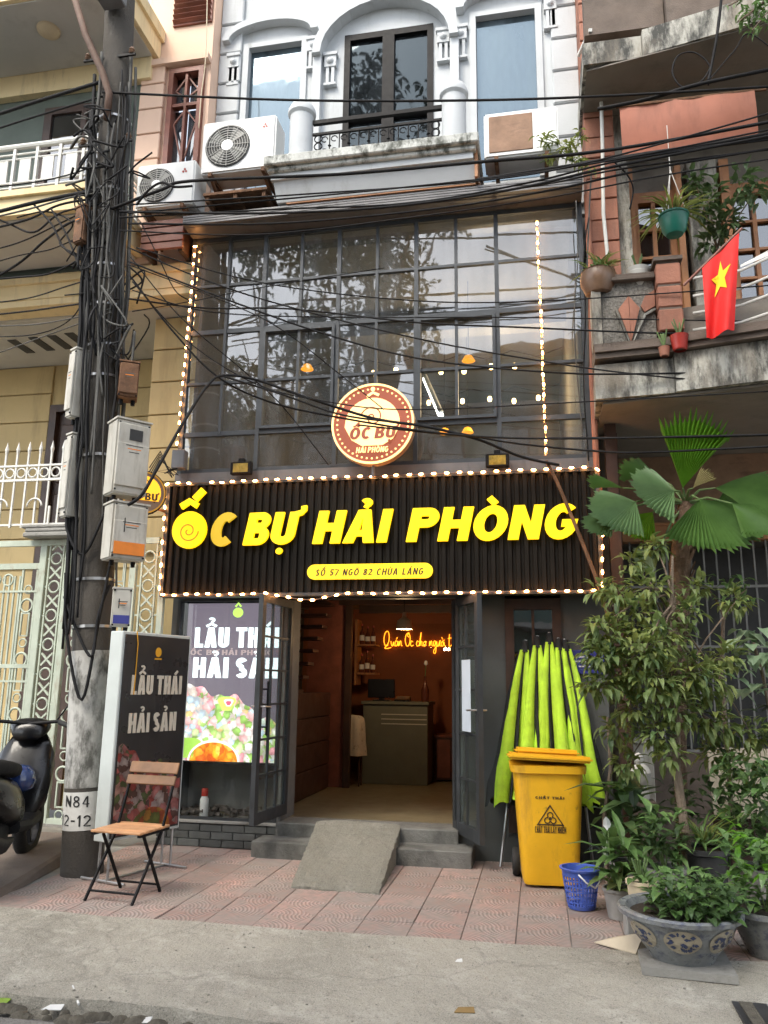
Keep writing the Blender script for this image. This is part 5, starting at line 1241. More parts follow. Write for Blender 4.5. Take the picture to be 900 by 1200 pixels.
q_('back_panel', 'soffit_dark', lambda b: b.hexa([(1.30,-.80,4.43),(RE,-1.6,4.43),(RE,-1.5,4.43),(1.30,-.72,4.43),(1.30,-.80,4.72),(RE,-1.6,4.72),(RE,-1.5,4.72),(1.30,-.72,4.72)]))
for k, (a, c) in enumerate((((868,317),(905,296)),((868,338),(905,320)),((868,358),(905,343)),((868,378),(905,366)))):
    q_('rail', 'rail_white', lambda b: b.tube([at(812,a[1]+9,-.85), at(a[0],a[1],-.95), at(c[0]+40,c[1]-14,-1.15)], .012, 6))
q_('sheet', 'rail_white', lambda b: b.hexa([at(868,313,-.92),at(900,300,-1.0),at(930,290,-1.0),at(900,296,-.8)]+[p+Vector((0,0,.02)) for p in (at(868,313,-.92),at(900,300,-1.0),at(930,290,-1.0),at(900,296,-.8))]))
# porch below: beam, post, barred window, walls
q_('wall', 'soffit_dark', lambda b: (b.box(RX+.0,RE,1.7,1.9,-.1,3.9), b.box(RX,RX+.08,.30,1.7,-.1,3.9)))
q_('beam', 'orange_wood', lambda b: (b.box(.70,RE,.92,1.05,2.98,3.14), b.box(.70,RE,.90,.92,3.14,3.17)))
q_('shutter', 'ac_brown', lambda b: b.box(.70,RE,1.0,1.03,3.17,3.9))
q_('post', 'dark_wood', lambda b: (b.box(.66,.76,-.2,-.10,0,3.9),))
q_('post', 'dark_wood', lambda b: (b.box(.70,.80,.1,.2,0,3.9),))
for k in range(17): q_('bar', 'iron_bar', lambda b: b.box(.95+k*.12,.966+k*.12,.96,.976,.9,2.98))
for z in (.9,1.9,2.5): q_('bar_rail', 'iron_bar', lambda b: b.box(.8,RE,.95,.98,z,z+.025))
q_('low_wall', 'brown_concrete', lambda b: b.box(.7,RE,.93,1.1,-.1,.9))
q_('inner_wall', 'ac_dark', lambda b: b.box(.8,RE,1.6,1.65,.9,3.0))
aw = thing('hanging_awning', 'terracotta red sheet hung under the upper balcony at right', 'awning', at(805,150,-.75))
A_ = [at(726,125,-.62),at(884,106,-.95),at(889,164,-.85),at(730,186,-.52)]
n_ = (A_[1]-A_[0]).cross(A_[3]-A_[0]).normalized()*.02
rows = []; b = MB(); nu, nv = 14, 6
for i in range(nu+1):
    for j in range(nv+1):
        u, v = i/nu, j/nv; p = A_[0].lerp(A_[1],u).lerp(A_[3].lerp(A_[2],u),v)+Vector((0,-.02*math.sin(v*math.pi)-.008*math.sin(u*19),0)); b.v.append(tuple(p))
for i in range(nu):
    for j in range(nv): a = i*(nv+1)+j; b.f.append((a,a+nv+1,a+nv+2,a+1))
k0 = len(b.v); b.v += [tuple(Vector(p)+Vector((0,.02,0))) for p in b.v[:k0]]; b.f += [tuple(k0+q for q in reversed(f)) for f in b.f[:]]
b.build('sheet', 'awning_red', aw, smooth=True)
MB().tube([A_[0]+Vector((-.03,0,0)), A_[1]+Vector((.1,0,0))], .016, 6).build('top_rod', 'rust', aw); MB().tube([A_[3]+Vector((-.03,0,0)), A_[2]+Vector((.1,0,0))], .016, 6).build('bottom_rod', 'rust', aw)
# flag on the balcony
fl = thing('flag', 'red flag with a yellow star hanging from the right balcony', 'flag', at(835,310,-1.1))
st_, en_ = at(818,318,-1.12), at(867,270,-1.2)
MB().tube([st_+(st_-en_)*.35, en_+(en_-st_)*.05], .012, 8).build('staff', 'red_wood', fl)
b = MB(); nu, nv = 14, 18
bl, br_ = at(827,398,-1.16), at(862,384,-1.2); tl, tr_ = at(823,314,-1.14), at(866,273,-1.2)
def fp(u, v):
    p = tl.lerp(tr_,u).lerp(bl.lerp(br_,u),v); return p+Vector((0,-.035*math.sin(u*9+v*2)*(.25+v),0))
for i in range(nu+1):
    for j in range(nv+1): b.v.append(tuple(fp(i/nu,j/nv)))
for i in range(nu):
    for j in range(nv): a = i*(nv+1)+j; b.f.append((a,a+1,a+nv+2,a+nv+1))
k0 = len(b.v); b.v += [(p[0],p[1]+.004,p[2]) for p in b.v[:k0]]; b.f += [tuple(k0+q for q in reversed(f)) for f in b.f[:]]
b.build('cloth', 'flag_red', fl, smooth=True)
star = []
for k in range(10):
    a = R(90+36*k); r_ = .30 if k % 2 == 0 else .125; star.append((.50+r_*math.cos(a)*.95, .34-r_*math.sin(a)*.72))
b = MB(); c0_ = (.50,.34)
for k in range(10):                                 # the star follows the folds of the cloth
    p, q = star[k], star[(k+1) % 10]; prev = None
    for s_ in range(5):
        a = [(c0_[0]+(x[0]-c0_[0])*s_/5, c0_[1]+(x[1]-c0_[1])*s_/5) for x in (p,q)]; c_ = [(c0_[0]+(x[0]-c0_[0])*(s_+1)/5, c0_[1]+(x[1]-c0_[1])*(s_+1)/5) for x in (p,q)]
        b.quad(*[fp(*x)+Vector((0,-.006,0)) for x in (a[0],c_[0],c_[1],a[1])])
b.build('star', 'flag_star', fl)
# ------------------------------------------------------------------ utility pole
PY_ = -1.25
pb = Vector((at(98,1000,PY_).x,PY_,0)); pt = at(141,0,PY_); pt = Vector((pt.x,PY_,pt.z)); pd = (pt-pb)/pt.z
def pp(z): return pb+pd*z
pole = thing('utility_pole', 'leaning concrete utility pole wrapped in cables at left', 'pole', pb)
MB().tube([pp(-.1),pp(1.6),pp(4),pp(9.6)], [.165,.162,.155,.142], 24).build('shaft', 'pole_concrete', pole, smooth='auto')
MB().tube([pp(.34),pp(.63)], [.1675,.1665], 24, False).build('painted_band', 'pole_paint', pole, smooth='auto')
MB().tube([pp(.66),pp(1.75)], [.1662,.1645], 24, False).build('old_paint', 'pole_old_paint', pole, smooth='auto')
def on_pole(text, zc, h_, ang0, ang1, nm):          # figures wrapped round the shaft
    lay, tot = layout(text, w=.62, t=.13, gap=.18, space=.3); b = MB(); r_ = .1685
    for ch, groups in lay:
        for i, g in enumerate(groups):
            lps = []
            for lp in g:
                dense = []
                for k in range(len(lp)):
                    a, c_ = lp[k], lp[(k+1) % len(lp)]
                    for m in range(3): dense.append((a[0]+(c_[0]-a[0])*m/3, a[1]+(c_[1]-a[1])*m/3))
                lps.append(dense)
            fl_ = [Vector((p[0],p[1],0)) for lp in lps for p in lp]; tr = tessellate_polygon([[Vector((p[0],p[1],0)) for p in lp] for lp in lps])
            n = len(b.v)
            for p in fl_:
                a = ang0+(ang1-ang0)*p.x/tot; z = zc+p.y*h_
                b.v.append(tuple(pp(z)+Vector((math.sin(a)*(r_+i*.0004),-math.cos(a)*(r_+i*.0004),0))))
            for t in tr: b.f.append(tuple(n+k for k in t))
    b.build(nm, 'print_dark', pole)
on_pole('N84', .52, .085, R(-28), R(42), 'painted_number'); on_pole('12-12', .375, .085, R(-48), R(48), 'painted_number')
for z in (1.95,2.35,3.45,4.2,4.5,4.9,5.3,6.1,6.9):
    MB().tube([pp(z-.012),pp(z+.012)], [.172,.172], 20, False).build('steel_band', 'aluminium', pole)
# bundle of cables strapped to the shaft
random.seed(17)
def run(side, z0, z1, r, w_=.012, m='cable', n=10, jit=.02):
    pts = []
    for i in range(n+1):
        z = z0+(z1-z0)*i/n; a = side+random.uniform(-.12,.12)
        pts.append(pp(z)+Vector((math.sin(a)*(r+random.uniform(0,jit)),-math.cos(a)*(r+random.uniform(0,jit)),0)))
    MB().tube([Vector(p) for p in smoothp(pts,4)], w_, 6).build('strapped_cable', m, pole, smooth=True)
for k in range(11): run(R(-88+k*9), 1.7+random.uniform(0,1.2), 5.6+random.uniform(0,1.5), .185+.02*(k % 3), random.choice((.008,.011,.015)))
for k in range(10): run(R(10+k*9), 2.2+random.uniform(0,2), 6.5+random.uniform(0,1.5), .18+.015*(k % 3), random.choice((.008,.010,.014)), random.choice(('cable','cable','cable_grey')))
run(R(-20), 3.5, 7.6, .19, .016, 'cable_grey'); run(R(-45), 2.6, 7.4, .20, .018); run(R(-60), 1.9, 7.0, .21, .02)
for k in range(30):                                # loose loops
    z = random.uniform(4.4,7.0); a = R(random.uniform(-100,100)); c_ = pp(z)+Vector((math.sin(a)*.26,-math.cos(a)*.26,0))
    q = [c_+Vector((random.uniform(-.2,.2),random.uniform(-.1,.08),random.uniform(-.3,.3))) for _ in range(5)]
    MB().tube([Vector(p) for p in smoothp(q,5)], random.choice((.007,.009,.012)), 5).build('loose_cable', random.choice(('cable','cable','cable_grey')), pole, smooth=True)
# hanging loops low on the shaft
for (zt_, zb_, xo) in ((3.0,2.55,.0),(2.4,1.35,.05),(2.2,1.7,.12)):
    q = [pp(zt_)+Vector((-.18,-.16,0)), pp((zt_+zb_)/2)+Vector((-.17+xo,-.19,0)), pp(zb_)+Vector((0+xo,-.20,0)), pp((zt_+zb_)/2+.1)+Vector((.15,-.17,0)), pp(zt_+.1)+Vector((.2,-.1,0))]
    MB().tube([Vector(p) for p in smoothp(q,6)], .013, 6).build('hanging_loop', 'cable', pole, smooth=True)
# cross arms and insulators, old pipe leaning along the top left
for z in (6.62,7.60):
    for dx in (-.26,.22): MB().lathe([(.02,0),(.032,.015),(.018,.03),(.03,.045),(.016,.07),(.001,.072)], pp(z)+Vector((dx,-.12,0)), 10).build('insulator', 'pot_brown', pole, smooth='auto')
    MB().bar(pp(z-.01)+Vector((-.3,-.12,0)), pp(z-.01)+Vector((.26,-.12,0)), .022).build('insulator_bar', 'black_metal', pole)
a0_, a1_ = at(85,-10,-1.5), at(128,110,-1.45)
MB().tube([a0_, at(100,40,-1.5), at(120,85,-1.48), a1_, at(125,140,-1.44)], .035, 8).build('bent_pipe', 'pipe_brown', pole, smooth=True)
MB().box(*[v for v in (at(118,0,-1.5).x, at(144,0,-1.5).x)], -1.6,-1.42, at(130,4,-1.5).z, at(130,-12,-1.5).z).build('top_clamp', 'grey_metal', pole, bevel=.01)
# ------------------------------------------------------------------ meter boxes on the pole
def meter(label, px0, px1, py0, py1, Y, ang, dep=.16, stick=None, window=False, m='box_white', cap=True, grp='meter boxes on the pole'):
    a, c_ = at(px0,py1,Y), at(px1,py0,Y); w_ = (c_.x-a.x)/math.cos(ang)*.56; h_ = c_.z-a.z; ctr = Vector(((a.x+c_.x)/2, Y, (a.z+c_.z)/2))
    t = thing('meter_box', label, 'meter box', (ctr.x,Y,a.z), grp)
    Rm = Matrix.Rotation(ang,3,'Z')
    MB().rbox(ctr, (w_,dep,h_), Rm).build('case', m, t, bevel=.012, seg=2)
    f = lambda u, v, d=.0: ctr+Rm @ Vector((u*w_/2,-dep/2-d,v*h_/2))
    if cap: MB().rbox(f(0,-.22,.008), (w_*.94,.018,h_*.58), Rm).build('cover', m, t, bevel=.006); MB().rbox(f(0,.55,.006), (w_*.94,.014,h_*.34), Rm).build('cover', m, t, bevel=.006)
    if window: MB().rbox(f(.1,.6,.016), (w_*.38,.006,h_*.15), Rm).build('dial_window', 'print_dark', t)
    for (u,v) in ((-.86,.9),(.86,.9),(-.86,-.9),(.86,-.9)): MB().rbox(f(u,v,.004), (.014,.01,.014), Rm).build('screw', 'black_metal', t)
    for k in range(3): MB().rbox(f(.05,.30-.09*k,.0165), (w_*(.5-.1*k),.003,.008), Rm).build('label_line', 'orange_sticker' if k == 1 else 'cable_grey', t)
    MB().rbox(f(0,1.02,-dep/2), (w_*1.06,dep*1.08,.016), Rm).build('rain_cap', m, t)
    if stick: MB().rbox(f(.0,-.62,.019), (w_*.86,.003,h_*.22), Rm).build('sticker', stick, t); MB().rbox(f(-.35,.2,.019), (.008,.004,h_*.25), Rm).build('slot', 'print_dark', t)
    MB().bar(ctr+Rm @ Vector((0,dep/2,h_*.3)), ctr+Rm @ Vector((0,dep/2+.09,h_*.3)), .04).build('bracket', 'rust', t)
    for s_ in (-.3,.3): MB().lathe([(.001,.0),(.018,.0),(.02,.03),(.02,.05)], ctr+Rm @ Vector((s_*w_,0,-h_/2-.045)), 8).build('cable_gland', 'black_metal', t)
    return t
meter('white meter box with dial window on the right side of the pole', 124,174,496,583, -1.42, R(50), .22, None, True)
meter('pale meter box with orange sticker below the dial meter box', 121,171,592,658, -1.42, R(50), .22, 'orange_sticker', False)
meter('upper pale meter box on the left side of the pole', 79,106,412,492, -1.40, R(-30), .16, None, False)
meter('lower pale meter box on the left side of the pole, above the fence', 72,102,511,608, -1.38, R(-30), .16, None, False)
meter('small white notice box low on the pole above the dark board', 126,158,690,735, -1.46, R(35), .08, 'plaque_blue', False, cap=False)
meter('rusty brown metal box strapped to the right of the pole', 133,168,427,470, -1.38, R(30), .18, None, False, 'rust', True)
meter('dark brown box at the left of the pole under the balcony', 86,116,246,290, -1.40, R(-20), .18, None, False, 'rust', False)

# ------------------------------------------------------------------ overhead cables
def sagline(pts, n=7): return [Vector(p) for p in smoothp([tuple(p) for p in pts], n)]
def wire(label, pix, r=.009, m='cable', grp='overhead cables', name='overhead_cable', cat='cable'):
    pts = [at(x,y,Y) for (x,y,Y) in pix]
    o = MB().tube(sagline(pts), r, 6).build(name, m, None, smooth=True); tag(o, label, cat, grp); return o
A = -1.42
wire('cable crossing high from the pole past the white balcony rail', [(120,108,A),(330,117,-1.3),(520,118,-1.25),(700,113,-1.2),(960,98,-1.2)], .012)
wire('thick black cable crossing just under the white balcony slab', [(130,245,A),(190,222,A),(225,212,-1.35),(400,204,-1.3),(560,190,-1.3),(720,175,-1.3),(960,132,-1.3)], .016)
wire('black cable passing under the balcony beam, second below the slab', [(140,248,A),(300,250,-1.3),(450,243,-1.3),(600,222,-1.3),(720,195,-1.3),(960,148,-1.3)], .012)
wire('black cable passing under the balcony beam, third below the slab', [(140,255,A),(330,245,-1.2),(480,238,-1.2),(620,214,-1.25),(740,186,-1.25),(960,156,-1.25)], .009)
wire('lowest black cable of the bundle under the balcony beam', [(150,262,A),(320,262,-1.2),(500,246,-1.2),(640,224,-1.25),(760,198,-1.25),(960,165,-1.25)], .01)
wire('thin cable from the pole rising to the upper right corner', [(150,240,A),(350,228,-1.3),(560,212,-1.3),(700,188,-1.35),(960,116,-1.4)], .008)
wire('thick right-hand bundle cable below the terracotta sheet', [(680,192,-1.1),(760,180,-1.15),(840,168,-1.2),(960,146,-1.25)], .02)
wire('upper right cable above the terracotta sheet', [(700,128,-1.1),(760,116,-1.15),(810,101,-1.2),(870,88,-1.2),(960,70,-1.2)], .018)
wire('flat cable crossing the middle of the glass grid', [(150,350,A),(240,361,-1.1),(340,362,-.9),(490,378,-.9),(620,384,-.9),(760,390,-.9),(960,394,-.9)], .0085)
wire('slanting cable from the pole down across the upper grid', [(150,290,A),(240,328,-1.2),(333,358,-1.0),(490,397,-.9),(640,424,-.9),(760,440,-.9),(960,458,-.9)], .007)
wire('long cable slanting across the grid to the right balcony', [(150,306,A),(250,345,-1.2),(370,388,-1.0),(490,420,-.9),(640,436,-.9),(760,438,-.9),(960,432,-.9)], .0085)
wire('cable dropping from the pole in a curve beneath the casement', [(150,320,A),(200,385,-1.2),(253,440,-1.0),(313,470,-.8),(390,488,-.7),(520,508,-.7),(660,514,-.8),(960,508,-1.0)], .010)
wire('thin cable dropping steeply left of the casement', [(152,300,A),(210,370,-1.2),(280,430,-.9),(330,475,-.6),(385,545,-.3)], .006)
wire('thick cable arching from the meter box over the grid and round sign', [(150,592,-1.55),(166,580,-1.55),(182,553,-1.5),(215,495,-1.3),(243,452,-1.1),(262,440,-1.0),(300,445,-.9),(360,466,-.8),(437,490,-.7),(500,500,-.7),(560,515,-.65),(610,535,-.5),(655,545,-.4)], .014)
wire('thin second cable along the arch over the round sign', [(262,441,-1.0),(330,462,-.85),(400,486,-.75),(480,497,-.7),(540,508,-.68),(600,519,-.66),(690,528,-.7),(760,530,-.8),(960,520,-1.0)], .009)
wire('low cable from the round sign level to the right house', [(420,498,-.6),(560,512,-.7),(690,513,-.7),(830,512,-.8),(960,508,-.9)], .008)
wire('thin cable across the grid toward the lamp string, upper left', [(155,365,A),(230,352,-.9),(300,338,-.6),(450,314,-.3)], .005)
wire('grey cable sagging from the pole to the left house rail', [(-40,262,-1.3),(30,246,-1.3),(80,232,A),(125,225,A)], .010, 'cable_grey')
wire('thick upper black cable leaving the pole to the left edge', [(-40,147,-1.2),(40,120,-1.3),(118,96,A)], .020)
wire('second upper black cable leaving the pole to the left edge', [(-40,163,-1.2),(40,137,-1.3),(120,113,A)], .011)
wire('black cable from the left edge to the pole below the white rail', [(-40,258,-1.2),(30,240,-1.3),(75,230,-1.35),(118,222,A)], .020)
wire('black cable sagging left of the pole in front of the soffit', [(-40,345,-1.1),(20,310,-1.2),(55,280,-1.3),(90,258,A),(130,262,A)], .013)
wire('thin cable sagging left of the pole above the cream beam', [(-40,300,-1.2),(20,285,-1.25),(70,262,-1.3),(122,236,A)], .008)
wire('slack cable looping left of the pole below the dark box', [(-40,240,-1.2),(10,262,-1.25),(40,272,-1.3),(70,250,-1.35),(110,240,A)], .010)
wire('flat cable left of the pole across the cream beam', [(-40,372,-1.1),(30,365,-1.2),(80,358,-1.3),(140,350,A)], .009)
wire('lower flat cable left of the pole across the porch soffit', [(-40,382,-1.1),(30,381,-1.2),(80,374,-1.3),(130,362,A)], .006, 'cable_grey')
wire('pale cable rising from the left edge across the porch soffit', [(-40,428,-1.0),(30,402,-1.2),(80,384,-1.3),(130,366,A)], .006, 'cable_grey')
wire('black cable crossing the cream beam from lower left to the pole', [(-40,330,-1.2),(20,325,-1.25),(60,320,-1.3),(100,300,-1.36),(128,280,A)], .010)
wire('hanging cable dropping left of the pole to the lower meter box', [(60,245,-1.35),(78,275,-1.38),(92,310,-1.42),(110,345,-1.46),(120,400,-1.46)], .010)
wire('pale cord dangling in front of the left house window', [(243,-10,-.5),(242,40,-.5),(240,80,-.5),(236,110,-.5),(233,150,-.5)], .006, 'pot_cream')
wire('coiled loop of cable hanging under the upper right balcony', [(842,20,-1.2),(835,70,-1.2),(822,95,-1.2),(800,102,-1.2),(788,85,-1.2),(795,65,-1.2),(815,62,-1.2),(832,78,-1.2),(830,100,-1.2)], .007)
wire('cable hanging from the top edge at right above the red sheet', [(846,-10,-1.2),(842,30,-1.2),(836,65,-1.2),(830,95,-1.2)], .012)
wire('thin cable to the upper right corner above the coil', [(830,95,-1.2),(860,60,-1.2),(880,40,-1.2),(930,80,-1.2)], .006)
wire('slanting rusty brace running down the right end of the sign', [(640,540,-.40),(655,570,-.40),(680,630,-.40),(703,690,-.40),(716,735,-.36)], .016, 'rust', None, 'brace_pipe', 'pipe')
wire('thin dropper wire in front of the right pilaster', [(693,200,-.4),(690,260,-.4),(688,330,-.4),(690,430,-.4)], .008, 'cable_grey')

more = [([(140,270,A),(300,275,-1.2),(480,255,-1.2),(640,232,-1.25),(780,205,-1.25),(960,178,-1.25)],.007,'sagging thin cable just above the top edge of the glass grid'),
 ([(150,250,A),(280,238,-1.3),(450,222,-1.3),(620,203,-1.3),(760,180,-1.3),(960,140,-1.3)],.008,'thin cable crossing the white balcony beam'),
 ([(560,210,-.7),(640,198,-1.0),(720,186,-1.2),(830,172,-1.25),(960,152,-1.25)],.013,'thick cable starting beside the balcony end, going right'),
 ([(560,228,-.6),(650,214,-.9),(740,196,-1.2),(960,168,-1.25)],.009,'cable starting below the balcony end, going right'),
 ([(150,310,A),(230,340,-1.2),(320,380,-1.0),(400,440,-.7),(450,480,-.5)],.005,'thin cable slanting from the pole to the round sign'),
 ([(155,330,A),(220,400,-1.1),(300,450,-.9),(380,470,-.8),(480,480,-.8),(700,470,-.9),(960,455,-1)],.006,'thin cable sagging low across the casements to the right'),
 ([(155,340,A),(250,366,-1.1),(420,372,-.9),(600,372,-.9),(960,378,-.9)],.006,'thin level cable right under the flat middle cable'),
 ([(-40,222,-1.2),(30,215,-1.3),(80,205,-1.35),(122,190,A)],.008,'thin cable passing the foot of the white rail'),
 ([(-40,275,-1.2),(30,258,-1.3),(70,240,-1.35),(115,232,A)],.012,'cable crossing the cream balcony edge at left'),
 ([(-40,318,-1.2),(20,300,-1.25),(60,292,-1.3),(100,275,-1.36),(125,268,A)],.007,'thin cable in front of the dark soffit at left'),
 ([(40,240,-1.3),(60,262,-1.35),(75,290,-1.38),(95,300,-1.4),(120,285,A)],.011,'slack loop of cable beside the dark brown box'),
 ([(20,255,-1.25),(55,248,-1.3),(85,262,-1.38),(70,285,-1.38),(90,298,-1.4)],.008,'crooked loose cable end below the white rail'),
 ([(-40,358,-1.1),(30,350,-1.2),(80,335,-1.3),(130,320,A)],.007,'thin cable rising along the cream beam at left'),
 ([(-40,395,-1.1),(40,392,-1.2),(85,372,-1.3),(105,330,-1.38),(125,300,A)],.006,'thin cable bending up beside the porch vents'),
 ([(160,240,A),(175,222,-1.5),(190,214,-1.5),(205,219,-1.5),(225,218,-1.4)],.012,'short bent cable between the pole and the fan unit'),
 ([(165,260,A),(185,300,-1.3),(205,340,-1.1),(222,352,-.9)],.006,'short thin cable from the pole to the left lamp string'),
 ([(690,255,-.45),(684,300,-.4),(686,370,-.4),(684,450,-.4),(690,540,-.4)],.007,'dark dropper wire along the right edge of the glass'),
 ([(675,235,-.4),(677,300,-.35),(673,380,-.35),(680,480,-.35),(690,545,-.35)],.006,'pale dropper wire along the right edge of the glass'),
 ([(160,290,A),(300,330,-1.0),(480,352,-.9),(650,352,-.9),(960,330,-1)],.006,'thin cable across the second row of panes'),
 ([(720,190,-1.2),(735,205,-1.15),(742,222,-1.1),(738,245,-1.1)],.007,'short wire end hanging below the right cable bundle')]
for pix, r_, lab in more: wire(lab, pix, r_, 'cable_grey' if 'pale' in lab else 'cable')
# ------------------------------------------------------------------ standing menu board beside the pole
bd = thing('menu_board', 'tall dark standing board with seafood lettering between pole and chair', 'board', (-3.2,-1.25,0))
n0, f0 = Vector((-3.27,-1.58,0)), Vector((-3.03,-.82,0)); u_ = (f0-n0).normalized(); nn = Vector((u_.y,-u_.x,0))
Wd = (f0-n0).length; b0, b1 = .30, 1.90; dp = .14
Rm = Matrix((u_, -nn, Vector((0,0,1)))).transposed()
ctr = lambda u, z, d: n0+u_*u+nn*d+Vector((0,0,z))
MB().rbox(ctr(Wd/2,(b0+b1)/2,-dp/2), (Wd,dp,b1-b0), Rm).build('case', 'board_side', bd, bevel=.006)
MB().rbox(ctr(Wd/2,(b0+b1)/2,.004), (Wd-.05,.008,b1-b0-.05), Rm).build('face', 'board_face', bd)
BF = lambda u, z, d=.009: (ctr(u,z,d), u_, (0,0,1))
write('LẨU THÁI', BF(.12,1.40), .155, .58, .006, 'board_letters', bd, one='lettering', w=.46, t=.2, gap=.07, space=.2)
write('HẢI SẢN', BF(.12,1.10), .155, .54, .006, 'board_letters', bd, one='lettering', w=.50, t=.2, gap=.07, space=.2)
b = MB(); b.prism([arc(Wd/2,1.745,.035,.04,0,360,14)[:-1]], (n0+nn*.009, u_, (0,0,1)), 0, .002); b.prism([stroke([(Wd/2-.04,1.69),(Wd/2+.04,1.69)], .012)], (n0+nn*.009, u_, (0,0,1)), 0, .002); b.build('emblem', 'gold', bd)
mat('dish_red', (.30,.035,.03), .5, .5, 40, 0); mat('dish_pale', (.36,.30,.27), .5, .5, 40, 0); mat('dish_pink', (.36,.13,.13), .5, .5, 40, 0); mat('dish_orange', (.48,.16,.02), .5, .4, 30, 0); mat('dish_green', (.08,.13,.03), .5, .4, 30, 0)
top_ = [(.04+(Wd-.08)*t, 1.0-.26*t+.03*math.sin(t*12)+.02*math.sin(t*31)) for t in [i/40 for i in range(41)]]
MB().prism([[(.04,.34),(Wd-.04,.34)]+top_[::-1]], (n0+nn*.009, u_, (0,0,1)), 0, .002).build('print', 'food_print', bd)
MB().prism([arc(.44,.34,.22,.17,0,180,20)], (n0+nn*.009, u_, (0,0,1)), 0, .003).build('print', 'soup_print', bd)
for u in (.06,Wd-.06):
    for d in (-.02,-.12): MB().tube([ctr(u,.32,d), ctr(u,.0,d)], .011, 6).build('leg', 'aluminium', bd)
    MB().tube([ctr(u,.012,-.30), ctr(u,.012,.16)], .011, 6).build('foot', 'aluminium', bd)
MB().tube([ctr(.06,.012,-.07), ctr(Wd-.06,.012,-.07)], .009, 6).build('foot', 'aluminium', bd)
MB().tube([ctr(.14,1.905,.01), ctr(.15,1.80,.02), ctr(.15,1.62,.018), ctr(.145,1.40,.02)], .004, 5).build('cord', 'gold', bd)
# ------------------------------------------------------------------ folding chair
ch = frame_thing('folding_chair', 'folding chair with wooden slats and black metal frame by the board', 'chair', (-2.955,-1.80,0), R(-6))
def cpart(name, m, fn, **k): b = MB(); fn(b); o = b.build(name, m, None, **k); o.parent = ch; return o
random.seed(6)
for k in range(7): cpart('seat_slat', 'seat_wood', lambda b: b.box(-.205,.205,-.20+k*.056,-.150+k*.056,.448,.466), bevel=.004)
cpart('seat_frame', 'black_metal', lambda b: (b.box(-.20,-.175,-.19,.19,.430,.447), b.box(.175,.20,-.19,.19,.430,.447)))
for s_ in (-1,1):
    x = s_*.19
    cpart('leg', 'black_metal', lambda b: b.bar((x,-.22,.0),(x,.10,.43), .022, .012, (1,0,0)))         # front foot up to the rear of the seat
    cpart('leg', 'black_metal', lambda b: b.bar((x*.88,.17,.0),(x*.88,-.10,.43), .022, .012, (1,0,0)))
    cpart('back_upright', 'black_metal', lambda b: b.bar((x,.10,.43),(x,.27,.885), .022, .012, (1,0,0)))
cpart('stretcher', 'black_metal', lambda b: b.tube([(-.19,-.175,.06),(.19,-.175,.06)], .009, 6)); cpart('stretcher', 'black_metal', lambda b: b.tube([(-.168,.13,.06),(.168,.13,.06)], .009, 6))
for (z, h_) in ((.66,.0),(.735,.07),(.815,.085)):
    if h_ == 0: continue
    yy = .10+.17*(z+h_/2-.43)/.455
    cpart('back_slat', 'back_wood', lambda b: b.rbox((0,yy-.016,z+h_/2), (.42,.018,h_), Matrix.Rotation(R(-20),3,'X')), bevel=.005)
# ------------------------------------------------------------------ scooter at the left edge
sc_ = frame_thing('motor_scooter', 'black motor scooter parked by the gate at the left edge', 'scooter', (-4.19,-1.57,.02), R(107))
sc_.scale = (1.14,1.14,1.14)
def sp_(name, m, fn, **k): b = MB(); fn(b); o = b.build(name, m, None, **k); o.parent = sc_; return o
def loft(b, secs, n=16):                              # (x, y half-width, z centre, z half-height, squareness)
    base = len(b.v)
    for (x, hy, zc, hz, sq) in secs:
        for k in range(n):
            a = 2*math.pi*k/n; c_, s_ = math.cos(a), math.sin(a); e = sq
            b.v.append((x, hy*1.22*math.copysign(abs(c_)**e,c_), zc+hz*math.copysign(abs(s_)**e,s_)))
    for i in range(len(secs)-1):
        for k in range(n): b.f.append((base+i*n+k, base+i*n+(k+1) % n, base+(i+1)*n+(k+1) % n, base+(i+1)*n+k))
    b.f.append(tuple(base+k for k in reversed(range(n)))); e_ = base+(len(secs)-1)*n; b.f.append(tuple(e_+k for k in range(n)))
def wheel(x):
    t = sp_('wheel', 'tyre', lambda b: b.lathe([(.17,-.04),(.225,-.045),(.245,-.025),(.25,0),(.245,.025),(.225,.045),(.17,.04)], (x,0,.25), 28, Matrix.Rotation(R(90),3,'X')), smooth=True)
    r_ = MB(); r_.lathe([(.165,-.035),(.17,.0),(.165,.035)], (x,0,.25), 24, Matrix.Rotation(R(90),3,'X'))
    for k in range(5): a = 2*math.pi*k/5; r_.bar((x,0,.25),(x+.165*math.cos(a),0,.25+.165*math.sin(a)), .03, .03, (0,1,0))
    o = r_.build('rim', 'scooter_grey', None); o.parent = t
wheel(.62); wheel(-.60)
sp_('rear_body', 'scooter_black', lambda b: loft(b, [(-.86,.03,.66,.03,.9),(-.75,.10,.64,.08,.8),(-.5,.15,.58,.14,.8),(-.2,.15,.50,.16,.7),(-.02,.13,.42,.14,.7)]), smooth=True)
sp_('seat', 'scooter_seat', lambda b: loft(b, [(-.74,.06,.745,.03,.8),(-.6,.12,.755,.05,.7),(-.35,.135,.735,.055,.7),(-.12,.12,.70,.055,.7),(.02,.08,.67,.04,.8)]), smooth=True)
sp_('floorboard', 'scooter_grey', lambda b: loft(b, [(-.12,.14,.33,.05,.5),(.1,.15,.31,.045,.5),(.34,.14,.33,.05,.5)]))
sp_('leg_shield', 'scooter_black', lambda b: loft(b, [(.26,.10,.36,.08,.7),(.33,.17,.52,.16,.7),(.42,.17,.68,.17,.7),(.46,.12,.82,.12,.8),(.44,.07,.9,.05,.9)]), smooth=True)
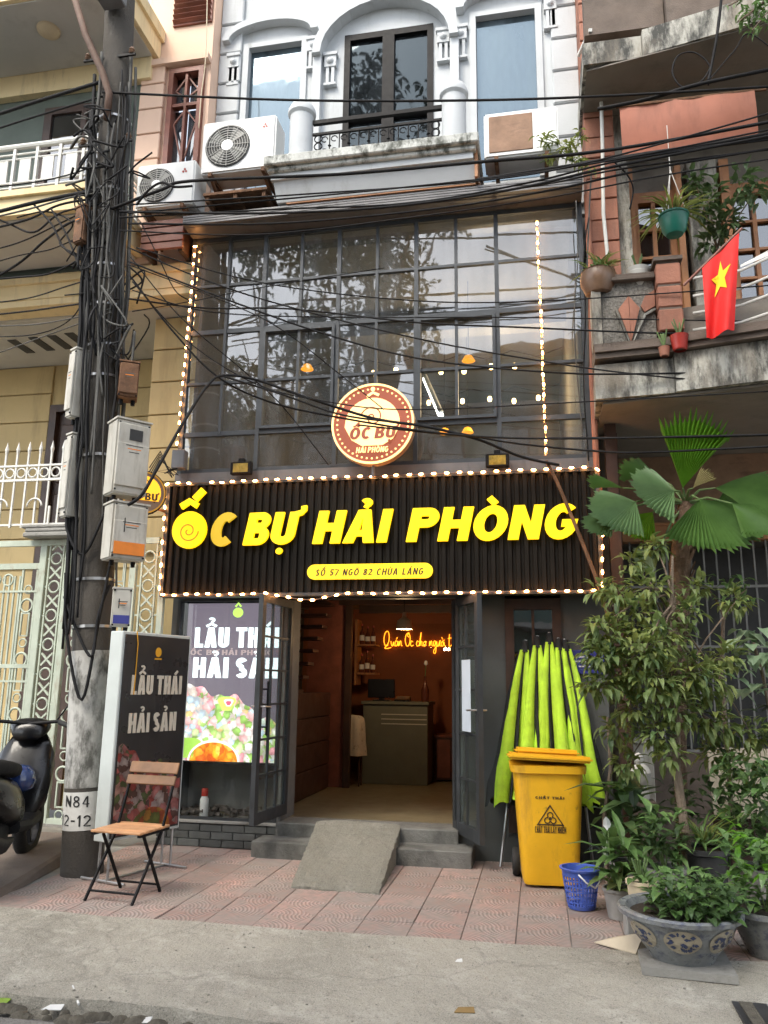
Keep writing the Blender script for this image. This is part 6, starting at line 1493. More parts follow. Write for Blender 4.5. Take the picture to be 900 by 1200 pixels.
sp_('front_cowl', 'scooter_black', lambda b: loft(b, [(.36,.08,.90,.05,.8),(.42,.12,.95,.07,.8),(.50,.11,.96,.06,.8),(.56,.06,.94,.035,.9)]), smooth=True)
sp_('headlamp', 'chrome', lambda b: b.lathe([(.001,.03),(.05,.02),(.06,0)], (.56,0,.92), 14, Matrix.Rotation(R(90),3,'Y')), smooth=True)
sp_('mudguard', 'scooter_black', lambda b: b.tube([(.62+.28*math.cos(a),0,.25+.28*math.sin(a)) for a in [R(15+i*15) for i in range(10)]], [.03]+[.055]*8+[.03], 10), smooth=True)
sp_('fork', 'scooter_grey', lambda b: [b.tube([(.62,s_*.07,.25),(.45,s_*.06,.72)], .022, 8) for s_ in (-1,1)])
sp_('handlebar', 'black_metal', lambda b: b.tube([(.26,-.34,.97),(.36,-.22,1.0),(.40,0,.98),(.36,.22,1.0),(.26,.34,.97)], .013, 8))
for s_ in (-1,1):
    sp_('grip', 'tyre', lambda b: b.tube([(.25,s_*.35,.965),(.33,s_*.24,.995)], .019, 10))
    sp_('brake_lever', 'aluminium', lambda b: b.tube([(.36,s_*.22,.99),(.35,s_*.30,.975),(.31,s_*.36,.96)], .006, 6))
    mi = sp_('mirror', 'black_metal', lambda b: (b.tube([(.37,s_*.2,1.0),(.40,s_*.30,1.16)], .006, 6), b.lathe([(.001,-.012),(.055,-.01),(.06,.01),(.05,.016)], (.40,s_*.32,1.2), 16, Matrix.Rotation(R(-80),3,'Y'))), smooth='auto')
sp_('blue_reflection', 'scooter_blue', lambda b: b.lathe([(.001,.11),(.06,.10),(.10,.06),(.115,0),(.10,-.05),(.05,-.08),(.001,-.085)], (.14,-.05,.60), 18), smooth=True)  # added blue form imitating a bluish reflection on the fairing
sp_('engine', 'scooter_grey', lambda b: loft(b, [(-.62,.08,.28,.08,.6),(-.4,.10,.30,.10,.6),(-.15,.09,.31,.08,.6)]), smooth=True)
sp_('exhaust', 'scooter_grey', lambda b: b.tube([(-.12,-.12,.25),(-.4,-.15,.26),(-.82,-.16,.36)], [.02,.05,.055], 12), smooth='auto')
sp_('tail_lamp', 'cap_red', lambda b: b.rbox((-.86,0,.63), (.03,.16,.06)), bevel=.01)
sp_('side_stand', 'aluminium', lambda b: b.tube([(-.05,.1,.26),(-.12,.22,.0)], .011, 6))
# ------------------------------------------------------------------ yellow wheeled bin
bn = frame_thing('wheeled_bin', 'yellow wheeled waste bin with slightly open lid right of the door', 'bin', (.035,-.66,0), R(4))
def bp2(name, m, fn, **k): b = MB(); fn(b); o = b.build(name, m, None, **k); o.parent = bn; return o
def binbody(b):
    lv = [(.02,.205,.19),(.05,.215,.20),(.45,.242,.232),(.84,.268,.262),(.845,.292,.286),(.90,.296,.290),(.905,.275,.268)]
    base = len(b.v); n = 24; 
    for (z,hx,hy) in lv:
        for k in range(n):
            a = 2*math.pi*(k+.5)/n; c_, s_ = math.cos(a), math.sin(a); e = .28
            b.v.append((hx*math.copysign(abs(c_)**e,c_), hy*math.copysign(abs(s_)**e,s_), z))
    for i in range(len(lv)-1):
        for k in range(n): b.f.append((base+i*n+k, base+i*n+(k+1) % n, base+(i+1)*n+(k+1) % n, base+(i+1)*n+k))
    b.f.append(tuple(base+k for k in reversed(range(n)))); e_ = base+(len(lv)-1)*n; b.f.append(tuple(e_+k for k in range(n)))
bp2('body', 'bin_yellow', binbody, smooth='auto')
tl_ = Matrix.Rotation(R(-3.5),3,'X') @ Matrix.Rotation(R(2),3,'Y')
def lid(b):
    b.rbox((0.01,-.01,.945), (.64,.62,.05), tl_); 
lid_o = bp2('lid', 'bin_yellow', lid, bevel=.018, seg=2)
o = MB().rbox((.0,.05,.985), (.50,.44,.05), tl_).build('lid_dome', 'bin_yellow', None, bevel=.02, seg=2); o.parent = lid_o
bp2('handle', 'bin_yellow', lambda b: b.tube([(-.24,.28,.90),(-.24,.36,.93),(.24,.36,.93),(.24,.28,.90)], .015, 8))
for s_ in (-1,1): bp2('wheel', 'tyre', lambda b: b.lathe([(.001,-.03),(.10,-.03),(.11,-.015),(.11,.015),(.10,.03),(.001,.03)], (s_*.25,.20,.11), 20, Matrix.Rotation(R(90),3,'Y')), smooth='auto')
def ff(x, z):                                        # the slightly sloping front of the bin
    return Vector((x, -(.200+(z-.05)*.0785)-.0015, z))
fu = (ff(0,.8)-ff(0,.1)).normalized()
for (txt, z, h_, wd) in (('CHẤT THẢI',.655,.018,.22),('CHẤT THẢI LÂY NHIỄM',.405,.048,.235)):
    r2 = write(txt, (ff(-wd/2,z), (1,0,0), fu), h_, wd, .002, 'bin_print', None, one='print', w=.5, t=.17, gap=.12, space=.25)
    for o in r2: o.parent = bn
TF = (ff(0,.46), (1,0,0), fu)
b = MB(); b.prism([[(-.105,0),(.105,0),(0,.155)],[(-.088,.010),(0,.138),(.088,.010)]], TF, 0, .002)
b.prism([arc(0,.05,.013,.013,0,360,10)[:-1]], TF, 0, .0021)
for k in range(3):
    a = R(90+120*k); cx, cz = .026*math.cos(a), .05+.026*math.sin(a)
    b.prism([stroke([(cx+.021*math.cos(a+t), cz+.021*math.sin(a+t)) for t in [R(-140+28*i) for i in range(11)]], .009)], TF, 0, .0022+k*.0002)
o = b.build('biohazard_mark', 'bin_print', None); o.parent = bn
# ------------------------------------------------------------------ blue basket
bk = thing('plastic_basket', 'small blue plastic slotted basket in front of the yellow bin', 'basket', (.245,-1.36,0))
bc = Vector((.245,-1.36,0)); hb = .265
rad = lambda z: .092+.040*z/hb
MB().lathe([(.001,.003),(.09,.003),(.094,.012),(.0955,.03)], bc, 28).build('bottom', 'basket_blue', bk, smooth='auto')
MB().lathe([(rad(.215),.215),(rad(.25),.25),(rad(.255)+.012,.255),(rad(.265)+.014,.265),(rad(.265)-.004,.268),(rad(.215)-.004,.215)], bc, 28).build('rim', 'basket_blue', bk, smooth='auto')
for k in range(30):
    a = 2*math.pi*k/30; d_ = Vector((math.cos(a),math.sin(a),0))
    MB().bar(bc+d_*rad(.02)+Vector((0,0,.02)), bc+d_*rad(.22)+Vector((0,0,.22)), .009, .004, d_).build('rib', 'basket_blue', bk)
for z in (.05,.085,.12,.155,.19): MB().lathe([(rad(z)-.002,z-.004),(rad(z)+.0025,z-.004),(rad(z)+.0025,z+.004),(rad(z)-.002,z+.004)], bc, 28).build('hoop', 'basket_blue', bk)
MB().tube([bc+Vector((-.02,-.14,.245)), bc+Vector((.03,-.16,.20)), bc+Vector((.09,-.14,.165)), bc+Vector((.135,-.05,.20)), bc+Vector((.137,.0,.25))], .006, 6).build('handle', 'bottle_white', bk, smooth=True)
# ------------------------------------------------------------------ folded market umbrellas against the wall
def umbrella(label, bx, by, tx, ty, zt_, rb, seed, zb=.56, ph0=0.0):
    random.seed(seed)
    t = thing('folded_umbrella', label, 'umbrella', (bx,by,0), 'folded lime umbrellas')
    base, top = Vector((bx,by,.0)), Vector((tx,ty,zt_)); ax = (top-base)/zt_
    MB().tube([base, base+ax*(zt_+.06)], .013, 8).build('pole', 'aluminium', t, smooth='auto')
    MB().lathe([(.001,.06),(.022,.05),(.03,.0),(.045,-.05)], base+ax*zt_, 12).build('cap', 'black_cloth', t, smooth='auto')
    tw0 = random.uniform(-14,14)
    spans = [(-190,-150,'black_cloth',.85),(-150,-86,'lime',1.08),(-86,-72,'black_cloth',.7),(-72,-8,'lime',1.05),(-8,6,'black_cloth',.8),(6,40,'black_cloth',.8),(40,100,'lime',.9),(100,170,'black_cloth',.9)]
    for si, (a0, a1, m, sc0) in enumerate(spans):
        b = MB(); rows = 10; cols_ = 8
        for j in range(rows+1):
            f = j/rows; z = zt_-.03-(zt_-.03-zb)*f; r_ = .048+(rb-.048)*(f**.8); c_ = base+ax*z
            for i in range(cols_+1):
                u = i/cols_; a = R(a0+tw0+(a1-a0)*u+9*math.sin(f*4+si+seed))
                rr_ = r_*(.55+.50*math.sin(u*math.pi)*sc0)*(1+.06*math.sin(7*f+si*2)+.05*math.sin(17*u+9*f+seed)*f+.04*math.sin(23*f+5*u*si))
                b.v.append(tuple(c_+Vector((math.cos(a)*rr_,math.sin(a)*rr_*.75,(-.06*math.sin(u*math.pi)+.03*math.sin(u*9+si*2)) if j == rows else 0))))
        for j in range(rows):
            for i in range(cols_): a = j*(cols_+1)+i; b.f.append((a,a+cols_+1,a+cols_+2,a+1))
        b.build('canopy_panel', m, t, smooth=True)
    MB().torus(base+ax*(zb+.35), rb*.7, .010, (1,0,0), (0,.72,0), 16, 5).build('strap', 'black_cloth', t)
umbrella('leftmost folded lime and black umbrella, its foot showing beside the bin', -.37,-.18, -.12,-.03, 1.86, .20, 3)
umbrella('second folded lime umbrella from the left behind the yellow bin', -.13,-.24, -.01,-.03, 1.90, .21, 9)
umbrella('third folded lime umbrella from the left behind the yellow bin', .08,-.22, .10,-.03, 1.93, .22, 14)
umbrella('fourth folded lime umbrella, directly left of the rightmost one', .23,-.26, .18,-.03, 1.88, .21, 22)
umbrella('rightmost folded lime umbrella leaning below the blue plaque', .40,-.20, .24,-.03, 1.87, .205, 5)
# ------------------------------------------------------------------ blue plaque
pq = thing('wall_plaque', 'dark blue plaque with small white words right of the umbrellas', 'plaque', (.42,-.01,1.6))
MB().box(.29,.575,-.022,-.001,1.62,1.83).build('plate', 'plaque_blue', pq, bevel=.003)
for (z, h_, w_) in ((1.765,.02,.20),(1.725,.022,.22),(1.68,.024,.16)): MB().box(.43-w_/2,.43+w_/2,-.0232,-.0222,z,z+h_*.5).build('words', 'plaque_text', pq)
# scraps on the ground
cd_ = thing('card_scrap', 'torn piece of cardboard lying by the foot of the big pot', 'cardboard', (.42,-2.22,0))
MB().hexa([(.28,-2.15,.004),(.50,-2.32,.006),(.56,-2.24,.10),(.40,-2.08,.02),(.28,-2.15,.01),(.50,-2.32,.012),(.56,-2.24,.106),(.40,-2.08,.026)]).build('sheet', 'card', cd_)
MB().tri((.50,-2.325,.0),(.565,-2.24,.103),(.57,-2.27,.0)).build('fold', 'card', cd_)
for (px,py,nm,m,lab,w_,l_) in ((63,1180,'paper_scrap','scrap_white','white paper scrap in the gutter at the lower left',.05,.03),(3,1172,'leaf_scrap','green_scrap','yellow-green leaf scrap at the lower left corner',.04,.05),(545,1196,'leaf_scrap','dry_leaf','dry leaf scrap at the bottom edge of the road',.05,.03),(170,1195,'paper_scrap','scrap_white','small pale paper scrap at the bottom edge',.03,.03),(538,1130,'paper_scrap','scrap_white','tiny white scrap lying on the bare concrete',.02,.015)):
    g = gr(px,py,-.09 if py > 1140 else -.03)
    b = MB(); zz = -.1 if py > 1140 else -.03
    zz = -.066+(g.y+3.46)/1.16*.064 if g.y > -3.46 else -.1
    b.hexa([(g.x-w_,g.y-l_,zz+.003),(g.x+w_,g.y-l_*.6,zz+.004),(g.x+w_*.8,g.y+l_,zz+.012),(g.x-w_*.7,g.y+l_*.8,zz+.006)]+[(g.x-w_,g.y-l_,zz+.006),(g.x+w_,g.y-l_*.6,zz+.007),(g.x+w_*.8,g.y+l_,zz+.016),(g.x-w_*.7,g.y+l_*.8,zz+.01)])
    o = b.build(nm, m); tag(o, lab, 'scrap')
o = MB().tube([gr(85,1158,-.07)+Vector((0,0,.01)), gr(92,1180,-.09)+Vector((0,0,.012))], .006, 6).build('straw', 'scrap_white'); tag(o, 'white drinking straw lying across the gutter at lower left', 'straw')
# ------------------------------------------------------------------ plants
def leaf_(b, p, d, up, L, Wd, fold=.25, droop=.25):
    d = Vector(d).normalized(); s_ = d.cross(Vector(up)); s_ = s_.normalized() if s_.length > 1e-4 else d.orthogonal().normalized(); n_ = s_.cross(d)
    p = Vector(p); m1 = p+d*L*.38+n_*L*.04; m2 = p+d*L*.72-n_*L*droop*.3; tip = p+d*L-n_*L*droop
    k = len(b.v); e = n_*Wd*fold
    b.v += [tuple(q) for q in (p, m1+s_*Wd*.5+e, m1, m1-s_*Wd*.5+e, m2+s_*Wd*.36+e*.7, m2, m2-s_*Wd*.36+e*.7, tip)]
    b.f += [(k,k+2,k+1),(k,k+3,k+2),(k+1,k+2,k+5,k+4),(k+2,k+3,k+6,k+5),(k+4,k+5,k+7),(k+5,k+6,k+7)]
def rdir(zmin=-.4, zmax=.8):
    a = random.random()*2*math.pi; z = random.uniform(zmin,zmax); r_ = math.sqrt(max(0,1-z*z)); return Vector((r_*math.cos(a), r_*math.sin(a), z))
def pot(t, c, prof, m, n=36, soil=None):
    MB().lathe(prof, c, n).build('pot', m, t, smooth='auto')
    if soil: MB().lathe([(.001,soil[1]),(soil[0],soil[1])], c, 24).build('soil', 'soil', t)
# the big bush: thin trunk rising from the glazed bowl, leaves in clumps
random.seed(70)
bt = thing('leafy_tree', 'bushy small tree with thin trunk rising from the glazed bowl', 'tree', (.80,-2.3,.2))
T0, T1, T2 = Vector((.93,-1.55,.1)), at(793,900,-1.45), at(792,780,-1.4)
MB().tube([T0, Vector((.94,-1.52,.5)), T1, T2, T2+Vector((.0,.02,.45)), T2+Vector((.03,.02,.8))], [.034,.032,.030,.026,.018,.008], 10).build('trunk', 'bark', bt, smooth='auto')
clumps = []
for (px,py,Y,r_) in ((715,745,-1.5,.13),(745,720,-1.4,.13),(760,690,-1.3,.13),(735,780,-1.5,.15),(705,770,-1.6,.10),(775,750,-1.5,.16),(765,800,-1.55,.15),(800,720,-1.3,.12),(805,790,-1.4,.16),(830,800,-1.3,.13),(790,830,-1.5,.13),(745,830,-1.5,.11),(770,860,-1.5,.10),(825,840,-1.3,.11),(740,660,-1.2,.08),(850,770,-1.2,.10),(710,800,-1.6,.09),(755,765,-1.6,.13),(700,735,-1.5,.07),(785,885,-1.5,.08),(845,850,-1.2,.09),(725,700,-1.35,.07),(698,765,-1.45,.09),(694,805,-1.5,.08),(722,855,-1.4,.09),(838,885,-1.1,.10),(735,895,-1.3,.09),(862,705,-1.0,.09),(768,640,-1.1,.08),(704,690,-1.2,.07),(880,860,-1.0,.12),(815,690,-1.1,.08),(870,900,-1.1,.1)): clumps.append((at(px,py,Y), r_))
b = MB()
for c_, r_ in clumps:
    s_ = T2.lerp(T1, random.uniform(-.8,.5)); b.tube([s_, s_.lerp(c_,.5)+Vector((0,0,.05)), c_], [.010,.007,.004], 5)
b.build('branches', 'bark', bt)
for m, share in (('leaf_bush',.62),('leaf_dark',.06),('leaf_yellow',.32)):
    b = MB()
    for c_, r_ in clumps:
        for k in range(int(96*share*(r_/.12)**1.5)):
            d = rdir(-1,1); q = c_+Vector((d.x*1.2,d.y,d.z*.9))*r_*random.random()**.45
            dd_ = (d+rdir()*.8+Vector((0,-.2,-.2))).normalized(); leaf_(b, q, dd_, (0,0,1), (random.uniform(.05,.10) if random.random() < .75 else random.uniform(.11,.15)), random.uniform(.028,.052), .2, random.uniform(.1,.6))
    b.build('foliage', m, bt)
# fan palm
pm = thing('fan_palm', 'tall fan palm with pleated round leaves at the right house', 'palm', (1.03,-.62,0))
pc = at(803,590,-.62)
MB().tube([Vector((1.05,-.62,0)), at(797,900,-.62), at(795,760,-.62), at(797,660,-.62), pc-Vector((0,0,.08)), pc+Vector((0,0,.06))], [.05,.05,.062,.085,.08,.03], 12).build('trunk', 'palm_bark', pm, smooth='auto')
b = MB(); random.seed(3)
for k in range(46):                                 # old leaf bases on the trunk
    z = random.uniform(0,1); q = at(795,760,-.62).lerp(pc,z); a = random.random()*6.28; d = Vector((math.cos(a),math.sin(a),0)); b.bar(q+d*.06, q+d*.11+Vector((0,0,.10)), .03, .012, d)
b.build('leaf_bases', 'palm_bark', pm)
def fan(base, hub, axis, nrm, rad_, spread, m, npl=26, cup=.12, label=None):
    axis = Vector(axis).normalized(); nrm = Vector(nrm); nrm = (nrm-axis*nrm.dot(axis)).normalized(); sd_ = axis.cross(nrm)
    fr = thing_child('frond', pm); b = MB(); hub = Vector(hub); n = npl*2
    base_i = len(b.v); b.v.append(tuple(hub)); rings_ = (.35,.70,.84,1.0)
    for i in range(n+1):
        a = (i/n-.5)*spread; ridge = (1 if i % 2 else -1)
        for j, q in enumerate(rings_):
            r_ = rad_*q*(1-.10*abs(i/n-.5)*2)*(1.0 if j < 3 else (1.0+.06*math.sin(i*7.3) if i % 2 else .84))
            p = hub+(axis*math.cos(a)+sd_*math.sin(a))*r_+nrm*(ridge*.015*q*rad_/.4-cup*rad_*q*q*(.35+abs(math.sin(a))))+Vector((0,0,-.10*q*q*rad_))
            b.v.append(tuple(p))
    for i in range(n):
        x = base_i+1+i*4; y = x+4
        b.f.append((base_i,x,y))
        for j in range(3): b.f.append((x+j,x+j+1,y+j+1,y+j))
    o = b.build('blade', m, None); o.parent = fr; o.matrix_parent_inverse = Matrix.Translation(-ORG[pm.name])
    o2 = MB().tube([Vector(base), Vector(base).lerp(hub,.5)+Vector((0,0,.05)), hub], [.014,.010,.006], 6).build('stalk', 'stem_green', None); o2.parent = fr; o2.matrix_parent_inverse = Matrix.Translation(-ORG[pm.name])
def thing_child(name, parent):
    o = bpy.data.objects.new(name, None); COL.objects.link(o); o.parent = parent; o.location = (0,0,0); o.empty_display_size = .05; return o
V_ = Vector
fan(pc, at(800,572,-.72), V_((.20,-.10,.9)), V_((-.1,-1,.15)), 0.76, .95, 'leaf_bright', 16, .05)     # upright young leaf
fan(pc, at(820,585,-.8), V_((.35,-.55,-.75)), V_((0,-.75,.66)), .58, 2.2, 'leaf_palm', 30, .0)
fan(pc, at(838,572,-.7), V_((.95,-.2,-.08)), V_((-.1,-.75,.66)), .56, 1.5, 'leaf_palm', 20, .04)
fan(pc, at(790,575,-.85), V_((-.75,-.35,.1)), V_((0,-.8,.55)), .40, 2.6, 'leaf_palm_sheen', 24, .05)
fan(pc, at(745,588,-1.0), V_((-.9,-.35,-.30)), V_((-.1,-.8,.55)), .40, 2.4, 'leaf_palm_sheen', 24, .05)
fan(pc, at(765,600,-.7), V_((-.6,-.2,-.55)), V_((-.3,-.9,.3)), .30, 1.6, 'leaf_bright', 16, .05)
fan(pc, at(812,572,-.9), V_((.45,-.2,.5)), V_((.2,-.9,.4)), .22, .8, 'leaf_dry', 10, .1)
fan(pc, at(770,650,-.8), V_((-.8,-.3,-.25)), V_((-.2,-.9,.3)), .22, 1.8, 'leaf_pale', 14, .05)
fan(pc, at(835,600,-.4), V_((.8,.2,.35)), V_((-.2,-.8,.5)), .42, 1.4, 'leaf_palm', 18, .04)
fan(pc, at(770,560,-.5), V_((-.7,.1,.45)), V_((.1,-.8,.5)), .36, 1.2, 'leaf_palm', 16, .04)
fan(pc, at(858,590,-.9), V_((.7,-.35,-.5)), V_((.1,-.7,.66)), .42, 1.7, 'leaf_palm', 20, .03)
fan(pc, at(722,600,-1.0), V_((-.8,-.3,-.45)), V_((-.3,-.8,.5)), .30, 1.5, 'leaf_palm_sheen', 16, .06)
fan(pc, at(730,572,-.8), V_((-.85,-.1,.35)), V_((.1,-.75,.6)), .32, .7, 'leaf_palm', 10, .05)
# glazed blue-grey bowl with its planting
gb = thing('glazed_bowl', 'large blue and grey glazed bowl of green plants at lower right', 'planter', (.74,-2.38,0))
gc = Vector((.745,-2.38,.0))
pot(gb, gc, [(.17,.03),(.18,.05),(.21,.09),(.265,.16),(.297,.232),(.302,.248),(.338,.258),(.341,.28),(.328,.29),(.295,.285),(.275,.25)], 'pot_glaze', 40, (.28,.25))
MB().hexa([(.50,-2.60,-.012),(.98,-2.64,-.012),(1.0,-2.2,-.004),(.52,-2.16,-.004),(.50,-2.60,.030),(.98,-2.64,.030),(1.0,-2.2,.03),(.52,-2.16,.03)]).build('plinth', 'old_concrete', gb)
mat('glaze_blue', (.03,.045,.11), .3, .4, 8, .02); mat('glaze_pale', (.33,.29,.215), .3, .2, 8, .02)
def wrap(b, pts, r_off):                             # glaze painting lying on the bowl's side
    out = []
    for (a, z) in pts:
        f = (z-.09)/.16 if z < .16 else 0
        r_ = .21+(.265-.21)*(z-.09)/.07 if z < .16 else .265+(.305-.265)*(z-.16)/.09
        out.append(gc+Vector((math.sin(a)*(r_+r_off),-math.cos(a)*(r_+r_off),z)))
    k = len(b.v); b.v += [tuple(p) for p in out]; b.f.append(tuple(k+i for i in range(len(out))))
for a0 in (-1.0,-.12,.76,1.5):
    b = MB(); rg = [[(a0+.36*q*math.cos(t), .172+.066*q*math.sin(t)) for t in [2*math.pi*i/28 for i in range(28)]] for q in (.0,.35,.7,1.0)]
    for q in range(3):
        for i in range(28): wrap(b, [rg[q][i], rg[q+1][i], rg[q+1][(i+1) % 28], rg[q][(i+1) % 28]], .004)
    b.build('glaze_panel', 'glaze_pale', gb)
    b = MB(); random.seed(int(a0*100)+200)
    for i in range(30):
        t = random.random()*6.28; q = random.random()**.6*.78; a = a0+.36*q*math.cos(t); z = .172+.066*q*math.sin(t)
        w_, h_ = random.uniform(.02,.075), random.uniform(.004,.012); wrap(b, [(a-w_,z),(a,z-h_),(a+w_,z),(a,z+h_)], .0055+i*.0001)
    o = b.build('glaze_painting', 'glaze_blue', gb); o['kind'] = 'stuff'
random.seed(81)
for m, n in (('leaf_dark',170),('leaf_mid',200)):
    b = MB()
    for k in range(n):
        a = random.random()*6.28; r_ = .30*math.sqrt(random.random()); q = gc+Vector((math.cos(a)*r_*.82+.09,math.sin(a)*r_*.9,.265+random.random()**1.3*.22*(1-r_)))
        leaf_(b, q, rdir(-.1,.8)+Vector((math.cos(a)*.5,math.sin(a)*.5-.2,0)), (0,0,1), random.uniform(.06,.11), random.uniform(.035,.06), .15, .3)
    b.build('foliage', m, gb)
# small cream pot, grey pot behind, dark tray pots
def potted(name, label, c, prof, m, soil, leaves, cat='potted plant', grp=None):
    t = thing(name, label, cat, c, grp); pot(t, Vector(c), prof, m, 28, soil); 
    for (lm, n, r_, h0, h1, L0, L1, w_, zl, zh) in leaves:
        b = MB()
        for k in range(n):
            a = random.random()*6.28; rr_ = r_*math.sqrt(random.random()); q = Vector(c)+Vector((math.cos(a)*rr_,math.sin(a)*rr_,random.uniform(h0,h1)))
            leaf_(b, q, rdir(zl,zh)+Vector((math.cos(a)*.3,math.sin(a)*.3-.1,0)), (0,0,1), random.uniform(L0,L1), w_*random.uniform(.8,1.2), .15, random.uniform(.1,.6))
        b.build('foliage', lm, t)
    b = MB()
    for k in range(6): a = random.random()*6.28; b.tube([Vector(c)+Vector((0,0,soil[1])), Vector(c)+Vector((math.cos(a)*.05,math.sin(a)*.05,soil[1]+.15))], .006, 5)
    b.build('stem', 'stem_green', t); return t
random.seed(90)
potted('cream_pot', 'small cream ceramic pot standing behind the glazed bowl', (.585,-1.98,.16), [(.05,.0),(.065,.01),(.082,.10),(.085,.15),(.095,.155),(.095,.175),(.085,.175),(.08,.15)], 'pot_cream', (.08,.15), [('leaf_mid',10,.05,.15,.2,.08,.12,.04,.1,.8)])
b = MB().rbox((.585,-1.98,.078), (.22,.22,.16)).build('brick_stand', 'pot_grey', None, bevel=.01); tag(b, 'grey block under the small cream pot', 'block')
potted('grey_pot', 'grey cement pot with dark leaves left of the tree trunk', (.78,-1.62,0), [(.09,.0),(.10,.02),(.13,.24),(.135,.32),(.145,.33),(.145,.35),(.125,.35)], 'pot_grey', (.125,.32), [('leaf_dark',60,.12,.36,.62,.10,.16,.05,-.1,.9),('leaf_mid',30,.12,.36,.7,.10,.16,.05,0,.9)])
t = potted('peace_lily', 'peace lily with one white bloom beside the blue basket', (.48,-1.55,0), [(.07,.0),(.075,.02),(.095,.16),(.105,.17),(.105,.19),(.09,.19)], 'pot_grey', (.09,.17), [('leaf_mid',34,.08,.2,.45,.18,.30,.075,.1,.95),('leaf_bush',22,.10,.15,.3,.16,.26,.07,-.2,.7)])
q = at(713,975,-1.6); MB().tube([(.48,-1.55,.2), q-Vector((0,0,.12)), q], .005, 5).build('stalk', 'stem_green', t)
b = MB(); leaf_(b, q, (-.15,-.2,1), (0,1,0), .11, .055, .3, .1); b.build('bloom', 'bottle_white', t)
potted('spider_plant', 'spider plant with long arching leaves in a dark pot by the trunk', (1.06,-1.5,.0), [(.10,.0),(.11,.02),(.14,.42),(.16,.43),(.16,.46),(.13,.46)], 'pot_dark', (.13,.44), [('leaf_yellow',20,.04,.46,.5,.25,.40,.022,.2,.9),('leaf_mid',24,.05,.46,.5,.2,.36,.022,.1,.9)])
potted('glazed_pot', 'second glazed pot of green leaves cut by the right edge', (1.27,-2.12,0), [(.12,.0),(.13,.03),(.19,.16),(.205,.22),(.225,.225),(.225,.25),(.19,.25)], 'pot_glaze', (.19,.23), [('leaf_mid',120,.2,.25,.62,.08,.13,.05,-.2,.9),('leaf_bright',40,.2,.3,.7,.08,.12,.045,0,.9)])
potted('leafy_shrub', 'green shrub standing behind the second glazed pot at right edge', (1.45,-1.35,0), [(.13,.0),(.14,.03),(.17,.30),(.18,.33),(.16,.33)], 'pot_grey', (.16,.31), [('leaf_mid',170,.28,.35,1.05,.09,.15,.055,-.4,.9),('leaf_dark',150,.28,.35,1.1,.09,.15,.055,-.4,.9)])
t = potted('pale_vine', 'vine with large pale variegated leaves at the right edge', (1.75,-.9,0), [(.13,.0),(.14,.03),(.17,.30),(.18,.33),(.16,.33)], 'pot_dark', (.16,.31), [('leaf_dark',60,.16,.4,1.4,.12,.2,.08,-.4,.6)])
b = MB(); random.seed(93)
for k in range(46):
    q = at(random.uniform(858,915), random.uniform(735,815), random.uniform(-1.15,-.8)); leaf_(b, q, rdir(-.7,.1)+Vector((-.2,-.5,0)), (0,0,1), random.uniform(.12,.19), random.uniform(.08,.12), .12, .3)
b.build('foliage', 'leaf_pale', t); MB().tube([(1.75,-.9,.3),(1.72,-.92,1.0),(1.66,-.95,1.6),(1.6,-1.0,1.85)], .012, 6).build('stem', 'bark', t)
t = potted('broad_leaf_plant', 'dark broad-leaved plant between the bin and the tree', (.62,-1.0,0), [(.11,.0),(.12,.02),(.15,.22),(.16,.25),(.14,.25)], 'pot_grey', (.14,.23), [('leaf_dark',26,.10,.3,.7,.26,.40,.12,-.1,.8),('leaf_mid',16,.10,.3,.75,.22,.34,.10,0,.8)])
potted('low_shrub', 'low dark shrub in front of the right house porch', (1.15,-.95,0), [(.11,.0),(.12,.02),(.15,.22),(.16,.25),(.14,.25)], 'pot_brown', (.14,.23), [('leaf_dark',150,.25,.25,.85,.08,.14,.05,-.4,.8)])
b = MB().tube([at(712,840,-1.0), at(716,900,-1.0), at(708,960,-1.0), (.45,-1.0,0)], [.012,.014,.016,.018], 7).build('bare_stem', 'bark', None, smooth='auto'); tag(b, 'thin bare grey stem standing right of the yellow bin', 'stem')
# slender sapling with bare forked branches in front of the bars
sa = thing('sapling', 'slender bare sapling with forked branches in front of the iron bars', 'tree', (1.62,-.3,0))
s0 = at(845,790,-.3)
MB().tube([(s0.x,-.3,0), s0, at(848,720,-.3)], [.022,.018,.014], 8).build('trunk', 'bark', sa)
MB().tube([at(848,722,-.3), at(838,700,-.3), at(830,690,-.3)], [.012,.008,.004], 6).build('branch', 'bark', sa); MB().tube([at(848,722,-.3), at(862,702,-.3), at(875,690,-.3)], [.012,.008,.004], 6).build('branch', 'bark', sa)
b = MB()
for k in range(34): 
    q = at(random.uniform(828,882), random.uniform(672,710), -.3); leaf_(b, q, rdir(-.6,.4), (0,0,1), random.uniform(.09,.15), .045, .15, .4)
b.build('foliage', 'leaf_mid', sa)
# porch clutter at the back right
cb = thing('white_cabinet', 'low white cabinet half hidden behind the plants at right', 'cabinet', (.85,.3,0))
MB().box(.74,.98,.2,.55,.35,1.02).build('body', 'box_white', cb, bevel=.006); MB().box(.72,1.0,.18,.57,1.02,1.05).build('top', 'box_white', cb); MB().box(.72,1.0,.22,.5,.0,.34).build('base', 'old_concrete', cb)
vf = thing('garden_figure', 'small pale garden figure beside the white cabinet', 'figure', (.80,-.35,.55))
MB().lathe([(.001,0),(.055,0),(.06,.03),(.05,.12),(.075,.16),(.085,.22),(.06,.27),(.03,.29),(.001,.3)], (.80,-.35,.60), 14).build('body', 'pot_white', vf, smooth='auto'); MB().lathe([(.001,0),(.035,.02),(.04,.05),(.03,.085),(.001,.10)], (.79,-.35,.88), 12).build('head', 'pot_white', vf, smooth=True)
MB().box(.70,.90,-.45,-.25,.0,.60).build('stand', 'brown_concrete', vf)
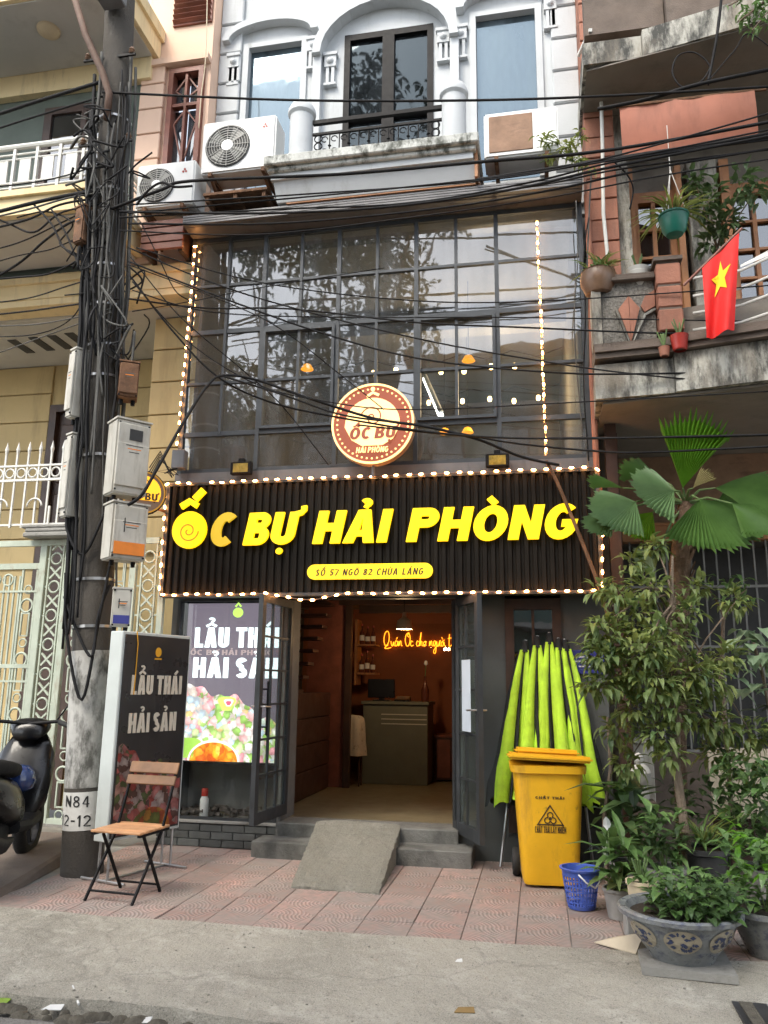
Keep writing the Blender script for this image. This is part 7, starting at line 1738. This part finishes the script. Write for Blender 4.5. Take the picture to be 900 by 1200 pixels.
wb = thing('leaning_board', 'brown wooden board leaning at the right edge behind plants', 'board', (1.7,-.2,.2))
MB().rbox((1.62,-.2,.75), (.5,.03,.55), Matrix.Rotation(R(-12),3,'X')).build('sheet', 'card', wb); MB().rbox((1.62,-.17,.3), (.5,.03,.5)).build('support', 'dark_wood', wb)
# plants and pots on the right balcony
def balc_pot(name, label, px, py, Y, s_, m, leaves, prof=None):
    p = at(px,py,Y); random.seed(int(px)); prof = prof or [(.05,.0),(.06,.01),(.075,.12),(.08,.14),(.07,.14)]
    return potted(name, label, (p.x,Y,p.z), [(a*s_,c*s_) for a,c in prof], m, (.07*s_,.13*s_), leaves)
balc_pot('balcony_pot', 'dark glazed pot of grass on the end of the right parapet', 702,347,-.75,1.6,'pot_brown',[('leaf_yellow',30,.08,.2,.26,.14,.26,.018,.1,.9),('leaf_mid',26,.09,.2,.26,.12,.24,.018,.1,.9)],[(.05,.0),(.07,.01),(.098,.07),(.10,.12),(.092,.135),(.095,.14),(.085,.14)])
balc_pot('balcony_pot', 'white ribbed pot on the parapet beside the dark pot', 749,339,-.72,1.35,'pot_white',[('leaf_mid',4,.03,.17,.2,.05,.08,.02,.2,.9)],[(.055,.0),(.06,.0),(.066,.03),(.062,.034),(.07,.07),(.066,.074),(.074,.11),(.07,.114),(.078,.14),(.068,.14)])
balc_pot('balcony_pot', 'small dark red pot on the ledge below the brick post', 797,411,-.98,.95,'cap_red',[('leaf_dark',3,.02,.12,.14,.03,.05,.02,.2,.9)])
balc_pot('balcony_pot', 'small pink pot on the ledge left of the dark red pot', 779,418,-.96,.6,'terracotta',[('leaf_dark',3,.02,.08,.09,.03,.05,.02,.2,.9)])
hg = at(790,265,-.95); hp = thing('hanging_pot', 'green hanging pot with arching leaves before the balcony doors', 'potted plant', hg)
MB().lathe([(.001,-.09),(.07,-.085),(.10,-.04),(.118,.05),(.12,.08),(.13,.085),(.13,.10),(.11,.10)], hg, 24).build('pot', 'pot_green', hp, smooth='auto')
for a in (0,2.1,4.2): MB().tube([hg+V_((.12*math.cos(a),.12*math.sin(a),.09)), hg+V_((0,0,.55))], .004, 4).build('hanger', 'rail_white', hp)
MB().tube([hg+V_((0,0,.55)), hg+V_((0,0,1.0))], .004, 4).build('hanger', 'rail_white', hp)
random.seed(5); b = MB()
for k in range(60): a = random.random()*6.28; leaf_(b, hg+V_((math.cos(a)*.06,math.sin(a)*.06,.09)), V_((math.cos(a),math.sin(a),random.uniform(.2,1.2))), (0,0,1), random.uniform(.18,.34), .022, .2, random.uniform(.3,.9))
b.build('foliage', 'leaf_yellow', hp)
vp = thing('balcony_shrub', 'dark leafy shrub growing behind the flag on the right balcony', 'shrub', at(840,300,-.4))
b = MB(); random.seed(6); b2 = MB()
for (px,py,Y,n,r_) in ((830,235,-.7,60,.16),(850,260,-.7,60,.14),(815,215,-.7,30,.1),(870,215,-.8,30,.12),(835,285,-.6,40,.12),(885,225,-.9,24,.1)):
    c_ = at(px,py,Y); b2.tube([at(842,320,-.5), at(840,290,-.55), c_], [.012,.009,.004], 5)
    for k in range(n): d = rdir(-1,1); leaf_(b, c_+d*r_*random.random()**.5, d+rdir(), (0,0,1), random.uniform(.08,.14), .05, .15, .4)
b.build('foliage', 'leaf_dark', vp); b2.build('stem', 'bark', vp)
bp_t = balc_pot('balcony_pot', 'plain pot holding the dark shrub behind the balcony flag', 842,345,-.5,1.6,'terracotta',[('leaf_dark',12,.08,.2,.3,.08,.12,.04,.1,.9)])
wp = thing('wall_plant', 'green spray of leaves growing out beside the right air conditioner', 'plant', at(660,185,-.3)); b = MB(); random.seed(9); b2 = MB()
for k in range(9):
    e = at(random.uniform(625,700), random.uniform(155,205), random.uniform(-.7,-.35)); s_ = at(672,190,-.2); b2.tube([s_, s_.lerp(e,.5)+V_((0,0,.08)), e], .005, 4)
    for j in range(16): q = s_.lerp(e, random.uniform(.3,1))+V_((0,0,.05)); leaf_(b, q+rdir()*.04, rdir(-.6,.5), (0,0,1), random.uniform(.06,.12), .026, .15, .5)
b.build('foliage', 'leaf_yellow', wp); b2.build('stem', 'stem_green', wp)
tp = thing('overhanging_branch', 'leafy branch hanging into the top right corner', 'branch', at(900,0,-1.4)); b = MB(); b2 = MB()
for k in range(8):
    e = at(random.uniform(852,910), random.uniform(5,48), random.uniform(-1.6,-1.3)); s_ = at(950,-30,-1.45); b2.tube([s_, s_.lerp(e,.5)+V_((0,0,.05)), e], .006, 4)
    for j in range(26): leaf_(b, s_.lerp(e, random.uniform(.4,1))+rdir()*.06, rdir(-.7,.4), (0,0,1), random.uniform(.06,.11), .022, .15, .5)
b.build('foliage', 'leaf_mid', tp); b2.build('stem', 'bark', tp)
# ------------------------------------------------------------------ across the street: seen in the glass
def opp(name, label, x0, x1, y, h_, m, cols_, floors):
    t = thing(name, label, 'house', ((x0+x1)/2,y,0)); MB().box(x0,x1,y-6,y,-.1,h_).build('wall', m, t); MB().box(x0-.2,x1+.2,y-6,y+.5,h_,h_+.25).build('roof', 'opp_roof', t)
    for f in range(floors):
        z = .8+f*3.2
        MB().box(x0,x1,y,y+.9,z-.75+3.0,z-.6+3.0).build('balcony_slab', 'soffit', t)
        for c_ in range(cols_):
            x = x0+(x1-x0)*(c_+.5)/cols_
            o = MB().box(x-.55,x+.55,y,y+.05,z,z+1.7).build('window', 'dark_wood', t); MB().box(x-.48,x+.48,y+.052,y+.056,z+.07,z+1.63).build('pane', 'pane_dark', o)
opp('opposite_house', 'plain house across the street mirrored in the glass grid', -9.5, -3.6, -15, 9.4, 'opp_wall', 3, 3)
opp('opposite_house', 'greenish house across the street mirrored in the right panes', -3.5, 2.5, -15.3, 11.0, 'opp_wall_green', 3, 3)
opp('opposite_house', 'grey house across the street beyond the greenish one', 2.6, 9.5, -15, 9.0, 'opp_wall', 3, 3)
def street_tree(label, x, y, h_, r_, seed, n=2600):
    random.seed(seed); t = thing('street_tree', label, 'tree', (x,y,-.1)); cl = [Vector((x+random.uniform(-1,1)*r_*.7, y+random.uniform(-1,1)*r_*.7, h_*.62+random.uniform(-.25,.38)*h_)) for _ in range(16)]
    MB().tube([(x,y,-.1),(x+.1,y,h_*.3),(x,y+.1,h_*.7)], [.22,.17,.07], 10).build('trunk', 'bark', t)
    b2 = MB()
    for c_ in cl: b2.tube([(x+.05,y,h_*.42), Vector((x,y,h_*.5)).lerp(c_,.6), c_], [.07,.04,.015], 5)
    b2.build('branch', 'bark', t); b = MB()
    for k in range(n): c_ = random.choice(cl); leaf_(b, c_+rdir(-1,1)*r_*.42*random.random()**.5, rdir(-.8,.5), (0,0,1), random.uniform(.18,.32), .12, .15, .4)
    b.build('crown', 'leaf_tree', t)
street_tree('leafy street tree mirrored in the left of the glass grid', -6.6, -11.8, 13.5, 2.4, 51)
street_tree('leafy street tree mirrored in the balcony door', -3.9, -11.5, 18.6, 2.6, 52, 5200)
